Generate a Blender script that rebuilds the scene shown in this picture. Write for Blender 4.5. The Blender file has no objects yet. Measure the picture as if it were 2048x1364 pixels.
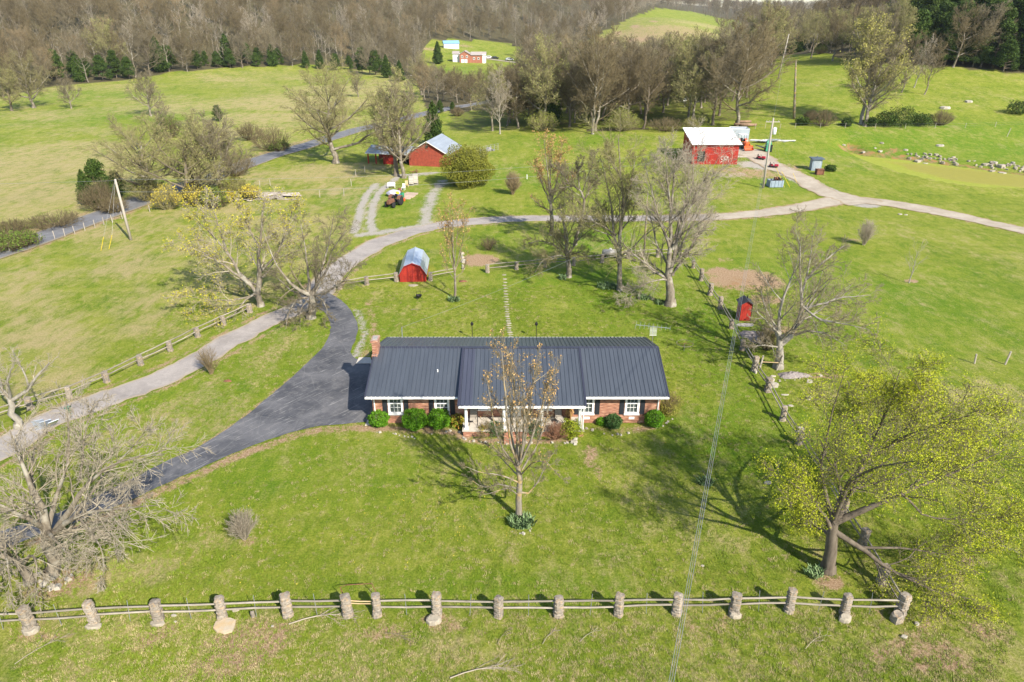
import bpy, bmesh, math, random
import numpy as np
from mathutils import Vector, Matrix
R_ = math.radians
sc = bpy.context.scene
COL = sc.collection
PI = math.pi

# ---------------------------------------------------------------- camera, sky, sun, exposure
FPX, HCAM, PITCH = 1375.0, 27.0, R_(25.7)          # focal length in photo pixels, height, downward pitch
cam = bpy.data.cameras.new('camera'); camo = bpy.data.objects.new('camera', cam); COL.objects.link(camo)
cam.sensor_width = 36.0; cam.lens = 36.0 * FPX / 2048.0
cam.clip_start = 0.5; cam.clip_end = 9000
camo.location = (0, 0, HCAM); camo.rotation_euler = (R_(90) - PITCH, 0, 0)
sc.camera = camo
SUN_AZ, SUN_EL = R_(127 + 180), R_(38)             # direction towards the sun, maths convention (from +X)
world = bpy.data.worlds.new('World'); sc.world = world; world.use_nodes = True
wn = world.node_tree.nodes; wl = world.node_tree.links
bgn = wn.get('Background') or wn.new('ShaderNodeBackground')
sky = wn.new('ShaderNodeTexSky'); sky.sky_type = 'NISHITA'; sky.sun_disc = False
sky.sun_elevation = SUN_EL; sky.sun_rotation = R_(90) - SUN_AZ
sky.altitude = 200; sky.air_density = 1.0; sky.dust_density = 0.6; sky.ozone_density = 1.0
wl.new(sky.outputs[0], bgn.inputs[0]); bgn.inputs[1].default_value = 0.125
sun = bpy.data.lights.new('sun', 'SUN'); suno = bpy.data.objects.new('sun', sun); COL.objects.link(suno)
sun.energy = 4.9; sun.angle = R_(0.55); sun.color = (1.0, 0.93, 0.82)
sd = Vector((math.cos(SUN_AZ) * math.cos(SUN_EL), math.sin(SUN_AZ) * math.cos(SUN_EL), math.sin(SUN_EL)))
suno.rotation_euler = sd.to_track_quat('Z', 'Y').to_euler(); suno.location = sd * 100
sc.view_settings.view_transform = 'Standard'; sc.view_settings.look = 'None'
sc.view_settings.gamma = 1; sc.view_settings.use_curve_mapping = False
sc.view_settings.exposure = 0.92
sc.render.engine = 'CYCLES'
sc.cycles.max_bounces = 5; sc.cycles.diffuse_bounces = 2; sc.cycles.glossy_bounces = 2
sc.cycles.transmission_bounces = 3; sc.cycles.transparent_max_bounces = 6

# ---------------------------------------------------------------- terrain height
_ys = np.array([-400, 0, 60, 100, 118, 140, 155, 172, 200, 230, 270, 310, 360, 410, 460, 520, 600, 680, 780, 900, 1100, 1500, 2200, 3000], float)
_as = np.array([-2.0, -0.67, -0.45, -0.28, -0.15, -0.06, 0.05, 0.12, 0.20, 0.28, 0.33, 0.40, 0.50, 0.62, 2.0])
_tb = [  # rows = azimuth column, columns = distance
 [0,0,0,0,0,0,0,0,0, 0, 1, 4,14,26,36, 48, 62, 74, 88,100,112,120,120,120],
 [0,0,0,0,0,0,0,0,0, 0, 1, 3,12,25,36, 48, 62, 74, 88,100,112,120,120,120],
 [0,0,0,0,0,0,0,0,0, 0, 0, 1, 5,16,28, 40, 55, 68, 82, 94,105,110,110,110],
 [0,0,0,0,0,0,0,0,0, 0, 0, 0, 0, 3,13, 24, 40, 55, 72, 84, 94,100,100,100],
 [0,0,0,0,0,0,0,0,0, 0,-1,-1,-1, 0, 3,  9, 24, 40, 58, 72, 84, 90, 90, 90],
 [0,0,0,0,0,0,0,0,0,-1,-2,-3,-3,-2, 0,  3,  9, 22, 42, 58, 72, 80, 80, 80],
 [0,0,0,0,0,0,1,1,1, 0,-2,-4,-4,-4,-2,  0,  3, 12, 30, 45, 60, 70, 70, 70],
 [0,0,0,0,0,1,1,2,2, 1, 0,-2,-3,-2, 0,  3, 12, 16, 20, 32, 46, 55, 60, 60],
 [0,0,0,0,0,1,2,2,3, 3, 2, 1, 0, 2, 5, 12, 22, 24, 18, 22, 34, 44, 50, 50],
 [0,0,0,0,0,1,2,3,4, 5, 5, 4, 4, 4, 5,  8, 13, 15, 10,  9, 11, 17, 27, 27],
 [0,0,0,0,0,1,2,4,6, 8,10, 9, 7, 5, 4,  4,  5,  6,  7,  8, 11, 18, 31, 31],
 [0,0,0,0,0,1,3,5,7,10,12,12, 9, 7, 5, 5,  5,  6,  7,  8, 11, 19, 31, 31],
 [0,0,0,0,0,1,3,5,8,12,17,20,22,24,26, 28, 30, 30, 30, 30, 30, 34, 38, 42],
 [0,0,0,0,0,1,3,5,9,14,22,28,34,38,42, 46, 50, 54, 58, 62, 66, 70, 72, 74],
 [0,0,0,0,0,1,3,5,9,14,24,32,40,46,52, 58, 64, 70, 76, 80, 84, 88, 90, 90]]
_tb = np.array(_tb, float)
_LA = np.linspace(-2, 2, 241); _LY = np.concatenate([np.linspace(-400, 100, 20)[:-1], np.geomspace(100, 3000, 240)])
_t1 = np.array([np.interp(_LY, _ys, r) for r in _tb])
_HT = np.array([np.interp(_LA, _as, _t1[:, j]) for j in range(len(_LY))]).T      # (A, Y)
for _ in range(7):                                                               # smooth
    p = np.pad(_HT, 1, 'edge'); _HT = (p[:-2, 1:-1] + 2 * p[1:-1, 1:-1] + p[2:, 1:-1]) / 4
    p = np.pad(_HT, 1, 'edge'); _HT = (p[1:-1, :-2] + 2 * p[1:-1, 1:-1] + p[1:-1, 2:]) / 4
def pip(x, y, poly):
    x = np.asarray(x, float); y = np.asarray(y, float); ins = np.zeros(x.shape, bool)
    n = len(poly); j = n - 1
    for i in range(n):
        xi, yi = poly[i][0], poly[i][1]; xj, yj = poly[j][0], poly[j][1]
        cnd = ((yi > y) != (yj > y)) & (x < (xj - xi) * (y - yi) / ((yj - yi) or 1e-9) + xi)
        ins ^= cnd; j = i
    return ins
def segdist(x, y, pl, closed=False):
    x = np.asarray(x, float); y = np.asarray(y, float); d = np.full(x.shape, 1e9)
    P = list(pl) + ([pl[0]] if closed else [])
    for a, b in zip(P[:-1], P[1:]):
        dx, dy = b[0] - a[0], b[1] - a[1]; L = dx * dx + dy * dy + 1e-9
        t = np.clip(((x - a[0]) * dx + (y - a[1]) * dy) / L, 0, 1)
        d = np.minimum(d, np.hypot(x - a[0] - t * dx, y - a[1] - t * dy))
    return d
def h_base(x, y):
    x = np.asarray(x, float); y = np.asarray(y, float)
    a = np.clip(x / np.maximum(y, 70), -2, 2)
    fa = (a + 2) / 4 * 240; ia = np.clip(fa.astype(int), 0, 239); fa = fa - ia
    yy = np.clip(y, -400, 2999); iy = np.clip(np.searchsorted(_LY, yy) - 1, 0, len(_LY) - 2)
    fy = (yy - _LY[iy]) / (_LY[iy + 1] - _LY[iy])
    z = (_HT[ia, iy] * (1 - fa) * (1 - fy) + _HT[ia + 1, iy] * fa * (1 - fy) + _HT[ia, iy + 1] * (1 - fa) * fy + _HT[ia + 1, iy + 1] * fa * fy)
    far = np.clip((y - 130) / 200, 0, 1)
    z = z + far * (1.1 * np.sin(x * .021 + 1) * np.cos(y * .017) + 2.2 * np.clip((y - 380) / 200, 0, 1) * np.sin(x * .013 + y * .009) * np.cos(x * .004 - y * .011 + 2))
    return z
_c, _s = math.cos(PITCH), math.sin(PITCH)
def ray(px, py):
    a = (px - 1024) / FPX; b = -(py - 682) / FPX
    return np.array([a, _c + b * _s, -_s + b * _c])
def at(px, py, z=0.0):
    r = ray(px, py); t = (z - HCAM) / r[2]; return np.array([r[0] * t, r[1] * t, z])
def aty(px, py, Y):
    r = ray(px, py); t = Y / r[1]; return np.array([r[0] * t, Y, HCAM + r[2] * t])
def proj(x, y, z):
    zz = z - HCAM; d = np.maximum(y * _c - zz * _s, .01); u = y * _s + zz * _c
    return 1024 + FPX * x / d, 682 - FPX * u / d
POND_PX = [(1697, 303), (1725, 312), (1790, 318), (1850, 325), (1930, 336), (2048, 352), (2140, 362), (2160, 372), (2110, 378), (2048, 377), (1960, 374), (1880, 362), (1800, 344), (1745, 326), (1712, 314)]
PZ = 0.45
POND = [tuple(at(px, py, PZ)[:2]) for px, py in POND_PX]
def h(x, y):
    z = h_base(x, y)
    x = np.asarray(x, float); y = np.asarray(y, float)
    near = (x > 45) & (x < 150) & (y > 90) & (y < 175)
    if np.any(near):
        d = np.where(near, segdist(x, y, POND, True), 99.); ins = pip(x, y, POND)
        sdv = np.where(ins, -d, d)
        w = np.clip(1 - sdv / 5.0, 0, 1); w = w * w * (3 - 2 * w)
        nearb = (segdist(x, y, POND[7:]) < segdist(x, y, POND[:8])) & ~ins
        tgt = PZ + np.where(nearb, np.clip(sdv * .03, .05, .15), np.minimum(np.clip(sdv * .33, -1.2, 1.5), np.clip(z - PZ, .10, 1.5)))
        zn = z * (1 - w) + tgt * w
        z = np.where(near & (sdv < 5), zn, z)
    return z
def hs(x, y): return float(h(np.array([x]), np.array([y]))[0])
def G(px, py):
    """the point of the terrain seen at a photo pixel"""
    r = ray(px, py); T = np.geomspace(20, 3200, 500)
    X, Y, Z = r[0] * T, r[1] * T, HCAM + r[2] * T
    below = Z < h(X, Y); i = int(np.argmax(below)) if below.any() else len(T) - 1
    lo, hi = (T[i - 1] if i else 1), T[i]
    for _ in range(24):
        m = (lo + hi) / 2
        if HCAM + r[2] * m < hs(r[0] * m, r[1] * m): hi = m
        else: lo = m
    return np.array([r[0] * hi, r[1] * hi, hs(r[0] * hi, r[1] * hi)])
def G2(px, py): g = G(px, py); return (g[0], g[1])

# ---------------------------------------------------------------- material helpers
def newmat(name, rough=.8, spec=.3, metal=0.0):
    m = bpy.data.materials.new(name); m.use_nodes = True
    b = m.node_tree.nodes['Principled BSDF']
    b.inputs['Roughness'].default_value = rough; b.inputs['Specular IOR Level'].default_value = spec; b.inputs['Metallic'].default_value = metal
    return m, m.node_tree.nodes, m.node_tree.links, b
def coords(N, L, kind='Object', scale=(1, 1, 1)):
    tc = N.new('ShaderNodeTexCoord'); mp = N.new('ShaderNodeMapping'); mp.inputs['Scale'].default_value = scale
    L.new(tc.outputs[kind], mp.inputs[0]); return mp.outputs[0]
def noise(N, L, vec, scale, detail=4, rough=.6, dist=0):
    n = N.new('ShaderNodeTexNoise'); n.inputs['Scale'].default_value = scale; n.inputs['Detail'].default_value = detail
    n.inputs['Roughness'].default_value = rough; n.inputs['Distortion'].default_value = dist
    L.new(vec, n.inputs['Vector']); return n.outputs['Fac']
def ramp(N, L, fac, stops, interp='LINEAR'):
    r = N.new('ShaderNodeValToRGB'); cr = r.color_ramp; cr.interpolation = interp
    while len(cr.elements) < len(stops): cr.elements.new(0.5)
    for e, (p, c) in zip(cr.elements, stops): e.position = p; e.color = (*c, 1) if len(c) == 3 else c
    L.new(fac, r.inputs[0]); return r.outputs[0]
def mix(N, L, fac, a, b, mode='MIX'):
    m = N.new('ShaderNodeMix'); m.data_type = 'RGBA'; m.blend_type = mode
    for inp, v in ((m.inputs[0], fac), (m.inputs[6], a), (m.inputs[7], b)):
        if isinstance(v, (int, float)): inp.default_value = v
        elif isinstance(v, tuple): inp.default_value = (*v, 1)
        else: L.new(v, inp)
    return m.outputs[2]
def mth(N, L, op, a, b=None, clamp=False):
    m = N.new('ShaderNodeMath'); m.operation = op; m.use_clamp = clamp
    for inp, v in ((m.inputs[0], a), (m.inputs[1], b)):
        if v is None: continue
        if isinstance(v, (int, float)): inp.default_value = v
        else: L.new(v, inp)
    return m.outputs[0]
def bump(N, L, b, hgt, strength=.3, dist=.02):
    bn = N.new('ShaderNodeBump'); bn.inputs['Strength'].default_value = strength; bn.inputs['Distance'].default_value = dist
    L.new(hgt, bn.inputs['Height']); L.new(bn.outputs[0], b.inputs['Normal'])
def simple(name, c, c2=None, scale=6, rough=.8, spec=.3, metal=0, bmp=.2, rnd=0.0, stretch=(1, 1, 1), bd=.01):
    """a colour with procedural grain; rnd = brightness jitter from object to object"""
    m, N, L, b = newmat(name, rough, spec, metal)
    if c2 is None: c2 = tuple(v * .7 for v in c)
    v = coords(N, L, 'Object', stretch); n = noise(N, L, v, scale, 6, .65)
    col = ramp(N, L, n, [(.3, c2), (.68, c)])
    if rnd:
        oi = N.new('ShaderNodeObjectInfo'); mr = N.new('ShaderNodeMapRange'); L.new(oi.outputs['Random'], mr.inputs[0])
        mr.inputs[3].default_value = 1 - rnd; mr.inputs[4].default_value = 1 + rnd
        hsv = N.new('ShaderNodeHueSaturation'); L.new(col, hsv.inputs['Color']); L.new(mr.outputs[0], hsv.inputs['Value']); col = hsv.outputs[0]
    L.new(col, b.inputs['Base Color'])
    if bmp: bump(N, L, b, n, bmp, bd)
    return m
# ---------------------------------------------------------------- mesh helpers
class MB:
    """collects boxes, tubes and lathes into one mesh"""
    def __init__(s): s.v = []; s.f = []
    def add(s, vs, fs):
        o = len(s.v); s.v += [tuple(v) for v in vs]; s.f += [tuple(i + o for i in f) for f in fs]; return s
    def box(s, c, d, rz=0, taper=1.0, rx=0, ry=0):
        hx, hy, hz = d[0] / 2, d[1] / 2, d[2] / 2
        M = Matrix.Rotation(rz, 3, 'Z') @ Matrix.Rotation(ry, 3, 'Y') @ Matrix.Rotation(rx, 3, 'X'); vs = []
        for z in (-1, 1):
            k = taper if z > 0 else 1
            for x, y in ((-1, -1), (1, -1), (1, 1), (-1, 1)): vs.append(M @ Vector((x * hx * k, y * hy * k, z * hz)) + Vector(c))
        return s.add(vs, [(3, 2, 1, 0), (4, 5, 6, 7), (0, 1, 5, 4), (1, 2, 6, 5), (2, 3, 7, 6), (3, 0, 4, 7)])
    def b2(s, x0, x1, y0, y1, z0, z1): return s.box(((x0 + x1) / 2, (y0 + y1) / 2, (z0 + z1) / 2), (x1 - x0, y1 - y0, z1 - z0))
    def tube(s, pts, r, n=6, caps=True):
        P = [Vector(p) for p in pts]; K = len(P); rr = r if isinstance(r, (list, tuple)) else [r] * K; vs = []; fs = []
        for i, p in enumerate(P):
            t = (P[min(i + 1, K - 1)] - P[max(i - 1, 0)]).normalized()
            a = Vector((0, 0, 1)) if abs(t.z) < .9 else Vector((1, 0, 0)); u = t.cross(a).normalized(); w = t.cross(u)
            for k in range(n): an = 2 * PI * k / n; vs.append(p + (u * math.cos(an) + w * math.sin(an)) * rr[i])
        for i in range(K - 1):
            for k in range(n): a0 = i * n + k; b0 = i * n + (k + 1) % n; fs.append((a0, a0 + n, b0 + n, b0))
        if caps: fs.append(tuple(range(n))); fs.append(tuple(range((K - 1) * n + n - 1, (K - 1) * n - 1, -1)))
        return s.add(vs, fs)
    def lathe(s, c, prof, n=12, axis='Z'):
        vs = []; fs = []
        for r, z in prof:
            for k in range(n):
                a = 2 * PI * k / n; p = (r * math.cos(a), r * math.sin(a), z)
                if axis == 'X': p = (p[2], p[0], p[1])
                if axis == 'Y': p = (p[0], p[2], p[1])
                vs.append((p[0] + c[0], p[1] + c[1], p[2] + c[2]))
        for i in range(len(prof) - 1):
            for k in range(n): a0 = i * n + k; b0 = i * n + (k + 1) % n; fs.append((a0, b0, b0 + n, a0 + n))
        fs.append(tuple(range(n - 1, -1, -1))); fs.append(tuple(range((len(prof) - 1) * n, len(prof) * n)))
        return s.add(vs, fs)
    def ext(s, poly, y0, y1, axis='Y'):
        """extrude a polygon given in (x,z) along y (or (y,z) along x)"""
        n = len(poly); f = (lambda p, t: (p[0], t, p[1])) if axis == 'Y' else ((lambda p, t: (t, p[0], p[1])) if axis == 'X' else (lambda p, t: (p[0], p[1], t)))
        vs = [f(p, y0) for p in poly] + [f(p, y1) for p in poly]
        return s.add(vs, [tuple(range(n)), tuple(range(2 * n - 1, n - 1, -1))] + [(i, i + n, (i + 1) % n + n, (i + 1) % n) for i in range(n)])
    def mesh(s, name, m, smooth=False):
        me = bpy.data.meshes.new(name); me.from_pydata(s.v, [], s.f); me.materials.append(m)
        bm = bmesh.new(); bm.from_mesh(me); bmesh.ops.recalc_face_normals(bm, faces=bm.faces); bm.to_mesh(me); bm.free()
        if smooth: me.polygons.foreach_set('use_smooth', [True] * len(me.polygons))
        return me
    def build(s, name, m, parent=None, smooth=False, bevel=0):
        o = bpy.data.objects.new(name, s.mesh(name, m, smooth)); COL.objects.link(o)
        if parent: o.parent = parent
        if bevel:
            bv = o.modifiers.new('bevel', 'BEVEL'); bv.width = bevel; bv.segments = 1; bv.limit_method = 'ANGLE'
        return o
def npmesh(name, V, F, m, smooth=False):
    """mesh from numpy arrays; F is a list of (n,k) index arrays"""
    me = bpy.data.meshes.new(name); V = np.asarray(V, np.float32)
    me.vertices.add(len(V)); me.vertices.foreach_set('co', V.ravel())
    F = [f for f in (F if isinstance(F, list) else [F]) if len(f)]
    idx = np.concatenate([f.ravel() for f in F]).astype(np.int32)
    ln = np.concatenate([np.full(len(f), f.shape[1]) for f in F]).astype(np.int32)
    st = np.concatenate([[0], np.cumsum(ln)[:-1]]).astype(np.int32)
    me.loops.add(len(idx)); me.loops.foreach_set('vertex_index', idx)
    me.polygons.add(len(ln)); me.polygons.foreach_set('loop_start', st); me.polygons.foreach_set('loop_total', ln)
    if smooth: me.polygons.foreach_set('use_smooth', np.ones(len(ln), bool))
    me.update(calc_edges=True); me.validate()
    if m: me.materials.append(m)
    return me
def link(name, me, parent=None):
    o = bpy.data.objects.new(name, me); COL.objects.link(o)
    if parent: o.parent = parent
    return o
def tag(o, label=None, cat=None, group=None, kind=None):
    if label: o['label'] = label
    if cat: o['category'] = cat
    if group: o['group'] = group
    if kind: o['kind'] = kind
    return o
def thing(name, loc, label, cat, group=None, rz=0, s=1.0):
    o = bpy.data.objects.new(name, None); COL.objects.link(o); o.location = [float(v) for v in loc]; o.rotation_euler = (0, 0, rz)
    o.scale = (s, s, s) if not isinstance(s, tuple) else s; o.empty_display_size = .2
    return tag(o, label, cat, group)
def dup(root, loc, rz=0, s=1.0, label=None, group=None):
    r = root.copy(); COL.objects.link(r); r.location = [float(v) for v in loc]; r.rotation_euler = (0, 0, rz); r.scale = (s, s, s) if not isinstance(s, tuple) else s
    if label: r['label'] = label
    if group: r['group'] = group
    for ch in root.children:
        c = ch.copy(); COL.objects.link(c); c.parent = r
        for g in ch.children:
            d = g.copy(); COL.objects.link(d); d.parent = c
    return r
rng = np.random.default_rng(7); rnd = random.Random(5)

# ---------------------------------------------------------------- ground sheet
def axis(c0, c1, fine, lo, hi, gr=1.045):
    a = list(np.arange(c0, c1 + 1e-6, fine)); st = fine; v = c1
    while v < hi: st *= gr; v += st; a.append(v)
    st = fine; v = c0; b = []
    while v > lo: st *= gr; v -= st; b.append(v)
    return np.array(b[::-1] + a)
XS = axis(-62, 62, .55, -2600, 2600); YS = axis(18, 118, .55, -500, 3000)
GX, GY = np.meshgrid(XS, YS); GZ = h(GX, GY)
nx, ny = len(XS), len(YS)
_i = np.arange(ny - 1)[:, None] * nx + np.arange(nx - 1)[None, :]
_F = np.stack([_i, _i + 1, _i + nx + 1, _i + nx], -1).reshape(-1, 4)
# ---- masks: what grows or lies where (R dry straw, G bare tan earth, B pale gravel / A mulch red-brown ; second: R lush, G leaf litter)
LANE = [(-160, 985), (-60, 930), (0, 903), (101, 842), (236, 789), (337, 750), (438, 696), (540, 640), (590, 617), (632, 592), (655, 560), (700, 520), (760, 486), (830, 462), (900, 448), (1024, 438), (1150, 437), (1300, 437), (1420, 434), (1520, 428), (1600, 415), (1680, 402), (1760, 404), (1850, 419), (1950, 440), (2048, 461), (2180, 490)]
LANE_W = [G2(*p) for p in LANE]
SPUR = [(1730, 408), (1690, 396), (1640, 378), (1592, 352), (1548, 332), (1510, 312), (1488, 300)]
SPUR_W = [G2(*p) for p in SPUR]
ROAD = [(-260, 590), (-60, 524), (60, 484), (190, 436), (300, 396), (420, 356), (520, 319), (620, 289), (700, 264), (800, 240), (905, 216), (1000, 200)]
ROAD_W = [G2(*p) for p in ROAD]
def fall(d, w): return np.clip(1 - d / w, 0, 1)
M1 = np.zeros((ny, nx, 4)); M2 = np.zeros((ny, nx, 4))
def blob(ch, px, py, rx, ry, k=1.0, ang=0, M=None):
    M = M1 if M is None else M
    c = G(px, py); dx = GX - c[0]; dy = GY - c[1]; ca, sa = math.cos(ang), math.sin(ang)
    d = np.hypot((dx * ca + dy * sa) / rx, (-dx * sa + dy * ca) / ry)
    M[..., ch] = np.maximum(M[..., ch], k * np.clip(1.6 - d * 1.1, 0, 1))
def line(ch, pts, w, k=1.0, M=None, inner=0.0):
    M = M1 if M is None else M
    d = segdist(GX, GY, [G2(*p) for p in pts]); M[..., ch] = np.maximum(M[..., ch], k * np.clip(1.0 - (d - inner) / w, 0, 1))
def wn_(x, y, s, seed=0):
    return (np.sin(x / s + seed) * np.cos(y / s * 1.13 + seed * 2.1) + np.sin(x / s * 2.3 + y / s * 1.7 + seed * 3) * .5 + np.cos(x / s * .6 - y / s * 2.9 + seed) * .4) / 1.9
# straw in the far-left meadow, right meadow tinted, front pasture patchy
mead = pip(*proj(GX, GY, GZ), [(-900, 900), (-900, 140), (330, 140), (680, 132), (850, 160), (905, 216), (620, 284), (300, 390), (60, 478), (-260, 585)]) & (GY > 60)
M1[..., 0] = np.where(mead, .52 + .30 * wn_(GX, GY, 17, 2) + .16 * wn_(GX, GY, 5.5, 7), .30 + .22 * wn_(GX, GY, 9, 1))
for (px, py, rx, ry, k) in [(60, 335, 26, 22, .85), (20, 390, 20, 13, .85), (130, 300, 18, 14, .8), (600, 205, 34, 26, .85), (700, 180, 30, 30, .8), (560, 235, 26, 12, .85), (330, 200, 16, 12, .6), (380, 215, 20, 12, .75), (500, 250, 22, 10, .7), (60, 250, 12, 7, .55), (170, 260, 12, 6, .6), (560, 150, 30, 20, .6), (800, 165, 22, 22, .75), (100, 237, 10, 5, .7), (40, 420, 12, 8, .8), (150, 350, 14, 8, .7)]: blob(0, px, py, rx * 1.05, ry * 1.05, k * 1.02)
front = GY < 25.2
M1[..., 0] = np.maximum(M1[..., 0], np.where(front, .48 + .3 * wn_(GX, GY, 2.3, 4), 0))
leftlawn = (GX < -20) & (GY > 40) & (GY < 130) & (segdist(GX, GY, LANE_W) > 4)
M1[..., 0] = np.maximum(M1[..., 0], np.where(leftlawn, .64 + .32 * wn_(GX, GY, 4.1, 9), 0))
for (px, py, rx, ry, k) in [(640, 350, 12, 6, .9), (690, 335, 12, 5, .9), (560, 350, 8, 4, .7), (650, 310, 6, 3, .6), (470, 470, 8, 4, .6), (400, 520, 7, 4, .6), (330, 490, 7, 4, .6), (230, 470, 6, 3, .6), (240, 1140, 4.5, 1.6, .85), (190, 1160, 3, 1.5, .8), (420, 1080, 4, 1.2, .6), (800, 620, 3, 2, .5), (870, 645, 3, 1.2, .6), (760, 590, 2, 2, .6), (1440, 1080, 3, 1.5, .6), (1330, 1060, 3, 1.2, .55), (1700, 800, 6, 3, .5), (1900, 830, 8, 4, .7), (2000, 800, 6, 4, .7), (1950, 960, 4, 3, .5), (1280, 1010, 2, 3, .5)]: blob(0, px, py, rx, ry, k)
# bare earth
for (px, py, rx, ry, k) in [(1490, 560, 3.9, 3.4, 1.0), (1520, 600, 2.2, 1.2, .9), (1440, 545, 1.8, 2, .8), (960, 520, 2.3, 2.2, .95), (965, 592, 1.0, .6, .55), (1560, 660, 2.0, 1.2, .7), (1500, 780, .6, .6, .4), (1640, 752, 2.2, .5, .9),
    (500, 1290, 1.8, 1.4, .92), (560, 1262, 1.2, .6, .8), (440, 1335, 1.4, .6, .85), (300, 1280, .9, .5, .85), (340, 1260, .7, .4, .5), (80, 1275, 1.3, .4, .7), (770, 1265, 1.3, .5, .55), (900, 1250, .8, .4, .8), (870, 1240, .6, .5, 1.0), (1200, 1270, 1.5, .4, .4), (1480, 1240, 1.4, .5, .5), (1400, 1260, 1.6, .4, .5), (1870, 1320, 1.6, .9, .8), (1960, 1260, .9, .8, .55), (1750, 1225, .6, .4, .7), (1870, 1290, 1.2, .5, .6),
    (1824, 562, .75, .6, .95), (500, 1078, .5, .25, .9), (1180, 905, .5, .9, .8), (1175, 925, .35, .9, .75), (1195, 950, .3, 1, .45), (1400, 480, 2.5, 1, .4), (1300, 300, 3, 1.5, .3), (1450, 340, 3, 1.5, .5), (120, 1165, 1.8, 1.2, .75), (1655, 1160, .8, .8, .85), (1930, 1110, .35, .9, .8), (1250, 505, 4, .6, .4), (720, 1270, .8, .4, .5), (1320, 60, 60, 40, .5), (700, 575, 1.2, .6, .3), (1560, 335, 5, 4, .5), (1705, 480, 2, 1, .4), (1450, 520, 1.5, .8, .4), (1300, 80, 60, 30, .5), (1240, 85, 30, 12, .7), (930, 90, 8, 10, .6), (855, 98, 9, 10, .6)]: blob(1, px, py, rx, ry, k)
for pts, w, k in [([(1700, 1364), (1760, 1310), (1830, 1270), (1900, 1200), (1935, 1110)], .5, .7), ([(350, 1364), (400, 1330), (440, 1300)], .35, .85), ([(290, 1364), (350, 1325)], .3, .8), ([(150, 1364), (230, 1330)], .2, .0),
    ([(1165, 885), (1180, 915), (1200, 945)], .35, .7), ([(1008, 545), (1022, 680)], .35, .45), ([(1310, 42), (1260, 55), (1200, 80)], 6, .8)]: line(1, pts, w, k)
for (px, py, rx, ry, k) in [(1330, 40, 200, 150, .58), (1220, 88, 40, 25, .8), (1440, 58, 60, 30, .85)]: blob(0, px, py, rx, ry, k)
line(1, [(752, 858), (700, 856), (640, 860), (590, 871), (545, 887), (480, 910), (408, 943), (326, 980), (238, 1020), (136, 1060), (60, 1086)], .8, .9)
line(1, [(655, 690), (640, 712), (600, 745), (550, 783), (500, 826), (450, 862), (400, 893), (350, 920), (300, 948)], .6, .72)
line(0, [(420, 738), (385, 765), (352, 790), (365, 825), (395, 845)], .25, .95); line(0, [(445, 745), (405, 772), (375, 795), (390, 825), (425, 842)], .25, .95)
line(1, [(735, 600), (748, 640), (745, 680), (725, 715)], .9, .6)
for pts, w in (([(60, 500), (190, 450), (300, 408), (420, 366)], 2.5), ([(0, 480), (60, 462), (190, 420), (300, 385), (420, 345), (520, 308), (620, 279)], 3.0)): line(1, pts, w, .55)
# beds by the house: mulch / litter
for pts, w, k in [([(755, 858), (900, 862), (935, 875)], .8, .85), ([(935, 880), (1000, 884), (1140, 880)], .7, .9), ([(1190, 858), (1240, 862), (1310, 856)], .75, .6)]: line(1, pts, w, k)
# pale gravel
line(2, [(712, 620), (722, 640), (730, 665), (722, 690), (712, 712)], .75, .95)
for pts, w, k in [([(708, 465), (716, 440), (722, 415), (733, 390), (752, 368)], 1.25, 1.0), ([(745, 465), (742, 440), (746, 410), (758, 385), (785, 362), (800, 350), (870, 345)], 1.2, 1.0), ([(850, 455), (853, 420), (868, 385), (885, 362)], 2.3, .8), ([(728, 460), (730, 430), (745, 390), (770, 366)], 2.2, .5), ([(720, 470), (780, 462), (850, 450)], 2.2, .85), ([(800, 355), (880, 345)], 2.5, .6)]: line(2, pts, w, k)
d = segdist(GX, GY, SPUR_W); M1[..., 2] = np.maximum(M1[..., 2], .9 * np.clip(1 - (d - 1.6) / 1.6, 0, 1))
d = segdist(GX, GY, LANE_W); edge = np.clip(1 - np.abs(d - 1.9) / .7, 0, 1)
M1[..., 1] = np.maximum(M1[..., 1], .62 * edge)
blob(2, 1460, 350, 4.5, 3, .45); blob(2, 1520, 330, 5, 4, .8); blob(1, 1500, 345, 8, 5, .55)
# pond banks: orange-brown earth on the far side, algae edge
dp = segdist(GX, GY, POND, True); insp = pip(GX, GY, POND)
bankfar = np.clip(1 - np.abs(dp - 1.2) / 2.4, 0, 1) * (segdist(GX, GY, POND[:7]) < 5) * (segdist(GX, GY, POND[8:]) > segdist(GX, GY, POND[:7]))
M1[..., 3] = np.maximum(M1[..., 3], .85 * bankfar)
blob(3, 1785, 300, 3.5, 1.3, .75); blob(3, 1490, 570, 3.8, 3.6, .45)
blob(3, 1590, 250, 9, 3, .4)
# yards under woods: leaf litter in second mask G; lush in R
PXg, PYg = proj(GX, GY, GZ)
OPEN_PX = [[(-900, 900), (-900, 180), (0, 196), (150, 168), (260, 160), (330, 146), (480, 134), (600, 130), (690, 135), (790, 150), (835, 165), (850, 215), (905, 225), (1000, 215), (1010, 255), (1090, 262), (1250, 262), (1380, 250), (1500, 240), (1520, 165), (1560, 112), (1640, 106), (1720, 122), (1830, 130), (1960, 140), (2100, 150), (2900, 200), (2900, 3000), (-900, 3000)],
    [(838, 158), (845, 100), (860, 82), (905, 79), (1000, 84), (1055, 98), (1050, 150), (1000, 158), (930, 165)],
    [(1150, 104), (1185, 76), (1260, 36), (1320, 16), (1400, 26), (1440, 36), (1490, 42), (1492, 70), (1440, 96), (1300, 112), (1200, 112)]]
openm = np.zeros(GX.shape, bool)
for P in OPEN_PX: openm |= pip(PXg, PYg, P)
openm |= (GY < 120)
M2[..., 1] = np.where(openm, 0, 1)
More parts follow.
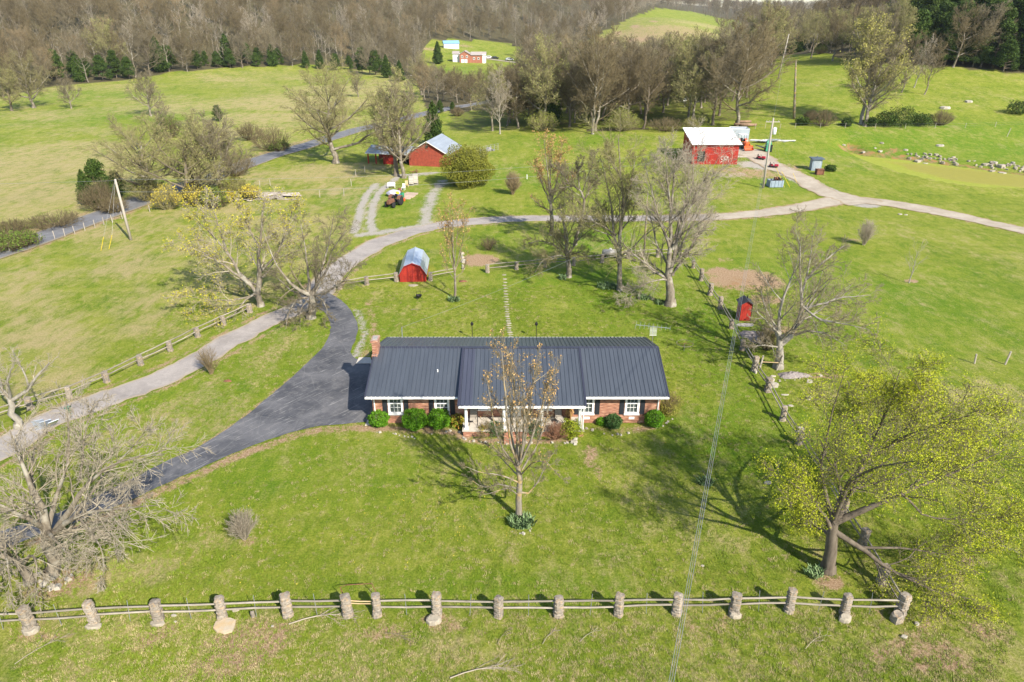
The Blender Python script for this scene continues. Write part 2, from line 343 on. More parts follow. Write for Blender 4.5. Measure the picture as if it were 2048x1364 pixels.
grove = pip(PXg, PYg, [(900, 225), (1010, 215), (1540, 130), (1500, 240), (1380, 252), (1250, 258), (1090, 262), (900, 262)])
M2[..., 1] = np.where(grove, .55, M2[..., 1])
for (px, py, rx, ry, k) in [(1900, 300, 30, 10, .9), (1750, 280, 10, 5, .8), (1900, 265, 30, 8, .9), (1500, 880, 8, 5, .6), (1150, 560, 8, 7, .7), (1300, 600, 10, 6, .75), (1400, 640, 8, 6, .8), (1440, 700, 4, 8, .8), (440, 820, 10, 6, .5), (1150, 280, 14, 8, .7), (1020, 350, 12, 10, .6), (720, 390, 5, 8, .8), (790, 400, 6, 8, .7), (150, 190, 30, 20, .6), (250, 230, 30, 20, .6), (1150, 480, 12, 5, .7), (600, 700, 8, 8, .6), (1700, 600, 18, 14, .55), (640, 940, 8, 4, .5), (1000, 1180, 8, 1.4, .5), (900, 140, 20, 20, .6), (1640, 330, 14, 10, .4), (1580, 370, 6, 5, .7)]: blob(0, px, py, rx, ry, k, M=M2)
gm, N, L, b = newmat('grass_ground', .9, .15)
v = coords(N, L, 'Object')
at1 = N.new('ShaderNodeAttribute'); at1.attribute_name = 'm1'; at2 = N.new('ShaderNodeAttribute'); at2.attribute_name = 'm2'
sp1 = N.new('ShaderNodeSeparateColor'); L.new(at1.outputs['Color'], sp1.inputs[0]); sp2 = N.new('ShaderNodeSeparateColor'); L.new(at2.outputs['Color'], sp2.inputs[0])
vst = coords(N, L, 'Object', (1, .55, 1))
def cn(n, lo=.33, hi=.67):
    m_ = N.new('ShaderNodeMapRange'); L.new(n, m_.inputs[0]); m_.inputs[1].default_value = lo; m_.inputs[2].default_value = hi; return m_.outputs[0]
nf = noise(N, L, v, 7.0, 7, .8); nm = noise(N, L, vst, 1.1, 7, .75, .5); nl = noise(N, L, vst, .16, 5, .65, .6); nff = noise(N, L, v, 34, 3, .75); nmid = noise(N, L, v, .42, 5, .7, .3)
fC, mC, lC, ffC, dC = cn(nf, .36, .64), cn(nm, .34, .66), cn(nl, .34, .66), cn(nff, .36, .64), cn(nmid, .34, .66)
tg = mth(N, L, 'ADD', mth(N, L, 'MULTIPLY', mC, .42), mth(N, L, 'ADD', mth(N, L, 'MULTIPLY', fC, .26), mth(N, L, 'MULTIPLY', lC, .32)))
g = ramp(N, L, tg, [(.12, (.078, .136, .008)), (.36, (.142, .194, .013)), (.60, (.216, .240, .030)), (.88, (.300, .284, .080))])
lush = mth(N, L, 'MULTIPLY', sp2.outputs[0], ramp(N, L, tg, [(.2, (1, 1, 1)), (.8, (.25, .25, .25))]), True)
mow = noise(N, L, coords(N, L, 'Object', (.05, .95, 1)), 1.0, 3, .6); g = mix(N, L, .30, g, ramp(N, L, cn(mow, .38, .62), [(0, (.36, .40, .36)), (1, (.62, .60, .55))]), 'OVERLAY')
g = mix(N, L, lush, g, (.092, .186, .005))
g = mix(N, L, .36, g, ramp(N, L, fC, [(.0, (.22, .22, .22)), (.5, (.5, .5, .5)), (1.0, (.80, .80, .74))]), 'OVERLAY')
g = mix(N, L, .34, g, ramp(N, L, ffC, [(0, (.2, .2, .2)), (1, (.8, .8, .8))]), 'OVERLAY')
def thr(mask, nz, lo, hi, amp=.9):
    t = mth(N, L, 'ADD', mask, mth(N, L, 'MULTIPLY', mth(N, L, 'SUBTRACT', nz, .5), amp))
    mr = N.new('ShaderNodeMapRange'); mr.interpolation_type = 'SMOOTHSTEP'; L.new(t, mr.inputs[0]); mr.inputs[1].default_value = lo; mr.inputs[2].default_value = hi
    return mr.outputs[0]
straw_c = ramp(N, L, fC, [(.05, (.27, .21, .085)), (.5, (.37, .295, .14)), (.95, (.47, .38, .20))])
stk = cn(noise(N, L, coords(N, L, 'Object', (.35, .10, 1)), 1.6, 6, .8, .3), .36, .64)
nst_ = mth(N, L, 'ADD', mth(N, L, 'MULTIPLY', mC, .26), mth(N, L, 'ADD', mth(N, L, 'MULTIPLY', fC, .14), mth(N, L, 'ADD', mth(N, L, 'MULTIPLY', stk, .34), mth(N, L, 'MULTIPLY', dC, .26))))
g = mix(N, L, mth(N, L, 'MULTIPLY', thr(sp1.outputs[0], nst_, .30, 1.15, 1.35), .88), g, straw_c)
flk = noise(N, L, v, 1.9, 5, .75, .4); g = mix(N, L, mth(N, L, 'MULTIPLY', ramp(N, L, flk, [(.58, (0, 0, 0)), (.70, (1, 1, 1))]), .62), g, (.36, .27, .145))
nmix = mth(N, L, 'ADD', mth(N, L, 'MULTIPLY', mC, .45), mth(N, L, 'ADD', mth(N, L, 'MULTIPLY', fC, .35), mth(N, L, 'MULTIPLY', dC, .2)))
dirt_c = ramp(N, L, fC, [(.0, (.20, .125, .065)), (.5, (.34, .225, .13)), (1, (.50, .37, .24))])
g = mix(N, L, thr(sp1.outputs[1], nmix, .28, .68, .95), g, dirt_c)
litter = ramp(N, L, nf, [(.3, (.045, .045, .018)), (.7, (.13, .105, .055))])
g = mix(N, L, thr(sp2.outputs[1], nmix, .35, .85, .8), g, litter)
bank_c = ramp(N, L, nm, [(.35, (.14, .11, .05)), (.5, (.30, .21, .10)), (.58, (.34, .16, .055)), (.7, (.32, .24, .13))])
g = mix(N, L, thr(at1.outputs['Alpha'], nmix, .4, .8, .9), g, bank_c)
grav = ramp(N, L, nf, [(.3, (.27, .235, .19)), (.6, (.42, .385, .33)), (.75, (.52, .49, .44))])
g = mix(N, L, thr(sp1.outputs[2], nmix, .36, .75, .8), g, grav)
L.new(g, b.inputs['Base Color'])
bump(N, L, b, mth(N, L, 'ADD', nf, mth(N, L, 'MULTIPLY', nff, .5)), .9, .13)
gme = npmesh('ground', np.stack([GX, GY, GZ], -1).reshape(-1, 3), _F, gm, True)
for nm_, M in (('m1', M1), ('m2', M2)):
    ca = gme.color_attributes.new(nm_, 'FLOAT_COLOR', 'POINT'); A = M.copy()
    if nm_ == 'm2': A[..., 3] = 1
    ca.data.foreach_set('color', np.clip(A, 0, 1).astype(np.float32).ravel())
tag(link('ground', gme), kind='structure')

# ---------------------------------------------------------------- roads, drive and pond
def crom(P, step=.6):
    P = [np.array(p[:2], float) for p in P]; P = [2 * P[0] - P[1]] + P + [2 * P[-1] - P[-2]]; out = []
    for i in range(1, len(P) - 2):
        n = max(2, int(np.linalg.norm(P[i + 1] - P[i]) / step))
        for k in range(n):
            t = k / n; a, b_, c_, d_ = P[i - 1], P[i], P[i + 1], P[i + 2]
            out.append(.5 * ((2 * b_) + (-a + c_) * t + (2 * a - 5 * b_ + 4 * c_ - d_) * t * t + (-a + 3 * b_ - 3 * c_ + d_) * t ** 3))
    out.append(P[-2]); return np.array(out)
def ribbon(name, pts, w, m, off=.035, jit=.12, step=.6, nc=8, kind='structure'):
    C = crom(pts, step); T = np.gradient(C, axis=0); T /= np.linalg.norm(T, axis=1)[:, None]; Nn = np.stack([-T[:, 1], T[:, 0]], 1)
    K = len(C); ww = np.full(K, w) if np.isscalar(w) else np.interp(np.linspace(0, 1, K), np.linspace(0, 1, len(w)), w)
    r = np.random.default_rng(len(pts)); s = np.arange(K) * step
    jl = jit * (np.sin(s * 1.3) * .6 + np.sin(s * .37 + 2) + r.normal(0, .5, K)); jr = jit * (np.sin(s * 1.1 + 1) * .6 + np.sin(s * .43 + 4) + r.normal(0, .5, K))
    u = np.linspace(-1, 1, nc)
    W = np.where(u[None] < 0, (ww / 2 + jl)[:, None] * -u[None] * -1, (ww / 2 + jr)[:, None] * u[None])
    XY = C[:, None, :] + Nn[:, None, :] * W[..., None]
    Z = h(XY[..., 0], XY[..., 1]) + off
    V = np.concatenate([XY, Z[..., None]], -1).reshape(-1, 3)
    i = np.arange(K - 1)[:, None] * nc + np.arange(nc - 1)[None]
    F = np.stack([i, i + nc, i + nc + 1, i + 1], -1).reshape(-1, 4)
    me = npmesh(name, V, F, m, True)
    ca = me.color_attributes.new('across', 'FLOAT_COLOR', 'POINT'); A = np.ones((K, nc, 4)); A[..., 0] = np.abs(u)[None]; A[..., 1] = (u * .5 + .5)[None]
    ca.data.foreach_set('color', A.astype(np.float32).ravel())
    return tag(link(name, me), kind=kind)
def asphalt(name, dark, light, patch, rough=.85, pale=None):
    m, N, L, b = newmat(name, rough, .3); v = coords(N, L, 'Object')
    n1 = noise(N, L, v, .35, 5, .6, .5); n2 = noise(N, L, v, 14, 5, .7); n3 = noise(N, L, coords(N, L, 'Object', (1, 1, 1)), 1.6, 5, .6, .8)
    c = ramp(N, L, n1, [(.32, dark), (.62, light)]); c = mix(N, L, mth(N, L, 'MULTIPLY', ramp(N, L, n3, [(.5, (0, 0, 0)), (.75, (1, 1, 1))]), .5), c, patch)
    c = mix(N, L, .35, c, ramp(N, L, n2, [(.3, (.3, .3, .3)), (.7, (.7, .7, .7))]), 'OVERLAY')
    if pale:
        a = N.new('ShaderNodeAttribute'); a.attribute_name = 'across'; sp = N.new('ShaderNodeSeparateColor'); L.new(a.outputs['Color'], sp.inputs[0])
        e = mth(N, L, 'ADD', sp.outputs[0], mth(N, L, 'MULTIPLY', mth(N, L, 'SUBTRACT', n2, .5), 1.0))
        c = mix(N, L, ramp(N, L, e, [(.80, (0, 0, 0)), (1.02, (1, 1, 1))]), c, pale)
    L.new(c, b.inputs['Base Color']); bump(N, L, b, n2, .35, .02); return m, N, L, b, c, v
m_lane = asphalt('worn_lane', (.22, .195, .175), (.32, .285, .255), (.40, .36, .315), .9, (.34, .27, .17))[0]
ribbon('lane', LANE_W[:20], [2.9] * 7 + [3.3] * 5 + [3.3] * 6 + [3.2, 3.0], m_lane, .035, .14)
m_grav = asphalt('gravel', (.29, .24, .18), (.39, .335, .26), (.45, .395, .32), .95, (.30, .22, .12))[0]
ribbon('gravel_road', LANE_W[18:], [3.3, 3.4, 4.0, 4.6, 4.2, 3.4, 3.1], m_grav, .05, .2)
ribbon('gravel_spur', SPUR_W, [7.0, 4.6, 4.2, 4.4, 5.4, 6.4], m_grav, .065, .35)
m_road = asphalt('county_road_surface', (.12, .12, .125), (.17, .17, .175), (.20, .20, .20), .85, (.30, .24, .13))[0]
ribbon('county_road', ROAD_W, 5.2, m_road, .08, .12, 1.2)
# blacktop drive: outline traced round the turning place
DR = [(748, 842), (690, 849), (640, 853), (590, 864), (540, 880), (480, 902), (408, 934), (326, 971), (238, 1011), (136, 1051), (0, 1101), (-100, 1140), (-200, 1180), (-330, 1200), (-200, 1140), (0, 1064), (136, 1019), (238, 971), (300, 940), (340, 920), (387, 900), (442, 867), (500, 826), (545, 788), (590, 750), (641, 700), (657, 675), (662, 655), (652, 628), (632, 612), (640, 585), (668, 592), (694, 612), (708, 632), (716, 655), (711, 680), (702, 698), (705, 713), (720, 720), (736, 722), (743, 740)]
DRW = [at(px, py)[:2] for px, py in DR]
outl = crom(DRW[:-1] + [DRW[-1]], .5); outl = outl + rng.normal(0, .03, outl.shape)
outl = np.vstack([outl, [(-9.98, 46.0)]])
bm = bmesh.new(); vs = [bm.verts.new((p[0], p[1], hs(p[0], p[1]) + .05)) for p in outl]; bm.faces.new(vs); bmesh.ops.triangulate(bm, faces=bm.faces[:])
bmesh.ops.recalc_face_normals(bm, faces=bm.faces)
for f in bm.faces:
    if f.normal.z < 0: f.normal_flip()
me = bpy.data.meshes.new('driveway'); bm.to_mesh(me); bm.free()
m_dr, N, L, b, c, v = asphalt('blacktop', (.045, .047, .054), (.120, .118, .122), (.20, .19, .18), .75)
vr = N.new('ShaderNodeMapping'); vr.inputs['Rotation'].default_value = (0, 0, R_(-50)); L.new(v, vr.inputs[0])
va = N.new('ShaderNodeMapping'); va.inputs['Scale'].default_value = (.22, 3.6, 1); L.new(vr.outputs[0], va.inputs[0])
ns = noise(N, L, va.outputs[0], 2.2, 4, .6, .5)
cr = ramp(N, L, ns, [(.60, (0, 0, 0)), (.66, (1, 1, 1))]); c2 = mix(N, L, mth(N, L, 'MULTIPLY', cr, .55), c, (.33, .32, .30))
vo = N.new('ShaderNodeTexVoronoi'); vo.feature = 'DISTANCE_TO_EDGE'; vo.inputs['Scale'].default_value = .38
wv = N.new('ShaderNodeMix'); wv.data_type = 'VECTOR'; wv.inputs[0].default_value = .12
nc_ = N.new('ShaderNodeTexNoise'); nc_.inputs['Scale'].default_value = 1.2; L.new(v, nc_.inputs['Vector']); L.new(v, wv.inputs[4]); L.new(nc_.outputs['Color'], wv.inputs[5]); L.new(wv.outputs[1], vo.inputs['Vector'])
c2 = mix(N, L, mth(N, L, 'MULTIPLY', ramp(N, L, vo.outputs['Distance'], [(0, (1, 1, 1)), (.010, (0, 0, 0))]), .2), c2, (.30, .29, .27))
L.new(c2, b.inputs['Base Color']); me.materials.append(m_dr); tag(link('driveway', me), kind='structure')
m_conc = simple('concrete', (.52, .47, .40), (.40, .36, .30), 3, .85)
m_concg = simple('concrete_grey', (.36, .34, .31), (.25, .235, .21), 4, .9)
for nm_, pts in (('concrete_apron', [(718, 716), (741, 716), (745, 728), (712, 728)]), ('concrete_walk', [(735, 842), (752, 838), (752, 848), (730, 852)])):
    P = [at(*p)[:2] for p in pts]; tag(MB().ext([tuple(p) for p in P], -.05, .075, 'Z').build(nm_, m_conc), kind='structure')
pm, N, L, b = newmat('pond_water', .4, .12); v = coords(N, L, 'Object', (1, 1, 1))
n1 = noise(N, L, v, .08, 4, .55, .6); n2 = noise(N, L, v, 1.5, 6, .7)
dd = N.new('ShaderNodeAttribute'); dd.attribute_name = 'edge'
e = mth(N, L, 'ADD', dd.outputs['Fac'], mth(N, L, 'MULTIPLY', mth(N, L, 'SUBTRACT', n1, .5), .9))
alg = ramp(N, L, e, [(.45, (1, 1, 1)), (.70, (0, 0, 0))])
cc = mix(N, L, alg, ramp(N, L, n2, [(.3, (.26, .235, .035)), (.7, (.30, .27, .045))]), ramp(N, L, n2, [(.3, (.22, .25, .03)), (.7, (.30, .32, .05))]))
L.new(cc, b.inputs['Base Color']); rr = mix(N, L, alg, (.4, .4, .4), (.7, .7, .7)); L.new(rr, b.inputs['Roughness']); bump(N, L, b, n2, .06, .02)
xs = np.arange(40, 160, 1.0); ys = np.arange(95, 172, 1.0); X, Y = np.meshgrid(xs, ys); D = segdist(X, Y, POND, True); ins = pip(X, Y, POND)
Dsg = np.where(ins, D, -D); k_ = len(xs); i = np.arange(len(ys) - 1)[:, None] * k_ + np.arange(k_ - 1)[None]
F = np.stack([i, i + 1, i + k_ + 1, i + k_], -1).reshape(-1, 4); F = F[(Dsg.ravel()[F] > -1.5).all(1)]
me = npmesh('pond', np.stack([X, Y, np.full_like(X, PZ)], -1).reshape(-1, 3), F, pm, True)
leftness = np.clip((X - 62) / 30, 0, 1)
at_ = me.attributes.new('edge', 'FLOAT', 'POINT'); at_.data.foreach_set('value', np.clip(Dsg / 9 + leftness * .75 - .12, 0, 1).astype(np.float32).ravel())
tag(link('pond', me), kind='structure')
# ---------------------------------------------------------------- trees: branching grower (vectorised)
def perp(T):
    a = np.where(np.abs(T[..., 2:3]) < .9, np.array([0, 0, 1.]), np.array([1., 0, 0])); U = np.cross(T, a); U /= np.linalg.norm(U, axis=-1, keepdims=True) + 1e-9
    return U, np.cross(T, U)
def unit(a): return a / (np.linalg.norm(a, axis=-1, keepdims=True) + 1e-9)
def grow(P, R, n, r, t0=.3, t1=1.0, ang=45, av=12, lr=.5, lv=.25, K=5, up=.1, wig=.15, rr=.6, tap=.5, labs=None, rmax=9, tipr=.3):
    """children of the polylines P (N,K,3) with radii R (N,K)"""
    N_, Kp = P.shape[:2]; seg = np.linalg.norm(np.diff(P, axis=1), axis=2).sum(1)
    t = (np.arange(n)[None] + r.uniform(0, 1, (N_, n))) / n; t = t0 + (t1 - t0) * t
    f = np.clip(t * (Kp - 1), 0, Kp - 1.001); i = f.astype(int); f = (f - i)[..., None]; rows = np.arange(N_)[:, None]
    B = P[rows, i] * (1 - f) + P[rows, i + 1] * f; T = unit(P[rows, i + 1] - P[rows, i]); rad = R[rows, i] * (1 - f[..., 0]) + R[rows, i + 1] * f[..., 0]
    U, V = perp(T); th = np.radians(ang + r.normal(0, av, t.shape))[..., None]
    ph = (np.arange(n)[None] * 2.4 + r.uniform(0, 6.28, (N_, 1)) + r.normal(0, .5, t.shape))[..., None]
    D = T * np.cos(th) + (U * np.cos(ph) + V * np.sin(ph)) * np.sin(th)
    Lc = (seg[:, None] * lr if labs is None else labs) * (1 - tap * (t - t0) / max(1e-6, (t1 - t0))) * (1 + r.uniform(-lv, lv, t.shape))
    B = B.reshape(-1, 3); D = unit(D.reshape(-1, 3)); Lc = Lc.ravel(); r0 = np.minimum(rad.ravel() * rr, rmax)
    out = np.zeros((len(B), K, 3)); out[:, 0] = B; p = B
    for k in range(1, K):
        D = unit(D + np.array([0, 0, up]) + r.normal(0, wig, D.shape)); p = p + D * (Lc / (K - 1))[:, None]; out[:, k] = p
    Rn = r0[:, None] * np.linspace(1, tipr, K)[None]
    return out, Rn
def tubes(P, R, S):
    N_, K = P.shape[:2]; T = np.empty_like(P); T[:, 1:-1] = P[:, 2:] - P[:, :-2]; T[:, 0] = P[:, 1] - P[:, 0]; T[:, -1] = P[:, -1] - P[:, -2]
    T = unit(T); U, V = perp(T); a = np.arange(S) * 2 * PI / S
    X = P[:, :, None] + R[:, :, None, None] * (U[:, :, None] * np.cos(a)[:, None] + V[:, :, None] * np.sin(a)[:, None])
    i = (np.arange(N_)[:, None, None] * K + np.arange(K - 1)[None, :, None]) * S; k = np.arange(S)[None, None]; k2 = (k + 1) % S
    return X.reshape(-1, 3), np.stack([i + k, i + k2, i + k2 + S, i + k + S], -1).reshape(-1, 4)
def spikes(P, R):
    """straight twigs (N,2,3): three-sided, drawn to a point"""
    T = unit(P[:, 1] - P[:, 0]); U, V = perp(T); a = np.arange(3) * 2 * PI / 3; N_ = len(P)
    X = P[:, 0][:, None] + R[:, :1, None] * (U[:, None] * np.cos(a)[:, None] + V[:, None] * np.sin(a)[:, None])
    X = np.concatenate([X, P[:, 1][:, None]], 1); i = np.arange(N_)[:, None] * 4
    return X.reshape(-1, 3), np.concatenate([np.hstack([i, i + 1, i + 3]), np.hstack([i + 1, i + 2, i + 3]), np.hstack([i + 2, i, i + 3])])
def leafquads(Pt, s, r, elong=1.6):
    N_ = len(Pt); A = unit(r.normal(0, 1, (N_, 3))); B = unit(np.cross(A, r.normal(0, 1, (N_, 3)))); ss = (s * r.uniform(.6, 1.3, N_))[:, None]
    X = np.stack([Pt, Pt + A * ss * elong * .5 + B * ss * .5, Pt + A * ss * elong, Pt + A * ss * elong * .5 - B * ss * .5], 1)
    i = np.arange(N_)[:, None] * 4; return X.reshape(-1, 3), np.hstack([i, i + 1, i + 2, i + 3])
def cat(parts):
    V = []; F3 = []; F4 = []; o = 0
    for X, F in parts:
        V.append(X); (F3 if F.shape[1] == 3 else F4).append(F + o); o += len(X)
    return np.concatenate(V), [np.concatenate(f) for f in (F4, F3) if f]
def poly_r(pts, K):
    """resample a list of (x,y,z,r) to K points"""
    P = np.array(pts, float); d = np.concatenate([[0], np.cumsum(np.linalg.norm(np.diff(P[:, :3], axis=0), axis=1))]); t = np.linspace(0, d[-1], K)
    Q = np.stack([np.interp(t, d, P[:, j]) for j in range(4)], 1); return Q
def tree_parts(seed, limbs, lv, twig=.008, leaf=None, leafcol=None):
    """limbs: hand-set polylines [(x,y,z,r)...] (first = trunk); lv: list of grow() settings, applied in turn"""
    r = np.random.default_rng(seed); K = 9; PR = np.array([poly_r(l, K) for l in limbs]); P, R = PR[..., :3].copy(), PR[..., 3].copy()
    nz = r.normal(0, 1, P.shape) * R[..., None] * .35; nz[:, 0] = 0; P = P + nz
    tr = [tubes(P, R, 8)]
    # root flare
    P0 = P[:1, :2].copy(); P0[:, 1] = P0[:, 0] + np.array([0, 0, max(.5, R[0, 0] * 1.6)]); P0[:, 0, 2] -= .25
    tr.append(tubes(P0, np.array([[R[0, 0] * 1.55, R[0, 0] * .98]]), 8))
    src = (P, R); cr = []; tips = None
    for li, q in enumerate(lv):
        q = dict(q); own = q.pop('skip_trunk', False); S = q.pop('S', 3); both = q.pop('both', False)
        A, B = src
        if own and len(A) > 1: A, B = A[1:], B[1:]
        C = grow(A, B, r=r, **q)
        if q.get('K', 5) == 2: cr.append(spikes(C[0], np.maximum(C[1], twig)))
        else: cr.append(tubes(C[0], np.maximum(C[1], twig * .8), S)); 
        if S >= 5: tr.append(cr.pop())
        src = C if not both else C
        tips = C[0]
    lf = None
    if leaf:
        n, s, spread = leaf['n'], leaf['s'], leaf.get('spread', .12); T = tips[:, -1]
        zlo = leaf.get('zmin')
        if zlo is not None:
            zz = np.array(T[:, 2]); T = T[zz > zlo + r.normal(0, 1.2, len(zz))]
        idx = r.integers(0, len(T), n); Q = T[idx] + r.normal(0, spread, (n, 3)); lf = cat([leafquads(Q, s, r)])
    return cat(tr), cat(cr) if cr else None, lf
def bark(name, c1, c2, scale=3.0, mott=None):
    m, N, L, b = newmat(name, .9, .1); v = coords(N, L, 'Object', (1, 1, .25)); n = noise(N, L, v, scale, 6, .7, .3); n2 = noise(N, L, coords(N, L, 'Object'), 1.3, 4, .6)
    c = ramp(N, L, n, [(.3, c2), (.65, c1)])
    if mott: c = mix(N, L, ramp(N, L, n2, [(.5, (0, 0, 0)), (.62, (1, 1, 1))]), c, mott)
    L.new(c, b.inputs['Base Color']); bump(N, L, b, n, .6, .04); return m
def foliage(name, stops, rough=.75, scale=1.6, rndv=.12):
    m, N, L, b = newmat(name, rough, .15); v = coords(N, L, 'Object'); n = noise(N, L, v, scale, 4, .7); g_ = N.new('ShaderNodeNewGeometry')
    t = mth(N, L, 'ADD', mth(N, L, 'MULTIPLY', n, .55), mth(N, L, 'MULTIPLY', g_.outputs['Random Per Island'], .45))
    c = ramp(N, L, t, stops); oi = N.new('ShaderNodeObjectInfo'); mr = N.new('ShaderNodeMapRange'); L.new(oi.outputs['Random'], mr.inputs[0]); mr.inputs[3].default_value = 1 - rndv; mr.inputs[4].default_value = 1 + rndv
    hs_ = N.new('ShaderNodeHueSaturation'); L.new(c, hs_.inputs['Color']); L.new(mr.outputs[0], hs_.inputs['Value']); L.new(hs_.outputs[0], b.inputs['Base Color'])
    return m
B_GREY = bark('grey_bark', (.235, .20, .15), (.10, .083, .062), 3, (.30, .275, .22))
B_PALE = bark('pale_bark', (.36, .33, .275), (.18, .16, .13), 3, (.22, .20, .16))
B_DARK = bark('dark_bark', (.19, .155, .115), (.09, .075, .055), 4)
B_LICH = bark('lichen_bark', (.29, .255, .20), (.12, .10, .08), 3, (.34, .24, .10))
T_GREY = foliage('grey_twigs', [(.3, (.125, .103, .062)), (.7, (.235, .20, .128))])
T_PALE = foliage('pale_twigs', [(.3, (.22, .185, .13)), (.7, (.38, .33, .25))])
T_BROWN = foliage('brown_twigs', [(.3, (.095, .074, .038)), (.7, (.185, .148, .080))])
T_TAN = foliage('tan_twigs', [(.3, (.155, .118, .064)), (.7, (.28, .215, .12))])
T_OLIVE = foliage('olive_twigs', [(.3, (.16, .14, .065)), (.7, (.29, .26, .12))])
L_ORANGE = foliage('orange_buds', [(.3, (.30, .17, .055)), (.55, (.43, .26, .095)), (.75, (.50, .35, .15))])
L_YGREEN = foliage('yellow_green_leaves', [(.25, (.20, .23, .010)), (.5, (.33, .36, .014)), (.75, (.45, .46, .026))], .6, .5)
L_YELLOW = foliage('yellow_flowers', [(.25, (.34, .27, .03)), (.7, (.54, .43, .05))])
L_OLIVE = foliage('olive_leaves', [(.25, (.10, .105, .014)), (.5, (.16, .165, .02)), (.75, (.23, .23, .035))], .7, .7)
L_PALEG = foliage('pale_green_buds', [(.25, (.16, .17, .05)), (.7, (.28, .28, .09))])
L_CEDAR = foliage('cedar_foliage', [(.25, (.020, .040, .008)), (.5, (.042, .075, .013)), (.75, (.080, .120, .022))], .8, .9)
L_BOX = foliage('boxwood_leaves', [(.25, (.045, .13, .006)), (.5, (.085, .21, .008)), (.78, (.14, .29, .018))], .55, 5, .05)
L_DKSHRUB = foliage('dark_shrub_leaves', [(.25, (.025, .065, .014)), (.7, (.07, .13, .035))], .7, 4)
L_IRIS = foliage('iris_leaves', [(.25, (.10, .17, .06)), (.7, (.23, .32, .15))], .6, 3)
def mktree(name, parts, mt, mc, mlf=None, leafname='leaves'):
    tr, cr, lf = parts; M = {'trunk': npmesh('trunk', tr[0], tr[1], mt, True)}
    if cr: M['crown'] = npmesh('crown', cr[0], cr[1], mc)
    if lf: M[leafname] = npmesh(leafname, lf[0], lf[1], mlf)
    return M
def plant(name, M, loc, label, cat_='tree', group=None, rz=0, s=1.0):
    t = thing(name, loc, label, cat_, group, rz, s)
    for k, me in M.items(): link(k, me, t)
    return t
def loc_px(base, px, py, dy=0.0):
    """offset from a tree's base of the point seen at a pixel, dy metres nearer or farther than the base"""
    p = aty(px, py, base[1] + dy); return (p[0] - base[0], dy, p[2] - base[2])
def gen_limbs(seed, H, r0, nl=7, z0=.3, z1=.85, spread=.45, rise=.55, lean=0.0, curve=.06, fork=0):
    """generic trunk and limbs of a broadleaf tree of height H"""
    q = random.Random(seed); tr = []; lx = ly = 0
    for i in range(6):
        t = i / 5; tr.append((lx, ly, H * .82 * t, r0 * (1 - .78 * t))); lx += q.uniform(-1, 1) * H * curve * .5 + lean * H / 5; ly += q.uniform(-1, 1) * H * curve * .5
    L_ = [tr]; a = q.uniform(0, 6)
    for k in range(nl):
        t = z0 + (z1 - z0) * k / max(1, nl - 1); f = t / .82 * 5; i = min(4, int(f)); f = min(1, f - i); b = [tr[i][j] * (1 - f) + tr[i + 1][j] * f for j in range(4)]
        a += 2.4 + q.uniform(-.4, .4); ln = H * spread * (1.15 - .7 * (t - z0) / max(.01, z1 - z0)) * q.uniform(.8, 1.15); up = H * rise * .5 * q.uniform(.7, 1.2); pts = [tuple(b[:3]) + (b[3] * .62,)]
        for s_ in (.33, .66, 1):
            pts.append((b[0] + math.cos(a) * ln * s_ ** .85 + q.uniform(-.04, .04) * H, b[1] + math.sin(a) * ln * s_ ** .85 + q.uniform(-.04, .04) * H, b[2] + up * s_ ** 1.25, b[3] * .62 * (1 - .75 * s_)))
        L_.append(pts)
    return L_
# ---- prototypes shared by the woods
LV_MID = [dict(n=10, t0=.2, ang=42, lr=.46, K=4, S=4, up=.16, wig=.14, rr=.5), dict(n=10, t0=.12, ang=38, lr=.52, K=3, up=.10, wig=.12, rr=.5), dict(n=9, t0=.2, ang=35, lr=.55, K=2, up=.05, rr=.6)]
LV_D = [dict(n=11, t0=.18, ang=44, lr=.46, K=4, S=4, up=.14, wig=.15, rr=.5), dict(n=11, t0=.12, ang=40, lr=.52, K=3, up=.10, wig=.13, rr=.5), dict(n=11, t0=.15, ang=36, lr=.55, K=2, up=.05, rr=.6)]
protos = {}
def proto(nm, seed, H, r0, mt, mc, lv=None, twig=.017, leaf=None, mlf=None, **kw): protos[nm] = mktree(nm, tree_parts(seed, gen_limbs(seed, H, r0, **kw), lv or LV_MID, twig, leaf), mt, mc, mlf)
proto('bare_a', 1, 15, .30, B_GREY, T_GREY, nl=8, spread=.30, rise=.65)
proto('bare_b', 2, 16, .26, B_GREY, T_BROWN, nl=8, spread=.26, rise=.7, z0=.35)
proto('bare_c', 3, 14, .28, B_GREY, T_TAN, nl=9, spread=.36, rise=.6, z0=.25)
proto('bare_d', 4, 17, .30, B_DARK, T_BROWN, nl=8, spread=.28, rise=.6, z0=.4)
proto('bare_e', 5, 13, .22, B_PALE, T_PALE, nl=7, spread=.30, rise=.7, z0=.3)
proto('round_g', 8, 15, .32, B_GREY, T_BROWN, nl=12, spread=.44, rise=.62, z0=.22, lv=LV_D)
proto('round_h', 9, 15, .30, B_DARK, T_GREY, nl=12, spread=.40, rise=.68, z0=.25, lv=LV_D)
proto('round_k', 10, 14.5, .30, B_GREY, T_OLIVE, nl=12, spread=.42, rise=.64, z0=.22, lv=LV_D, leaf=dict(n=3600, s=.14, spread=.25), mlf=L_PALEG)
proto('bud_f', 6, 14, .28, B_GREY, T_OLIVE, nl=9, spread=.36, rise=.55, leaf=dict(n=2600, s=.13, spread=.2), mlf=L_PALEG)
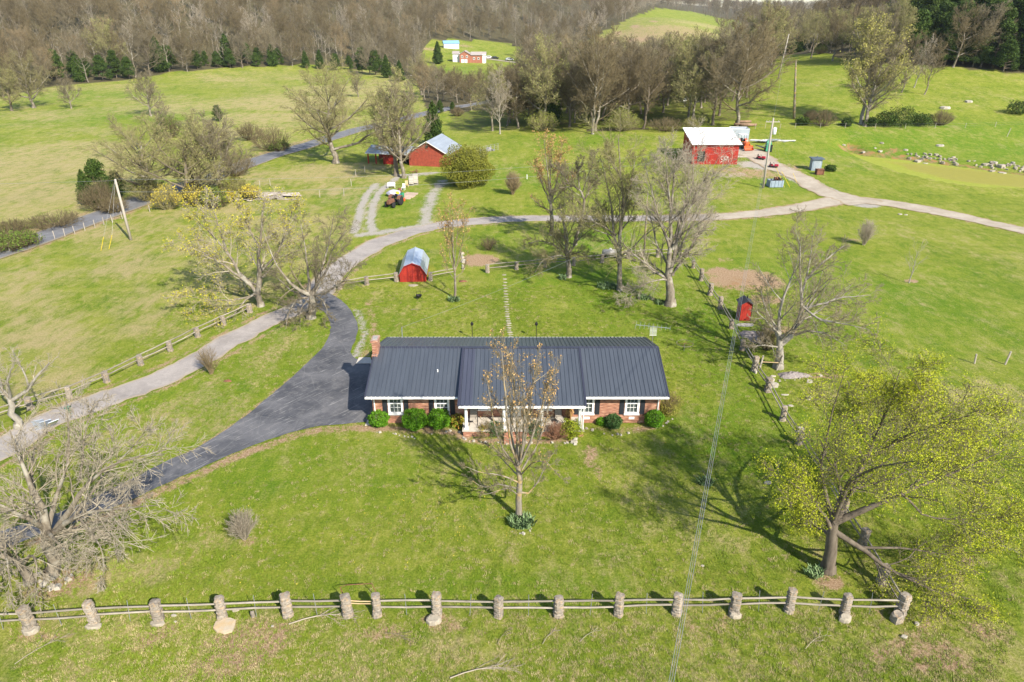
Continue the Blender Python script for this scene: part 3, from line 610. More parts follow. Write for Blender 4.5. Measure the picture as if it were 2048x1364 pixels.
def cedar(seed, H, w, n=5200, s=.22):
    r = np.random.default_rng(seed); z = r.beta(1.15, 1.5, n) * H; prof = np.clip(np.minimum(z / (H * .12), 1), 0, 1) ** .6 * (1 - (z / H) ** 1.5) ** .8
    a = r.uniform(0, 2 * PI, n); lump = 1 + .18 * np.sin(a * 3 + z * 1.7 + seed) + .14 * np.sin(a * 5 - z * 3.1) + .10 * np.cos(z * 6 + a * 2); rad = w * prof * lump * (1 - .55 * r.uniform(0, 1, n) ** 2.2)
    Q = np.stack([np.cos(a) * rad, np.sin(a) * rad, z + .15], 1); lf = cat([leafquads(Q, s, r, 2.0)])
    br = []
    for k in range(26):
        zz = H * (.1 + .75 * k / 26); aa = k * 2.4; rr_ = w * .7 * (1 - zz / H); br.append([(0, 0, zz), (math.cos(aa) * rr_ * .5, math.sin(aa) * rr_ * .5, zz + .15), (math.cos(aa) * rr_, math.sin(aa) * rr_, zz + .5)])
    tr = tubes(np.array([[(0, 0, -.2), (0, 0, H * .5), (0.05, 0, H * .95)]]), np.array([[w * .09, w * .06, .02]]), 6); b = tubes(np.array(br), np.full((26, 3), .03) * np.array([1.3, 1, .5]), 4)
    c = cat([tr, b]); return {'trunk': npmesh('trunk', c[0], c[1], B_DARK, True), 'crown': npmesh('crown', lf[0], lf[1], L_CEDAR)}
protos['cedar_a'] = cedar(11, 8.5, 2.1); protos['cedar_b'] = cedar(12, 7.0, 2.4); protos['cedar_c'] = cedar(13, 11, 2.6, 7000, .26)
def evergreen(seed, H, w, n=9000, s=.30, m=None):
    n = int(n * 1.8); s *= .68
    r = np.random.default_rng(seed); nb = 60; zc = H * (.12 + .84 * r.uniform(0, 1, nb) ** .9); a = r.uniform(0, 6.28, nb); rr_ = w * (1 - (zc / H) ** 1.6) * r.uniform(.45, 1.0, nb) + .2; C_ = np.stack([np.cos(a) * rr_, np.sin(a) * rr_, zc], 1)
    k = r.integers(0, nb, n); D = unit(r.normal(0, 1, (n, 3))) * (r.uniform(.4, 1, n) ** .5)[:, None] * np.array([1.25, 1.25, .75]) * (w * .26); Q = C_[k] + D; lf = cat([leafquads(Q, s, r, 2.0)])
    br = [[(0, 0, z * .82), (x * .5, y * .5, z * .93), (x, y, z)] for x, y, z in C_]; tr = tubes(np.array([[(0, 0, -.2), (0.1, 0, H * .5), (0.05, 0, H * .95)]]), np.array([[w * .07, w * .05, .03]]), 7); b = tubes(np.array(br), np.full((nb, 3), .05) * np.array([1.3, 1, .5]), 4)
    c = cat([tr, b]); return {'trunk': npmesh('trunk', c[0], c[1], B_DARK, True), 'crown': npmesh('crown', lf[0], lf[1], m or L_CEDAR)}
L_EVER = foliage('evergreen_foliage', [(.25, (.022, .044, .010)), (.5, (.048, .082, .015)), (.75, (.095, .135, .026))], .8, .5, .3)
protos['ever_a'] = evergreen(21, 13, 4.0, m=L_EVER); protos['ever_b'] = evergreen(22, 11, 3.2, 7000, m=L_EVER); protos['cedar_b'] = evergreen(23, 6.5, 2.3, 5200, .2)
def px_clear(base, names=None): return True
# ---- hero trees, limbs traced from the photo
LV_FINE = [dict(n=11, t0=.18, ang=42, lr=.40, K=5, S=5, up=.10, wig=.13, rr=.45), dict(n=8, t0=.15, ang=38, lr=.48, K=4, S=4, up=.06, wig=.13, rr=.5), dict(n=6, t0=.15, ang=36, lr=.5, K=3, S=3, up=.04, wig=.12, rr=.55), dict(n=5, t0=.15, ang=35, lr=.6, K=2, up=0, rr=.6)]
LV_FINE3 = [dict(n=12, t0=.15, ang=42, lr=.42, K=5, S=5, up=.10, wig=.15, rr=.45), dict(n=10, t0=.12, ang=40, lr=.5, K=4, S=3, up=.06, wig=.14, rr=.5), dict(n=8, t0=.1, ang=36, lr=.6, K=3, up=.03, wig=.12, rr=.6), dict(n=2, t0=.2, ang=34, lr=.5, K=2, rr=.7)]
def traced(base, trunk, limbs, px=True):
    """trunk / limbs: lists of (px,py,dy,r)"""
    f = lambda l: [loc_px(base, a, b_, d_) + (r_,) for a, b_, d_, r_ in l]
    T = f(trunk); T[0] = (0, 0, -.05, T[0][3]); return [T] + [f(l) for l in limbs]
def hero(name, basepx, trunk, limbs, lv, seed, mt, mc, label, leaf=None, mlf=None, twig=.011, leafname='leaves', cat_='tree', group=None):
    b_ = G(*basepx); M = mktree(name, tree_parts(seed, traced(b_, trunk, limbs), lv, twig, leaf), mt, mc, mlf, leafname); return plant(name, M, b_, label, cat_, group)
# front yard tree with orange buds
hero('maple_tree', (1038, 1036), [(1038, 1036, 0, 0.2), (1040, 975, 0, 0.168), (1035, 930, 0, 0.136), (1036, 850, .1, 0.056), (1015, 700, .3, 0.016)],
  [[(1038, 935, 0, 0.064), (1018, 880, -.3, 0.056), (1012, 800, -.2, 0.056), (1003, 700, 0, 0.012)], [(1040, 930, 0, 0.064), (1052, 870, .2, 0.056), (1062, 790, .3, 0.048), (1072, 725, .4, 0.012)],
   [(1042, 925, 0, 0.064), (1066, 870, -.2, 0.072), (1085, 810, .0, 0.048), (1112, 722, .2, 0.012)], [(1034, 930, 0, 0.064), (1022, 860, .8, 0.072), (1030, 780, 1.0, 0.04), (1022, 690, 1.0, 0.0096)],
   [(1040, 925, 0, 0.056), (1048, 860, -.8, 0.064), (1048, 780, -.9, 0.04), (1095, 745, -.5, 0.0096)], [(1036, 940, 0, 0.056), (1000, 890, .3, 0.056), (985, 830, .3, 0.032), (975, 760, .2, 0.0096)],
   [(1044, 940, 0, 0.056), (1075, 890, .2, 0.056), (1092, 840, .3, 0.036), (1104, 770, .3, 0.0096)], [(1038, 965, 0, 0.056), (1000, 950, -.5, 0.04), (960, 945, -.9, 0.024), (925, 930, -1.2, 0.008)],
   [(1038, 978, 0, 0.056), (1000, 968, .4, 0.036), (965, 975, .6, 0.024), (935, 955, 1.0, 0.008)], [(1042, 985, 0, 0.064), (1055, 988, 0, 0.048), (1075, 965, .2, 0.04), (1090, 935, .5, 0.016), (1110, 900, .6, 0.008)],
   [(1038, 990, 0, 0.04), (1015, 975, -1.2, 0.032), (985, 985, -2.0, 0.016), (965, 990, -2.3, 0.008)], [(1036, 950, 0, 0.048), (1010, 925, 1.5, 0.032), (990, 900, 2.4, 0.016), (955, 880, 3.0, 0.008)], [(1042, 950, 0, 0.048), (1065, 925, -1.5, 0.032), (1090, 920, -2.2, 0.016), (1120, 955, -2.2, 0.008)]],
  [dict(n=9, t0=.25, ang=27, lr=.235, K=5, S=4, up=.16, wig=.12, rr=.42, skip_trunk=False), dict(n=7, t0=.15, ang=32, lr=.48, K=4, up=.10, wig=.12, rr=.5), dict(n=8, t0=.1, ang=34, lr=.55, K=3, up=.05, wig=.12, rr=.6), dict(n=3, t0=.2, ang=34, lr=.5, K=2)], 31, B_LICH, T_GREY,
  'upright many-stemmed bare tree with orange buds on the front lawn before the porch', dict(n=1700, s=.06, spread=.05, zmin=7.0), L_ORANGE, .007, 'buds')
# big yellow-green tree lower right
hero('leafing_tree', (1655, 1140), [(1655, 1140, 0, 0.363), (1660, 1080, 0, 0.297), (1668, 1045, 0, 0.251), (1690, 990, .3, 0.185), (1725, 930, .8, 0.132), (1760, 850, 1.5, 0.066), (1800, 740, 2, 0.0198)],
  [[(1668, 1045, 0, 0.198), (1740, 1015, -.3, 0.145), (1800, 985, -.6, 0.106), (1900, 950, -.8, 0.0594), (2010, 900, -1, 0.0198)], [(1800, 985, -.6, 0.066), (1850, 1035, -1.4, 0.0462), (1930, 1040, -2, 0.0198), (2040, 1030, -2.4, 0.0099)],
   [(1665, 1060, 0, 0.172), (1720, 1095, -.6, 0.132), (1780, 1140, -1.4, 0.0792), (1860, 1180, -2.2, 0.0396), (1950, 1200, -2.8, 0.0132)], [(1720, 1095, -.6, 0.0792), (1800, 1095, -1, 0.0528), (1900, 1110, -1.2, 0.0198), (2020, 1090, -1.3, 0.0099)],
   [(1665, 1050, 0, 0.172), (1688, 985, 1, 0.132), (1720, 930, 1.8, 0.0858), (1840, 860, 2.5, 0.0396), (1960, 800, 3, 0.0132)], [(1668, 1040, 0, 0.145), (1650, 990, .2, 0.106), (1640, 930, .6, 0.066), (1665, 820, 1.2, 0.033), (1690, 740, 1.5, 0.0099)],
   [(1662, 1060, 0, 0.119), (1640, 1020, -.8, 0.0792), (1620, 990, -1.6, 0.0462), (1575, 960, -2.2, 0.0132)], [(1662, 1070, 0, 0.106), (1640, 1060, 1.2, 0.0726), (1610, 1030, 2.2, 0.0396), (1600, 1000, 3.5, 0.0132)],
   [(1720, 930, .8, 0.0924), (1790, 880, -.5, 0.0594), (1870, 850, -1.5, 0.033), (1980, 820, -2.5, 0.0099)], [(1668, 1040, 0, 0.119), (1700, 960, -1.5, 0.0792), (1760, 930, -2.8, 0.0462), (1850, 920, -4, 0.0132)], [(1655, 1050, 0, 0.106), (1680, 1010, 2.5, 0.0726), (1730, 960, 4.5, 0.0396), (1800, 900, 6, 0.0132)],
   [(1760, 850, 1.5, 0.0594), (1790, 790, .6, 0.0396), (1850, 740, .2, 0.0132)], [(1800, 985, -.6, 0.066), (1880, 930, 1.5, 0.0396), (1960, 880, 3, 0.0132)], [(1740, 900, 1, 0.066), (1700, 830, 2.5, 0.0396), (1740, 760, 4, 0.0132)], [(1700, 980, .3, 0.0792), (1780, 960, 3, 0.0528), (1900, 900, 5, 0.0264), (2030, 860, 6, 0.0099)]],
  [dict(n=9, t0=.3, ang=45, lr=.34, K=5, S=5, up=.06, wig=.16, rr=.42), dict(n=8, t0=.15, ang=42, lr=.5, K=4, S=3, up=.03, wig=.14, rr=.5), dict(n=8, t0=.12, ang=38, lr=.58, K=3, up=-.02, wig=.14, rr=.55)], 33, bark('brown_bark', (.17, .14, .105), (.07, .055, .04), 3), T_GREY,
  'large spreading tree with fresh yellow-green leaves in the lower right corner', dict(n=92000, s=.044, spread=.26), L_YGREEN, .012)
# bare spreading trees lower left
hero('bare_tree', (104, 1152), [(104, 1152, 0, 0.328), (100, 1090, 0, 0.281), (90, 1050, 0, 0.234), (72, 990, .2, 0.14), (45, 930, .4, 0.0936), (20, 860, .5, 0.0234)],
  [[(100, 1080, 0, 0.187), (140, 1020, 0, 0.14), (175, 970, -.2, 0.101), (215, 930, -.3, 0.0624), (330, 900, -.6, 0.0156)], [(100, 1070, 0, 0.172), (150, 1035, -.8, 0.117), (200, 1020, -1.3, 0.0702), (320, 1010, -2, 0.0156)],
   [(90, 1060, 0, 0.156), (70, 1010, .8, 0.109), (60, 940, 1.4, 0.0702), (75, 880, 1.8, 0.0234)], [(95, 1060, 0, 0.14), (110, 1000, .8, 0.101), (135, 930, 1.4, 0.0702), (138, 860, 1.6, 0.0468), (132, 800, 1.8, 0.0156)],
   [(95, 1060, 0, 0.156), (60, 1040, -.8, 0.109), (20, 1020, -1.4, 0.0702), (-40, 990, -1.6, 0.0234)], [(150, 1030, -.3, 0.078), (200, 960, .8, 0.0546), (260, 900, 1.4, 0.0312), (300, 850, 1.8, 0.0117)],
   [(150, 1030, -.5, 0.078), (180, 1060, -1.6, 0.0468), (205, 1100, -2.6, 0.0234), (208, 1160, -3.2, 0.00936)], [(95, 1070, 0, 0.109), (120, 1050, 1.8, 0.0702), (170, 1000, 3.2, 0.039), (240, 960, 4.2, 0.0156)],
   [(95, 1060, 0, 0.109), (110, 1080, -1.5, 0.0624), (140, 1110, -2.4, 0.0312), (160, 1100, -3.2, 0.0117)], [(160, 960, .2, 0.0702), (165, 900, 0, 0.0468), (175, 840, .2, 0.0234), (190, 800, .3, 0.00936)]],
  [dict(n=9, t0=.25, ang=40, lr=.40, K=5, S=4, up=.04, wig=.15, rr=.4), dict(n=8, t0=.12, ang=38, lr=.5, K=4, S=3, up=.03, wig=.13, rr=.5), dict(n=7, t0=.1, ang=32, lr=.6, K=3, up=.0, wig=.12, rr=.6), dict(n=2, t0=.2, ang=30, lr=.5, K=2)], 35, B_GREY, T_PALE,
  'big bare tree with many pale spreading twigs over the drive in the lower left')
hero('bare_tree', (60, 1165), [(60, 1165, 0, 0.24), (40, 1130, 0, 0.192), (10, 1110, -.3, 0.128), (-60, 1090, -.6, 0.04)],
  [[(40, 1135, 0, 0.112), (60, 1110, -.8, 0.072), (75, 1120, -1.6, 0.04), (70, 1190, -2.6, 0.012)], [(20, 1115, 0, 0.104), (10, 1100, -1, 0.064), (15, 1130, -1.9, 0.032), (25, 1190, -2.8, 0.012)], [(20, 1115, 0, 0.096), (-10, 1080, .5, 0.064), (0, 1040, 1.2, 0.024)], [(0, 1105, -.4, 0.08), (-20, 1120, -1.4, 0.048), (-15, 1180, -2.4, 0.012)]],
  [dict(n=8, t0=.25, ang=40, lr=.45, K=4, S=4, up=-.04, wig=.16, rr=.4), dict(n=7, t0=.12, ang=38, lr=.5, K=4, S=3, up=-.04, wig=.13, rr=.5), dict(n=6, t0=.1, ang=32, lr=.6, K=3, up=-.02, wig=.12, rr=.6), dict(n=2, t0=.2, ang=30, lr=.5, K=2)], 36, B_GREY, T_PALE,
  'low drooping bare tree at the left edge above the corner of the front fence')
# pale-trunked tree at the left edge
hero('bare_tree', (38, 856), [(38, 856, 0, .26), (28, 820, 0, .22), (20, 800, 0, .19), (5, 780, .1, .12), (-10, 730, .1, .04)],
  [[(20, 803, 0, .15), (50, 785, 0, .11), (75, 748, .2, .08), (100, 725, .2, .03)], [(60, 775, 0, .07), (45, 740, 0, .05), (25, 700, .3, .02)], [(10, 790, 0, .12), (-20, 760, .5, .08), (-40, 700, .8, .02)], [(20, 800, 0, .1), (15, 760, -.7, .07), (30, 720, -1, .02)]],
  [dict(n=8, t0=.3, ang=38, lr=.4, K=4, S=4, up=.05, wig=.15, rr=.4), dict(n=7, t0=.12, ang=38, lr=.5, K=3, S=3, up=.03, wig=.13, rr=.5), dict(n=5, t0=.12, ang=32, lr=.5, K=2, up=0, wig=.1, rr=.6)], 37, B_PALE, T_PALE,
  'bare tree with a pale forked trunk at the left edge beside the lane')
# old pollard at the fork of the drive
hero('pollard_tree', (622, 636), [(622, 636, 0, 0.413), (624, 600, 0, 0.375), (628, 578, 0, 0.315), (640, 550, .2, 0.135), (655, 500, .4, 0.075), (668, 430, .6, 0.0225)],
  [[(620, 590, 0, 0.225), (590, 575, -.3, 0.15), (560, 545, -.3, 0.09), (540, 500, 0, 0.06), (522, 450, .3, 0.0225)], [(618, 585, 0, 0.15), (617, 550, .3, 0.12), (612, 500, .5, 0.0675), (600, 440, .8, 0.0225)], [(628, 580, 0, 0.15), (650, 545, -.4, 0.105), (665, 500, -.6, 0.06), (700, 450, -.9, 0.015)],
   [(625, 590, 0, 0.12), (655, 585, -1.0, 0.075), (690, 560, -1.8, 0.0375), (715, 520, -2.3, 0.015)], [(615, 595, 0, 0.12), (590, 600, -1.0, 0.075), (575, 630, -2.0, 0.0375), (570, 670, -2.8, 0.015)], [(625, 590, 0, 0.12), (640, 570, 1.4, 0.075), (660, 530, 2.3, 0.0375), (690, 480, 3, 0.015)], [(612, 590, 0, 0.12), (580, 580, 1.4, 0.075), (560, 560, 2.4, 0.045), (530, 540, 3, 0.015)],
   [(622, 600, 0, 0.09), (610, 605, -1.4, 0.06), (600, 620, -2.2, 0.03), (600, 660, -2.7, 0.0112)], [(628, 590, 0, 0.09), (645, 600, -1.2, 0.0525), (655, 620, -1.8, 0.0225), (650, 650, -2.2, 0.0112)]],
  [dict(n=10, t0=.15, ang=48, lr=.34, K=5, S=4, up=.04, wig=.22, rr=.38), dict(n=8, t0=.12, ang=40, lr=.5, K=4, S=3, up=.0, wig=.16, rr=.5), dict(n=9, t0=.1, ang=36, lr=.6, K=3, up=-.02, wig=.14, rr=.6), dict(n=2, t0=.3, ang=30, lr=.5, K=2)], 38, B_GREY, T_GREY,
  'old thick-trunked pollard tree standing where the blacktop drive leaves the lane')
hero('budding_tree', (522, 612), [(522, 612, 0, 0.336), (516, 575, 0, 0.288), (518, 530, 0, 0.208), (521, 480, .1, 0.128), (528, 400, .2, 0.032)],
  [[(512, 585, 0, 0.208), (478, 545, 0, 0.16), (452, 500, .2, 0.112), (440, 460, .3, 0.064), (420, 400, .5, 0.016)], [(500, 570, 0, 0.16), (450, 530, -.4, 0.104), (405, 505, -.6, 0.056), (350, 480, -.8, 0.016)], [(465, 520, 0, 0.104), (425, 470, .4, 0.064), (380, 430, .5, 0.016)],
   [(516, 550, 0, 0.144), (560, 500, .3, 0.096), (580, 440, .5, 0.048), (590, 400, .5, 0.016)], [(520, 500, 0, 0.096), (495, 450, -.3, 0.064), (470, 400, 0, 0.016)], [(512, 590, 0, 0.128), (470, 600, -1, 0.08), (420, 600, -1.8, 0.04), (360, 590, -2.3, 0.016)], [(512, 585, 0, 0.12), (490, 600, -2, 0.072), (460, 640, -3.4, 0.032), (400, 670, -4.4, 0.012)],
   [(515, 570, 0, 0.112), (480, 560, 2, 0.072), (430, 530, 3.5, 0.04), (400, 500, 4.5, 0.016)], [(518, 560, 0, 0.112), (540, 540, 2, 0.072), (560, 500, 3.5, 0.032), (570, 450, 4, 0.016)]],
  [dict(n=9, t0=.25, ang=42, lr=.36, K=5, S=4, up=.05, wig=.16, rr=.4), dict(n=8, t0=.12, ang=40, lr=.5, K=4, S=3, up=.02, wig=.14, rr=.5), dict(n=9, t0=.1, ang=36, lr=.6, K=3, up=0, wig=.14, rr=.6), dict(n=2, t0=.3, ang=30, lr=.5, K=2)], 39, B_GREY, T_PALE,
  'wide grey tree with yellow-green buds left of the lane beside the old pollard', dict(n=9000, s=.09, spread=.12), foliage('yellow_buds', [(.25, (.30, .28, .02)), (.7, (.48, .42, .05))]), .011, 'buds')
# trees behind the house
hero('bare_tree', (1340, 610), [(1340, 610, 0, .50), (1338, 575, 0, .42), (1338, 540, 0, .30), (1342, 480, .1, .20), (1342, 420, .2, .14), (1350, 330, .3, .04)],
  [[(1340, 545, 0, .24), (1352, 500, 0, .18), (1368, 440, .2, .13), (1395, 380, .4, .08), (1435, 320, .5, .03)], [(1345, 550, 0, .2), (1365, 520, -.3, .14), (1390, 480, -.5, .09), (1420, 440, -.7, .03)], [(1340, 500, 0, .16), (1322, 450, 0, .12), (1308, 400, .2, .07), (1290, 330, .3, .02)],
   [(1345, 500, 0, .16), (1362, 430, .8, .11), (1385, 370, 1.2, .07), (1388, 290, 1.5, .02)], [(1342, 420, 0, .1), (1335, 360, -.5, .07), (1330, 290, -.6, .02)], [(1335, 560, 0, .12), (1310, 560, -1, .07), (1280, 570, -2, .03), (1240, 600, -2.6, .012)], [(1338, 560, 0, .12), (1320, 540, 1.4, .08), (1290, 520, 2.4, .04), (1260, 520, 3, .015)], [(1345, 520, 0, .13), (1375, 470, 1.8, .09), (1410, 400, 2.6, .05), (1425, 350, 3, .02)]],
  LV_FINE3, 40, B_GREY, T_PALE, 'big many-limbed bare tree nearest the corner of the back yard fence', None, None, .012)
hero('bare_tree', (1239, 580), [(1239, 580, 0, .30), (1238, 540, 0, .24), (1240, 480, 0, .20), (1246, 400, .1, .13), (1240, 340, .2, .08), (1236, 270, .2, .03)],
  [[(1240, 520, 0, .16), (1228, 470, 0, .13), (1225, 420, .2, .10), (1212, 360, .3, .06), (1200, 310, .4, .02)], [(1232, 470, 0, .12), (1210, 455, -.4, .08), (1180, 440, -.7, .06), (1130, 430, -1, .02)], [(1243, 430, 0, .10), (1262, 370, .2, .07), (1272, 310, .3, .02)], [(1240, 350, 0, .08), (1224, 330, -.3, .05), (1215, 290, -.4, .02)], [(1243, 460, 0, .1), (1258, 440, .8, .06), (1280, 380, 1.4, .02)], [(1236, 500, 0, .09), (1215, 470, 1.2, .06), (1195, 410, 2, .02)]],
  LV_FINE3, 41, B_GREY, T_OLIVE, 'tall slim twin-stemmed tree, the middle one of the trees behind the house', dict(n=1800, s=.09, spread=.15), L_PALEG, .012, 'buds')
hero('bare_tree', (1137, 554), [(1137, 554, 0, .32), (1136, 520, 0, .27), (1133, 490, 0, .18), (1128, 450, .2, .08), (1120, 410, .2, .03)],
  [[(1138, 505, 0, .12), (1155, 480, 0, .09), (1180, 460, .3, .04), (1200, 440, .4, .02)], [(1134, 510, 0, .12), (1110, 490, .2, .09), (1080, 480, .3, .05), (1050, 490, .4, .02)], [(1136, 515, 0, .1), (1115, 510, -1, .07), (1085, 520, -1.8, .03), (1070, 545, -2.2, .015)], [(1136, 510, 0, .1), (1160, 505, -1, .06), (1185, 515, -1.7, .02)], [(1134, 500, 0, .1), (1120, 480, 1.4, .06), (1100, 450, 2.2, .02)]],
  LV_FINE3, 42, B_GREY, T_OLIVE, 'low twiggy dark tree at the fence, leftmost of the trees behind the house', None, None, .012)
hero('curved_tree', (1150, 490), [(1150, 490, 0, .24), (1160, 445, 0, .19), (1169, 415, 0, .17), (1168, 390, 0, .14), (1155, 375, 0, .10), (1130, 365, 0, .04)],
  [[(1168, 400, 0, .1), (1185, 370, .4, .07), (1205, 350, .6, .03)], [(1160, 378, 0, .09), (1155, 350, .8, .06), (1165, 320, 1.2, .02)], [(1150, 372, 0, .08), (1120, 375, -1, .05), (1100, 385, -1.8, .02)], [(1165, 385, 0, .08), (1180, 340, -.8, .05), (1190, 310, -1, .02)], [(1140, 370, 0, .08), (1120, 340, 1, .05), (1100, 330, 1.6, .02)]],
  LV_FINE3, 43, B_GREY, T_GREY, 'tree with a curved leaning trunk beyond the back yard fence beside the lane', None, None, .014)
hero('orange_topped_tree', (1103, 470), [(1103, 470, 0, .28), (1103, 430, 0, .24), (1102, 400, 0, .18), (1096, 350, 0, .08), (1088, 280, 0, .02)],
  [[(1102, 405, 0, .11), (1112, 370, .2, .08), (1120, 320, .3, .04), (1125, 285, .4, .015)], [(1102, 410, 0, .1), (1085, 370, .2, .07), (1075, 330, .3, .02)], [(1103, 405, 0, .1), (1125, 380, -.5, .06), (1145, 350, -.6, .02)], [(1102, 400, 0, .1), (1100, 350, .8, .06), (1105, 290, .9, .015)], [(1103, 425, 0, .08), (1080, 410, -.6, .05), (1062, 395, -1, .02)], [(1102, 420, 0, .08), (1125, 415, .6, .05), (1140, 400, 1, .02)]],
  [dict(n=10, t0=.2, ang=28, lr=.32, K=4, S=4, up=.15, wig=.12, rr=.42), dict(n=8, t0=.15, ang=32, lr=.5, K=3, up=.1, wig=.12, rr=.5), dict(n=5, t0=.15, ang=32, lr=.55, K=2, up=.05, wig=.1, rr=.6)], 44, B_GREY, T_TAN, 'upright tree with an orange-brown top at the near edge of the lane behind the yard', dict(n=3200, s=.11, spread=.12, zmin=7.5), L_ORANGE, .014, 'buds')
t_slim = hero('bare_tree', (910, 597), [(910, 597, 0, 0.13), (910, 560, 0, 0.111), (908, 530, 0, 0.0845), (906, 480, 0, 0.039), (905, 410, 0, 0.00975)],
  [[(909, 545, 0, 0.0455), (900, 510, 0, 0.0325), (890, 470, .2, 0.0195), (880, 430, .2, 0.0065)], [(909, 545, 0, 0.0455), (918, 510, 0, 0.0325), (928, 470, -.2, 0.0195), (934, 430, -.2, 0.0065)], [(908, 535, 0, 0.0455), (905, 490, .7, 0.026), (898, 420, .9, 0.0065)], [(908, 535, 0, 0.0455), (912, 490, -.7, 0.026), (918, 420, -.9, 0.0065)], [(910, 560, 0, 0.0325), (895, 540, -.4, 0.0195), (885, 500, -.6, 0.0065)], [(910, 556, 0, 0.0325), (925, 545, .4, 0.0195), (935, 510, .6, 0.0065)]],
  [dict(n=9, t0=.2, ang=24, lr=.32, K=4, S=4, up=.16, wig=.1, rr=.42), dict(n=7, t0=.15, ang=28, lr=.5, K=3, up=.1, wig=.1, rr=.5), dict(n=4, t0=.15, ang=30, lr=.55, K=2, up=.05, wig=.1, rr=.6)], 45, B_GREY, T_TAN, 'slim oval bare tree with rusty buds right of the small red barn shed', dict(n=900, s=.10, spread=.08, zmin=5.5), L_ORANGE, .011, 'buds')
hero('bare_tree', (1556, 735), [(1556, 735, 0, .38), (1558, 700, 0, .32), (1559, 685, 0, .26), (1556, 640, .1, .13), (1568, 585, .2, .09), (1590, 545, .3, .05), (1600, 500, .3, .02)],
  [[(1560, 690, 0, .26), (1585, 672, 0, .22), (1598, 640, .2, .17), (1603, 590, .4, .12), (1618, 540, .6, .07), (1625, 470, .8, .02)], [(1602, 620, .2, .12), (1635, 610, 0, .09), (1680, 595, -.2, .06), (1740, 590, -.4, .02)], [(1590, 670, 0, .12), (1615, 662, -.6, .09), (1650, 665, -1.2, .05), (1690, 690, -1.8, .02)],
   [(1603, 590, .4, .1), (1600, 545, -.4, .07), (1600, 490, -.6, .03), (1590, 455, -.8, .01)], [(1610, 560, .5, .09), (1650, 520, .8, .06), (1690, 490, 1, .02)], [(1570, 680, 0, .12), (1590, 650, 2, .08), (1640, 620, 3.4, .05), (1700, 570, 4.4, .015)], [(1560, 670, 0, .1), (1540, 650, -1, .06), (1510, 620, -1.6, .02)], [(1558, 680, 0, .10), (1550, 660, 1.6, .07), (1540, 620, 2.8, .03), (1530, 560, 3.4, .015)], [(1560, 695, 0, .08), (1530, 690, -1, .05), (1495, 695, -1.6, .02)],[(1602, 610, .2, .10), (1640, 640, -1.5, .07), (1700, 650, -2.6, .04), (1740, 660, -3, .015)]],
  LV_FINE, 46, B_PALE, T_GREY, 'bare forked tree by the wooden gate beside the small red outhouse', None, None, .010)
# mid-distance named trees
def mid(name, px, py, key, s, label, group=None, rz=None, sz=None, cat_='tree'):
    b_ = G(px, py); return plant(name, protos[key], b_, label, cat_, group, rnd.uniform(0, 6.28) if rz is None else rz, (s, s, sz) if sz else s)
def wide(seed, H, r0, mt, mc, leaf=None, mlf=None, n1=10, tw=.018, **kw):
    kw.setdefault('nl', 11); kw.setdefault('spread', .48); kw.setdefault('rise', .85); kw.setdefault('z0', .18)
    return mktree('w', tree_parts(seed, gen_limbs(seed, H, r0, **kw), [dict(n=n1, t0=.2, ang=44, lr=.42, K=4, S=4, up=.12, wig=.16, rr=.45), dict(n=12, t0=.12, ang=42, lr=.52, K=3, up=.08, wig=.14, rr=.5), dict(n=9, t0=.12, ang=36, lr=.55, K=2, up=.03, rr=.6)], tw, leaf), mt, mc, mlf)
W1 = wide(51, 13.5, .5, B_GREY, T_OLIVE, spread=.56, nl=14); W2 = wide(52, 12, .42, B_DARK, T_OLIVE, dict(n=2500, s=.13, spread=.2), L_PALEG); W3 = wide(53, 12, .36, B_GREY, T_GREY, spread=.4)
plant('spreading_tree', W1, G(672, 326), 'large dense round-crowned bare tree beside the county road left of the long red barn', 'tree', rz=.4, s=(1.2, 1.2, 1.05))
plant('spreading_tree', W2, G(793, 352), 'tree with twin trunks standing between the gravel tracks before the red barn', 'tree', rz=2.4, s=1.1)
plant('spreading_tree', W3, G(808, 356), 'thinner olive-twigged tree right beside the twin-trunked tree before the red barn', 'tree', rz=1.4, s=1.05)
plant('spreading_tree', W2, G(371, 410), 'broad olive tree on the near verge of the county road above the yellow bush', 'tree', rz=1.2, s=(1.05, 1.05, .84))
plant('spreading_tree', W3, G(447, 392), 'dark-trunked wide tree on the county road verge right of the olive one', 'tree', rz=3.2, s=(1.1, 1.1, .86))
plant('spreading_tree', W1, G(300, 392), 'low brown spreading tree left of the two verge trees by the county road', 'tree', rz=5.2, s=(.9, .9, .72))
plant('spreading_tree', W3, G(1730, 252), 'tall leaning tree with pale yellow-green crown standing behind the pond bank', 'tree', rz=.6, s=1.25).rotation_euler = (0, R_(8), .6)
W4 = wide(54, 13, .34, B_PALE, T_OLIVE, dict(n=5200, s=.15, spread=.25), foliage('pale_yellow_buds', [(.25, (.24, .23, .05)), (.7, (.37, .34, .09))]), spread=.42, z0=.3)
plant('spreading_tree', W4, G(1722, 248), 'pale yellow-green budding tree just behind the scrub on the far side of the pond', 'tree', rz=2.0, s=1.3)
plant('spreading_tree', W3, G(302, 232), 'lone grey bare tree casting its shadow in the middle of the far left meadow', 'tree', rz=.7, s=.82)
for i, (px, py, s, lb) in enumerate([(24, 222, .85, 'olive bare tree at the left edge, first of the three at the meadow edge'), (68, 216, .9, 'olive round bare tree, second of the three at the left meadow edge'), (143, 217, .62, 'small pale dead-topped tree right of the olive trees at the left meadow edge')]):
    plant('meadow_tree', (W2, W1, W3)[i], G(px, py), lb, 'tree', rz=i * 2.1, s=s)
plant('spreading_tree', W3, G(335, 272), 'sparse grey-green tree at the edge of the scrub below the lone meadow tree', 'tree', rz=2.2, s=.5)
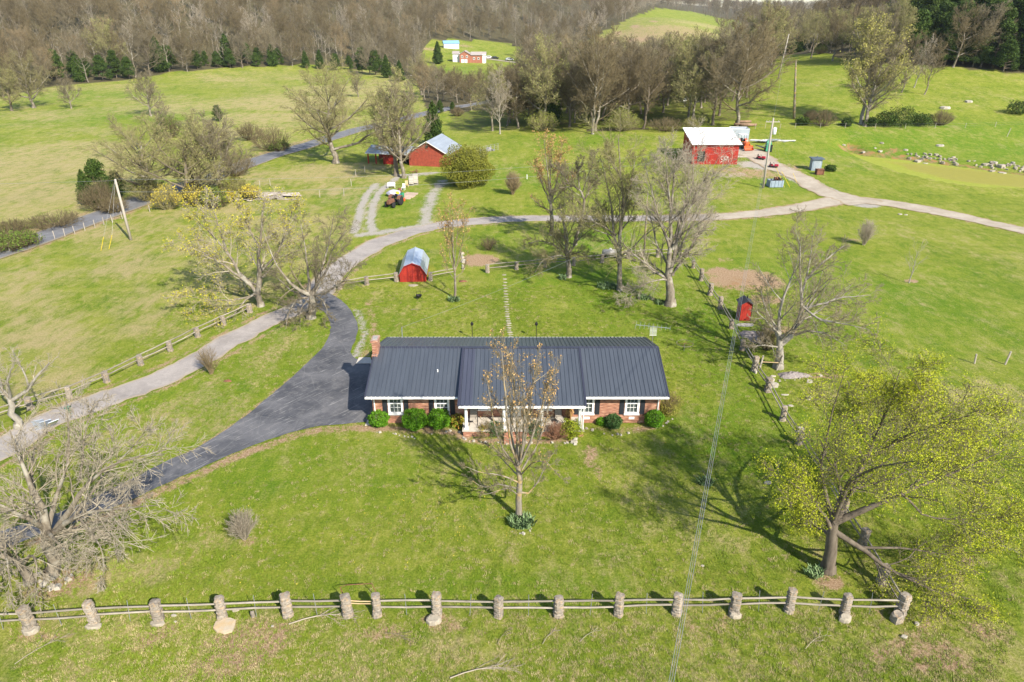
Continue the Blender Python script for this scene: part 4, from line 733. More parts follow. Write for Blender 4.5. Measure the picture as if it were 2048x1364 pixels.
for i, (px, py, s, lb) in enumerate([(843, 190, .8, 'dark round-topped bare tree at the right end of the far meadow'), (717, 194, .55, 'small grey-brown tree in the straw patch at the right end of the far meadow')]): plant('meadow_tree', (W1, W3)[i], G(px, py), lb, 'tree', rz=i + 1, s=s)
for i, (px, py, s) in enumerate([(1803, 185, .95), (1828, 175, .95), (1849, 189, .85)]):
    mid('thin_tree', px, py, ('bare_b', 'bare_e', 'bare_b')[i], s * .8, ('leftmost', 'middle', 'rightmost')[i] + ' of three thin bare trees on the upper right pasture', 'thin bare trees on the upper right pasture')
for i, (px, py, k, s, lb) in enumerate([(1622, 116, 'bud_f', .9, 'olive budding tree at the far left corner of the right pasture'), (1665, 122, 'round_g', .85, 'wide brown tree second from the far left corner of the right pasture'), (1708, 126, 'bud_f', 1.0, 'tall olive budding tree at the top of the right pasture'), (1752, 130, 'round_h', .95, 'wide grey tree at the top of the right pasture'), (1786, 128, 'bud_f', 1.15, 'olive tree just left of the dark evergreens'),
    (222, 150, 'bud_f', 1.35, 'yellow-green tree standing out in the bare woods at upper left'), (300, 150, 'round_h', 1.0, 'wide bare tree at the forest edge above the lone meadow tree'), (375, 143, 'round_g', .9, 'bare tree between the cedars of the forest edge'), (485, 136, 'round_h', .9, 'bare tree at the forest edge in the middle of the meadow'), (585, 132, 'round_g', .85, 'bare tree left of the small conical cedar'), (740, 150, 'round_h', .95, 'bare tree among the last cedars of the forest edge'),
    (1000, 268, 'bare_e', .9, 'slender bare tree right of the wire pen'), (985, 262, 'bud_f', .95, 'olive budding tree behind the wire pen'), (1185, 268, 'bare_b', 1.25, 'tall pale bare tree at the front of the grove'), (1475, 252, 'round_g', 1.35, 'broad bare tree at the right end of the grove behind the white-roofed shed'), (1425, 250, 'round_h', 1.25, 'broad bare tree right behind the white-roofed shed')]):
    mid('farm_tree', px, py, k, s, lb)
# snags
def snag(px, py, toppx, toppy, r_, label):
    b_ = G(px, py); P = [loc_px(b_, px, py)] + [loc_px(b_, px + (toppx - px) * t, py + (toppy - py) * t) for t in (.33, .66, 1)]
    t = thing('dead_tree', b_, label, 'tree'); m = MB().tube(P, [r_, r_ * .9, r_ * .75, r_ * .4], 7); m.build('trunk', B_LICH, t, True)
    q = np.random.default_rng(px); PP = np.array([P], float); C = grow(PP, np.array([[r_, r_, r_, r_ * .5]]), 26, q, t0=.1, ang=70, labs=.9, K=3, wig=.3, rr=.2); c = cat([tubes(C[0], C[1], 3)]); link('crown', npmesh('crown', c[0], c[1], T_BROWN), t)
snag(1588, 238, 1592, 120, .30, 'shaggy vine-covered dead trunk in the right pasture behind the pond')
snag(1288, 508, 1296, 382, .12, 'thin straight dead trunk leaning on the back fence between the two tall trees')
# cedars
for (px, py, k, s, lb) in [(205, 398, 'cedar_b', .95, 'bushy dark cedar beside the county road, tallest of its clump'), (178, 408, 'cedar_a', .6, 'smaller cedar at the left of the roadside cedar clump'), (238, 392, 'cedar_b', .62, 'low cedar at the right of the roadside cedar clump'),
    (868, 290, 'cedar_c', .82, 'ragged dark cedar standing behind the long red barn'), (880, 226, 'cedar_b', .55, 'small bright cedar by the bend of the county road'), (905, 222, 'cedar_b', .4, 'smallest cedar by the bend of the county road'), (437, 242, 'cedar_b', .62, 'dark cedar bush alone in the straw of the left meadow'),
    (876, 128, 'cedar_c', 1.05, 'tall cedar in front of the distant brick house'), (1700, 62, 'cedar_c', 1.0, 'dark cedar on the skyline at the upper right'),
    (612, 136, 'cedar_a', .95, 'small conical cedar alone at the forest edge'), (641, 138, 'cedar_c', .82, 'pointed cedar next to the small conical one at the forest edge'), (672, 140, 'cedar_b', 1.2, 'round cedar, rightmost of the three at the forest edge'),
    (800, 163, 'cedar_a', 1.0, 'cedar at the right end of the meadow below the woods'), (1465, 112, 'cedar_c', 1.0, 'cedar standing above the far end of the right-hand pasture')]:
    mid('cedar_tree', px, py, k, s, lb)
for i, (px, py) in enumerate([(108, 158), (122, 162), (150, 160), (163, 166), (180, 158), (212, 163), (236, 158), (262, 160), (326, 146), (338, 142), (392, 140), (418, 134), (430, 137), (452, 134), (463, 138), (500, 130), (509, 136), (522, 131), (541, 135), (556, 131), (703, 141), (722, 148), (757, 152), (775, 158)]):
    mid('edge_cedar', px + rnd.uniform(-6, 6), py - 2, ('cedar_b', 'ever_b', 'cedar_b', 'cedar_a', 'cedar_b')[i % 5], rnd.uniform(.95, 1.7) * (.62 if i % 5 == 1 else 1), 'dark green cedar along the lower edge of the forested hill', 'cedars along the lower edge of the forest')
# dark evergreens upper right
for i, (px, py) in enumerate([(1870, 122), (1890, 130), (1905, 120), (1925, 128), (1945, 134), (1965, 126), (1985, 135), (2005, 128), (2030, 134), (2060, 138), (1880, 100), (1915, 96), (1950, 100), (1990, 98), (2030, 96), (1860, 95), (1900, 75), (1945, 74), (1990, 72), (2035, 74), (1840, 108), (2085, 130)]):
    mid('evergreen_tree', px, py, ('ever_a', 'ever_b', 'ever_a')[i % 3], rnd.uniform(.9, 1.3), 'dark evergreen in the stand at the upper right corner', 'evergreens at the upper right corner')
# ---- the grove and woods: individuals, then the rest as one mass
BARE = ['bare_a', 'bare_b', 'bare_c', 'bare_d', 'bare_e', 'bud_f']
cand = []
q = np.random.default_rng(99)
def in_any(px, py, Ps):
    r_ = np.zeros(px.shape, bool)
    for P in Ps: r_ |= pip(px, py, P)
    return r_
n_ = 60000
X = q.uniform(-760, 900, n_); Y = q.uniform(128, 1150, n_); Z = h(X, Y); PX, PY = proj(X, Y, Z)
ok = ~in_any(PX, PY, OPEN_PX) & (np.abs(PX - 1024) < 1250) & (segdist(X, Y, ROAD_W) > 6)
BALD = [(1150, 105), (1180, 60), (1320, 5), (1490, 30), (1490, 80), (1300, 110)]
X, Y, Z, PX, PY = X[ok], Y[ok], Z[ok], PX[ok], PY[ok]
d_ = np.hypot(X, Y); keep = []; cell = {}
order = np.argsort(d_)
for i in order:
    sp = 5.6 if Y[i] < 260 else 6.4 if Y[i] < 450 else 8.0 if Y[i] < 700 else 10.5
    k0 = (int(X[i] // 11), int(Y[i] // 11)); good = True
    for a in (-1, 0, 1):
        for b_ in (-1, 0, 1):
            for j in cell.get((k0[0] + a, k0[1] + b_), ()):
                if (X[i] - X[j]) ** 2 + (Y[i] - Y[j]) ** 2 < sp * sp: good = False; break
            if not good: break
        if not good: break
    if good: cell.setdefault(k0, []).append(i); keep.append(i)
keep = np.array(keep); X, Y, Z, PX, PY = X[keep], Y[keep], Z[keep], PX[keep], PY[keep]
evg = (wn_(X, Y, 31, 3) + q.normal(0, .35, len(X)) > .6) | ((PX > 1790) & (PY < 128) & (q.uniform(0, 1, len(X)) < .55)) | ((Y > 600) & (PX > 1180) & (q.uniform(0, 1, len(X)) < .55)) | ((PX > 1780) & (Y < 600) & (q.uniform(0, 1, len(X)) < .3))
typ = np.where(evg, q.integers(6, 9, len(X)), q.choice(6, len(X), p=[.2, .19, .19, .15, .13, .14]))
scl = q.uniform(.75, 1.15, len(X)) * np.where(evg, 1.15, 1.0); rot = q.uniform(0, 6.28, len(X))
scl *= np.where((PX > 1050) & (PX < 1560) & (Y < 300), 1.10, 1.0) * np.where((PX > 1540) & (Y < 420), 1.25, 1.0)
typ = np.where((PX > 1800) & (Y < 420) & (q.uniform(0, 1, len(X)) < .55), 9 + (np.arange(len(X)) % 2), typ)
rnd_ = (PX > 860) & (Y < 420) & (typ < 6) & (q.uniform(0, 1, len(X)) < .75); typ = np.where(rnd_, 11 + np.array([0, 1, 2, 0, 2, 1, 0])[np.arange(len(X)) % 7], typ)
hts = np.array([15, 16, 14, 17, 13, 14, 8.5, 6.5, 11, 13, 11., 15, 15, 14.5])[typ]
def shrink(x0, x1, ymin, base_min, lim, Ymin=0):
    global scl
    for _ in range(6):
        tx, ty = proj(X, Y, Z + hts * scl); bad = (PX > x0) & (PX < x1) & (PY > base_min) & (ty < lim(PX)) & (Y > Ymin); scl = np.where(bad, scl * .86, scl)
shrink(838, 1060, 0, 150, lambda p: np.interp(p, [838, 880, 950, 1050], [128, 140, 150, 140]))
shrink(1150, 1500, 0, 98, lambda p: np.interp(p, [1150, 1250, 1330, 1500], [102, 92, 86, 84]))
shrink(1490, 1790, 0, 45, lambda p: np.interp(p, [1490, 1560, 1700, 1790], [26, 20, 22, 14]))
tiny = scl < .3
# keep the view to the clearing and bald hill open
NAMES = BARE + ['cedar_a', 'cedar_b', 'cedar_c']
NAMES += ['ever_a', 'ever_b', 'round_g', 'round_h', 'round_k']
ok = ~tiny; X, Y, Z, PX, PY, scl, rot, typ = X[ok], Y[ok], Z[ok], PX[ok], PY[ok], scl[ok], rot[ok], typ[ok]
big = [i for i in range(len(X)) if -60 < PX[i] < 2110][:215]
isb = np.zeros(len(X), bool); isb[big] = True
seen = {}
for i in big:
    k = NAMES[typ[i]]; grv = Y[i] < 330
    zone = 'right' if PX[i] > 1560 else 'mid' if PX[i] > 1250 else 'near' if PX[i] > 1040 else 'road' if PX[i] > 860 else 'hill'
    where = dict(right='at the edge of the woods above the right pasture', mid='in the grove behind the white-roofed red shed', near='in the grove beyond the lawn of the long red barn', road='in the woods past the bend of the county road', hill='at the foot of the wooded hill beyond the left meadow')[zone]
    kind_ = dict(bare_a='bare grey-twigged tree', bare_b='tall bare pale-trunked tree', bare_c='bare tan-twigged tree', bare_d='bare dark-trunked tree', bare_e='bare light grey tree', bud_f='olive budding tree', round_g='wide-crowned brown tree', round_h='wide-crowned grey tree', round_k='wide-crowned olive budding tree', cedar_a='conical cedar', cedar_b='bushy cedar', cedar_c='ragged tall cedar', ever_a='big dark evergreen', ever_b='dark evergreen')[k]
    nm_ = 'wood_cedar' if 6 <= typ[i] < 11 else 'wood_tree'; lb = kind_ + ' ' + where; gr = kind_ + 's ' + where
    plant(nm_, protos[k], (X[i], Y[i], Z[i] - .1), lb, 'tree', gr, rot[i], float(scl[i]))
def scatter(name, P, sc_, ro, ty, sets, label, tilt=None, realize=False):
    """one mass of copies: points carrying scale, turn and kind, instanced by geometry nodes"""
    me = bpy.data.meshes.new(name); me.vertices.add(len(P)); me.vertices.foreach_set('co', np.asarray(P, np.float32).ravel())
    for nm_, arr, dt in (('sc', sc_, 'FLOAT'), ('ro', ro, 'FLOAT')): me.attributes.new(nm_, dt, 'POINT').data.foreach_set('value', np.asarray(arr, np.float32))
    me.attributes.new('ty', 'INT', 'POINT').data.foreach_set('value', np.asarray(ty, np.int32))
    o = link(name, me); tag(o, label, None, None, 'stuff'); ng = bpy.data.node_groups.new(name, 'GeometryNodeTree')
    ng.interface.new_socket('Geometry', in_out='INPUT', socket_type='NodeSocketGeometry'); ng.interface.new_socket('Geometry', in_out='OUTPUT', socket_type='NodeSocketGeometry')
    N, L = ng.nodes, ng.links; gi = N.new('NodeGroupInput'); go = N.new('NodeGroupOutput'); join = N.new('GeometryNodeJoinGeometry')
    for obs in reversed(sets):
        g2i = N.new('GeometryNodeGeometryToInstance')
        for ob in obs:
            oi = N.new('GeometryNodeObjectInfo'); oi.inputs['Object'].default_value = ob; oi.transform_space = 'ORIGINAL'; oi.inputs['As Instance'].default_value = False; L.new(oi.outputs['Geometry'], g2i.inputs[0])
        L.new(g2i.outputs[0], join.inputs[0])
    iop = N.new('GeometryNodeInstanceOnPoints'); L.new(gi.outputs[0], iop.inputs['Points']); L.new(join.outputs[0], iop.inputs['Instance']); iop.inputs['Pick Instance'].default_value = True
    def na(nm_, t):
        a = N.new('GeometryNodeInputNamedAttribute'); a.data_type = t; a.inputs['Name'].default_value = nm_; return a.outputs['Attribute']
    L.new(na('ty', 'INT'), iop.inputs['Instance Index']); cx = N.new('ShaderNodeCombineXYZ'); L.new(na('ro', 'FLOAT'), cx.inputs[2])
    e2r = N.new('FunctionNodeEulerToRotation'); L.new(cx.outputs[0], e2r.inputs[0]); L.new(e2r.outputs[0], iop.inputs['Rotation']); L.new(na('sc', 'FLOAT'), iop.inputs['Scale'])
    L.new(iop.outputs[0], go.inputs[0]); md = o.modifiers.new('scatter', 'NODES'); md.node_group = ng; return o
# meshes for the mass come from trees standing in the wood
src = {}
for o in bpy.data.objects:
    if o.type == 'MESH' and o.parent:
        for k in NAMES:
            for pt in ('trunk', 'crown', 'leaves'):
                if pt in protos[k] and o.data == protos[k][pt]: src.setdefault((k, pt), o)
sets = [[src[(k, pt)] for pt in ('trunk', 'crown', 'leaves') if (k, pt) in src] for k in NAMES]
# beyond: far ridge
n_ = 5200
XF = q.uniform(-900, 1500, n_); YF = q.uniform(1150, 2600, n_); ZF = h(XF, YF); PF, QF = proj(XF, YF, ZF); okf = (np.abs(PF - 1024) < 1150) & (QF < 60); XF, YF, ZF = XF[okf], YF[okf], ZF[okf]
q_far = q.uniform(0, 1, len(XF)) < .3
P = np.concatenate([np.stack([X[~isb], Y[~isb], Z[~isb] - .1], 1), np.stack([XF, YF, ZF - .3], 1)])
scatter('woodland', P, np.concatenate([scl[~isb], q.uniform(1, 1.5, len(XF))]), np.concatenate([rot[~isb], q.uniform(0, 6.28, len(XF))]), np.concatenate([typ[~isb], np.where(q_far, 7, q.integers(0, 6, len(XF)))]), sets, 'bare brown spring woods with scattered cedars covering the hills behind the farm')
# ---------------------------------------------------------------- shrubs
def leafball(seed, w, hh, n, s, lumpy=.08, dens=.75):
    r = np.random.default_rng(seed); D = unit(r.normal(0, 1, (n, 3))); a = np.arctan2(D[:, 1], D[:, 0])
    lump = 1 + lumpy * (np.sin(a * 3 + D[:, 2] * 4 + seed) + np.sin(a * 5 - D[:, 2] * 7 + seed * 2) * .7 + np.cos(D[:, 2] * 9 + a * 2) * .5)
    rad = lump * (1 - (1 - dens) * r.uniform(0, 1, n) ** 2); Q = D * rad[:, None] * np.array([w / 2, w / 2, hh / 2]) + np.array([0, 0, hh / 2])
    return Q, r
def shrub(px, py, w, hh, mt, label, n=2600, s=.07, name='shrub', stems=14, lumpy=.08, mtw=None, group=None, core=True, dens=.75, back=.35):
    b_ = G(px, py); loc = (b_[0], b_[1] + w * back, hs(b_[0], b_[1] + w * back)); t = thing(name, loc, label, 'shrub', group)
    sdn = int(px * 7 + py); Q, r = leafball(sdn, w, hh, n, s, lumpy, dens); c = cat([leafquads(Q, s, r, 1.5)]); link('foliage', npmesh('foliage', c[0], c[1], mt), t)
    a = r.uniform(0, 6.28, stems); k = r.uniform(.2, .8, stems); P = np.zeros((stems, 4, 3)); 
    for j in range(4): P[:, j] = np.stack([np.cos(a) * k * w / 2 * (j / 3) ** .8, np.sin(a) * k * w / 2 * (j / 3) ** .8, np.full(stems, hh * .85 * j / 3 - .04)], 1)
    st = [tubes(P, np.full((stems, 4), .018) * np.array([1.2, 1, .7, .4]), 4)]
    C = grow(P, np.full((stems, 4), .012), 7, r, t0=.3, ang=35, lr=.5, K=3, wig=.15); st.append(tubes(C[0], np.maximum(C[1] * .7, .006), 3)); c = cat(st); link('stems', npmesh('stems', c[0], c[1], mtw or T_BROWN), t)
    return t
def twigbush(px, py, w, hh, mt, label, n=40, tw=.008, name='bare_bush', leaf=None, mlf=None, cat_='bush', group=None, open_=1.15):
    b_ = G(px, py); t = thing(name, b_, label, cat_, group); r = np.random.default_rng(int(px * 3 + py)); a = r.uniform(0, 6.28, n); k = np.sqrt(r.uniform(0, 1, n)); P = np.zeros((n, 5, 3))
    for j in range(5):
        f = j / 4; rad = k * w / 2 * (.12 + (1 - .12) * f ** open_) if j else k * w * .07
        P[:, j] = np.stack([np.cos(a) * rad, np.sin(a) * rad, hh * (1 - (.5 if open_ > .6 else .55) * k ** 2.2) * f ** .9], 1) + (r.normal(0, .02 * w, (n, 3)) if j else 0)
    R = np.full((n, 5), tw * 2.2) * np.array([1, .85, .7, .5, .3]); C = grow(P, R, 8, r, t0=.25, ang=26, lr=.42, K=3, wig=.14, up=.1); D = grow(C[0], C[1], 4, r, t0=.2, ang=32, lr=.5, K=2, up=.1)
    link('stems', (lambda c: npmesh('stems', c[0], c[1], mt))(cat([tubes(P, R, 4)])), t)
    link('twigs', (lambda c: npmesh('twigs', c[0], c[1], mt))(cat([tubes(C[0], np.maximum(C[1], tw * .8), 3), spikes(D[0], np.maximum(D[1], tw * .7))])), t)
    if leaf:
        T = D[0][:, -1]; i = r.integers(0, len(T), leaf[0]); c = cat([leafquads(T[i] + r.normal(0, leaf[1] * .8, (leaf[0], 3)), leaf[1], r)]); link('foliage', npmesh('foliage', c[0], c[1], mlf), t)
    return t
shrub(756, 859, 1.45, 1.15, L_BOX, 'clipped round green boxwood at the left end of the house front', 5200, .06, 'boxwood', back=.4)
shrub(829, 866, 1.8, 1.42, L_BOX, 'largest clipped round green boxwood, between the two left windows', 7500, .06, 'boxwood', back=.4)
shrub(878, 863, 1.55, 1.35, L_BOX, 'clipped round green boxwood below the second window from the left', 6200, .06, 'boxwood', back=.4)
shrub(1310, 859, 1.35, 1.2, L_BOX, 'clipped round green boxwood alone at the right end of the house front', 5200, .06, 'boxwood', back=.4)
shrub(1228, 861, 1.2, .95, L_DKSHRUB, 'blue-green dense shrub between the two right windows', 3600, .06, back=.4)
shrub(1203, 853, .7, .55, L_BOX, 'small bright green shrub left of the blue-green one', 1200, .06, back=.4)
L_NAND = foliage('nandina_leaves', [(.25, (.10, .15, .012)), (.5, (.24, .24, .02)), (.75, (.30, .11, .03))], .6, 6)
shrub(917, 859, 1.0, .95, L_NAND, 'small loose yellow and red shrub left of the porch corner', 900, .085, lumpy=.22, core=False, dens=.3, back=.4)
shrub(966, 873, .75, .75, L_NAND, 'little yellow shrub in the bed before the left of the porch', 500, .07, lumpy=.2, dens=.3, back=.3)
shrub(993, 876, 1.3, 1.0, L_DKSHRUB, 'grey-green shrub before the porch left of the steps', 2200, .06, lumpy=.15, dens=.5, back=.3)
shrub(1071, 876, .95, 1.15, L_DKSHRUB, 'upright dark green shrub before the porch right of the steps', 2000, .06, lumpy=.12, back=.3)
L_LIMESH = foliage('lime_shrub_leaves', [(.25, (.13, .18, .01)), (.6, (.24, .28, .015)), (.8, (.30, .25, .06))], .6, 4)
shrub(1144, 880, 1.5, 1.25, L_LIMESH, 'yellow-green feathery shrub at the right corner of the porch', 4200, .06, lumpy=.15, dens=.5, back=.3)
twigbush(1110, 878, 1.9, 1.15, foliage('red_twigs', [(.3, (.16, .075, .045)), (.7, (.30, .17, .10))]), 'bare red-brown bush left of the yellow-green porch shrub', 60, .007, open_=.8)
twigbush(975, 872, 1.8, .9, T_TAN, 'low tangle of bare brown stems before the porch', 40, .007, open_=.8)
shrub(1338, 832, 1.9, 1.75, foliage('olive_bush', [(.25, (.13, .12, .02)), (.7, (.26, .24, .05))], .7, 4), 'large loose olive bush at the right corner of the house', 3000, .05, lumpy=.12, dens=.35, mtw=T_TAN, stems=40, back=.1)
twigbush(490, 1078, 1.7, 1.9, T_PALE, 'bare vase-shaped bush alone on the lower left front lawn', 60, .008)
twigbush(423, 748, 1.9, 2.3, T_TAN, 'bare thin-stemmed bush on the right edge of the lane', 34, .008)
twigbush(1025, 389, 2.7, 3.4, T_TAN, 'bare reddish vase-shaped bush on the lawn right of the round olive tree', 90, .014)
twigbush(1727, 490, 2.4, 3.0, T_PALE, 'small bare bush in the right pasture below the gravel road', 50, .012)
twigbush(1532, 700, 2.8, 2.2, T_BROWN, 'tangled bare bush beside the forked tree near the outhouse', 60, .009, open_=.8)
twigbush(978, 500, 2.2, 1.6, T_BROWN, 'brushy bare bush on the earth patch behind the back fence', 40, .01, open_=.8)
b_ = G(1818, 566); plant('sapling', mktree('s', tree_parts(61, gen_limbs(61, 4.6, .06, nl=8, z0=.25, spread=.28, rise=.6), [dict(n=7, t0=.2, ang=30, lr=.4, K=3, up=.12, rr=.5), dict(n=5, t0=.1, ang=30, lr=.5, K=2)], .008), B_PALE, T_PALE), b_, 'thin bare sapling on a bare circle of earth in the right pasture', 'tree')
# round olive bush by the barn
shrub(935, 376, 8.4, 6.6, L_OLIVE, 'big round olive-green leafy tree beside the long red barn', 30000, .13, 'round_tree', lumpy=.11, stems=60, dens=.35, mtw=B_GREY, back=.15)['category'] = 'tree'
# scrub: verge, pond edge, pasture line
SC = [('yellow', 338, 418, 4.2, 3.2, 'bright yellow forsythia bush by the county road, left one'), ('yellow', 392, 412, 3.4, 3.0, 'yellow flowering bush right of the bright forsythia'), ('yellow', 500, 398, 3.6, 1.9, 'low yellow bush left of the weathered log pile'), ('yellow', 455, 405, 3.0, 1.6, 'low yellow bush between the verge trees and the log pile'),
    ('green', 430, 415, 4, 2.6, 'green brush thicket by the yellow bushes'), ('olive', 300, 402, 5, 3.4, 'olive thicket on the far verge of the county road'), ('brown', 400, 378, 7, 4.8, 'brown thicket beyond the county road, left one'), ('brown', 470, 352, 7, 4.4, 'brown thicket beyond the county road, middle one'), ('brown', 545, 300, 8, 4.6, 'reddish brown thicket by the county road above the verge trees'), ('green', 560, 302, 4, 2.0, 'green undergrowth at the foot of the reddish thicket'), ('brown', 430, 300, 8, 4.4, 'grey scrub bush at the lower edge of the far meadow'), ('brown', 500, 280, 6, 3.6, 'pale scrub bush at the lower edge of the far meadow'),
    ('green', 18, 497, 6, 1.6, 'low bright green hedge by the county road at the left edge'), ('green', 45, 492, 4.4, 1.4, 'short end of the green hedge beside the county road'), ('brown', 230, 425, 4, 2.2, 'rough brush on the verge by the left power pole'), ('brown', 205, 420, 6, 4.2, 'bare thicket behind the roadside cedars'),
    ('dark', 1800, 252, 6, 4.2, 'big dark green bush behind the pond bank'), ('dark', 1770, 252, 4.5, 3.2, 'dark green bush left of the biggest one behind the pond bank'), ('dark', 1840, 251, 4.5, 2.6, 'dark green bush right of the biggest one behind the pond bank'), ('brown', 1880, 250, 5, 3.0, 'bare olive brush at the right of the dark bushes behind the pond'), ('dark', 1740, 252, 2.6, 1.8, 'small dark bush at the foot of the leaning tree behind the pond'), ('dark', 1693, 252, 2.2, 1.6, 'small round dark bush left of the leaning tree'), ('brown', 1645, 252, 5.5, 3.2, 'bare brush left of the small round bush behind the pond'), ('dark', 1604, 250, 2.8, 1.6, 'dark low bush below the vine-covered dead trunk'), ('brown', 1620, 240, 3, 2.2, 'thin bare brush beside the vine-covered trunk'), ('dark', 2035, 228, 5, 3, 'dark bush at the right edge above the pond'),
    ('dark', 1660, 342, 1.7, 1.0, 'small dark bush right of the rusty crate'), ('green', 1640, 108, 5, 2.6, 'bright bush at the far end of the right pasture'), ('olive', 1380, 262, 4, 2.6, 'olive bush behind the white-roofed shed'), ('brown', 1330, 262, 8, 2.6, 'heap of bare brush at the near edge of the grove'), ('lime', 1245, 262, 7, 4.4, 'lime green young tree at the near edge of the grove'), ('lime', 1085, 262, 7, 4.2, 'pale lime young tree at the near edge of the grove, left one'), ('brown', 915, 232, 4, 2.4, 'brush beside the small cedars by the road bend'), ('olive', 470, 395, 5, 3.0, 'olive brush under the dark-trunked verge tree'),
    ('brown', 20, 470, 5, 1.8, 'brown weeds on the far verge at the left edge'), ('brown', 110, 452, 7, 1.5, 'brown weeds on the far verge of the county road'), ('green', 340, 275, 7, 4.4, 'grey-green bush below the lone meadow tree')]
SM = dict(yellow=(L_YELLOW, T_OLIVE, 1100, .12), green=(foliage('green_brush', [(.25, (.06, .10, .015)), (.7, (.14, .20, .03))]), T_BROWN, 1500, .13), olive=(L_OLIVE, T_OLIVE, 900, .12), brown=(None, T_BROWN, 0, 0), dark=(L_CEDAR, T_BROWN, 2600, .16), lime=(foliage('lime_buds', [(.25, (.15, .19, .02)), (.7, (.27, .30, .05))]), T_OLIVE, 1700, .13))
for k, px, py, w, hh, lb in SC:
    lf, tm, n_, s_ = SM[k]
    if k == 'dark': shrub(px, py, w, hh, lf, lb, n_, s_, lumpy=.16, dens=.5, back=0)
    else: twigbush(px, py, w, hh, tm, lb, 70, .016, 'brush', (n_, s_) if n_ else None, lf, 'bush', open_=.38)
# iris clumps at tree feet
def clump(px, py, w, label, n=150, s=.45):
    b_ = G(px, py); r = np.random.default_rng(int(px)); t = r.uniform(0, 6.28, n); k = np.sqrt(r.uniform(0, 1, n)) * w / 2; base = np.stack([np.cos(t) * k, np.sin(t) * k * .7, np.zeros(n)], 1)
    a = r.uniform(0, 6.28, n); d = np.stack([np.cos(a) * .35, np.sin(a) * .35, np.ones(n)], 1) * (s * r.uniform(.7, 1.2, n))[:, None]; side = np.stack([-np.sin(a), np.cos(a), 0 * a], 1) * .035
    X = np.stack([base - side, base + side, base + d * .6 + side, base + d * 1.0 + np.stack([np.cos(a), np.sin(a), 0 * a], 1) * .12, base + d * .6 - side], 1)
    i = np.arange(n)[:, None] * 5; F = np.hstack([i, i + 1, i + 2, i + 3, i + 4]); return tag(link('iris_clump', npmesh('iris', X.reshape(-1, 3), F, L_IRIS)), label, 'plant') if False else _cl(X, F, b_, label)
def _cl(X, F, b_, label):
    o = link('iris_clump', npmesh('iris', X.reshape(-1, 3), F, L_IRIS)); o.location = b_; return tag(o, label, 'plant')
clump(1043, 1048, 1.5, 'clump of green iris leaves round the foot of the front yard tree', 260)
clump(908, 602, 1.3, 'grey-green iris clump at the foot of the slim tree by the red shed', 120)
clump(1215, 575, 2.2, 'long grey-green leaf clump left of the middle tree behind the house', 220)
clump(1288, 598, 1.4, 'leaf clump left of the many-limbed tree behind the house', 120); clump(1322, 608, 1.1, 'small leaf clump against the trunk of the many-limbed tree', 90); clump(1125, 558, 1.0, 'thin leaf clump at the foot of the tree by the back fence', 70)
clump(1412, 968, 1.0, 'dark leaf clump in the tree shade on the right lawn', 80); clump(1628, 1150, 1.0, 'leaf clump at the foot of the big yellow-green tree', 70)

# ---------------------------------------------------------------- materials for made things
m, N, L, b = newmat('brick', .85, .2); tc = N.new('ShaderNodeTexCoord'); sx = N.new('ShaderNodeSeparateXYZ'); L.new(tc.outputs['Object'], sx.inputs[0])
cx = N.new('ShaderNodeCombineXYZ'); L.new(mth(N, L, 'ADD', sx.outputs[0], sx.outputs[1]), cx.inputs[0]); L.new(sx.outputs[2], cx.inputs[1])
bt = N.new('ShaderNodeTexBrick'); L.new(cx.outputs[0], bt.inputs[0]); bt.inputs['Scale'].default_value = 1; bt.inputs['Brick Width'].default_value = .21; bt.inputs['Row Height'].default_value = .075; bt.inputs['Mortar Size'].default_value = .008; bt.inputs['Bias'].default_value = 0
bt.inputs['Color1'].default_value = (0, 0, 0, 1); bt.inputs['Color2'].default_value = (1, 1, 1, 1); bt.inputs['Mortar'].default_value = (.5, .5, .5, 1)
nn = noise(N, L, cx.outputs[0], 1.4, 4, .7); nst = N.new('ShaderNodeMapping'); nst.inputs['Scale'].default_value = (2.2, 13.3, 1); L.new(cx.outputs[0], nst.inputs[0]); nn2 = noise(N, L, nst.outputs[0], 1.0, 1, .5)
tt = mth(N, L, 'ADD', mth(N, L, 'MULTIPLY', nn2, .75), mth(N, L, 'MULTIPLY', nn, .25))
bc = ramp(N, L, tt, [(.30, (.10, .052, .038)), (.40, (.24, .095, .055)), (.52, (.34, .145, .082)), (.62, (.43, .22, .135)), (.72, (.52, .38, .27))])
bc = mix(N, L, .25, bc, bt.outputs['Color'], 'SOFT_LIGHT'); bc = mix(N, L, mth(N, L, 'MULTIPLY', bt.outputs['Fac'], .55), bc, (.36, .29, .24)); L.new(bc, b.inputs['Base Color'])
bump(N, L, b, mth(N, L, 'SUBTRACT', 1, bt.outputs['Fac']), .4, .01); m_brick = m
def metalroof(name, c, c2, rough=.38, spec=.5, rust=None, metal=0):
    m, N, L, b = newmat(name, rough, spec, metal); v = coords(N, L, 'Object', (1, .12, .12)); n = noise(N, L, v, 2.2, 5, .6); n2 = noise(N, L, coords(N, L, 'Object'), 5, 6, .7)
    col = ramp(N, L, n, [(.3, c2), (.7, c)])
    if rust: col = mix(N, L, ramp(N, L, n2, [(.55, (0, 0, 0)), (.7, (1, 1, 1))]), col, rust)
    L.new(col, b.inputs['Base Color']); L.new(ramp(N, L, n2, [(.2, (rough * .8,) * 3), (.8, (rough * 1.3,) * 3)]), b.inputs['Roughness']); return m
m_roof = metalroof('slate_blue_metal_roof', (.070, .081, .098), (.053, .062, .077)); m_cap = metalroof('ridge_cap_metal', (.040, .042, .062), (.030, .032, .048)); m_roofp = metalroof('purplish_roof_metal', (.060, .065, .090), (.048, .053, .075))
m_white = simple('white_paint', (.80, .79, .76), (.70, .69, .66), 3, .5, .4, bmp=.05); m_shut = simple('black_shutter_paint', (.022, .026, .034), (.016, .018, .024), 6, .5, .4)
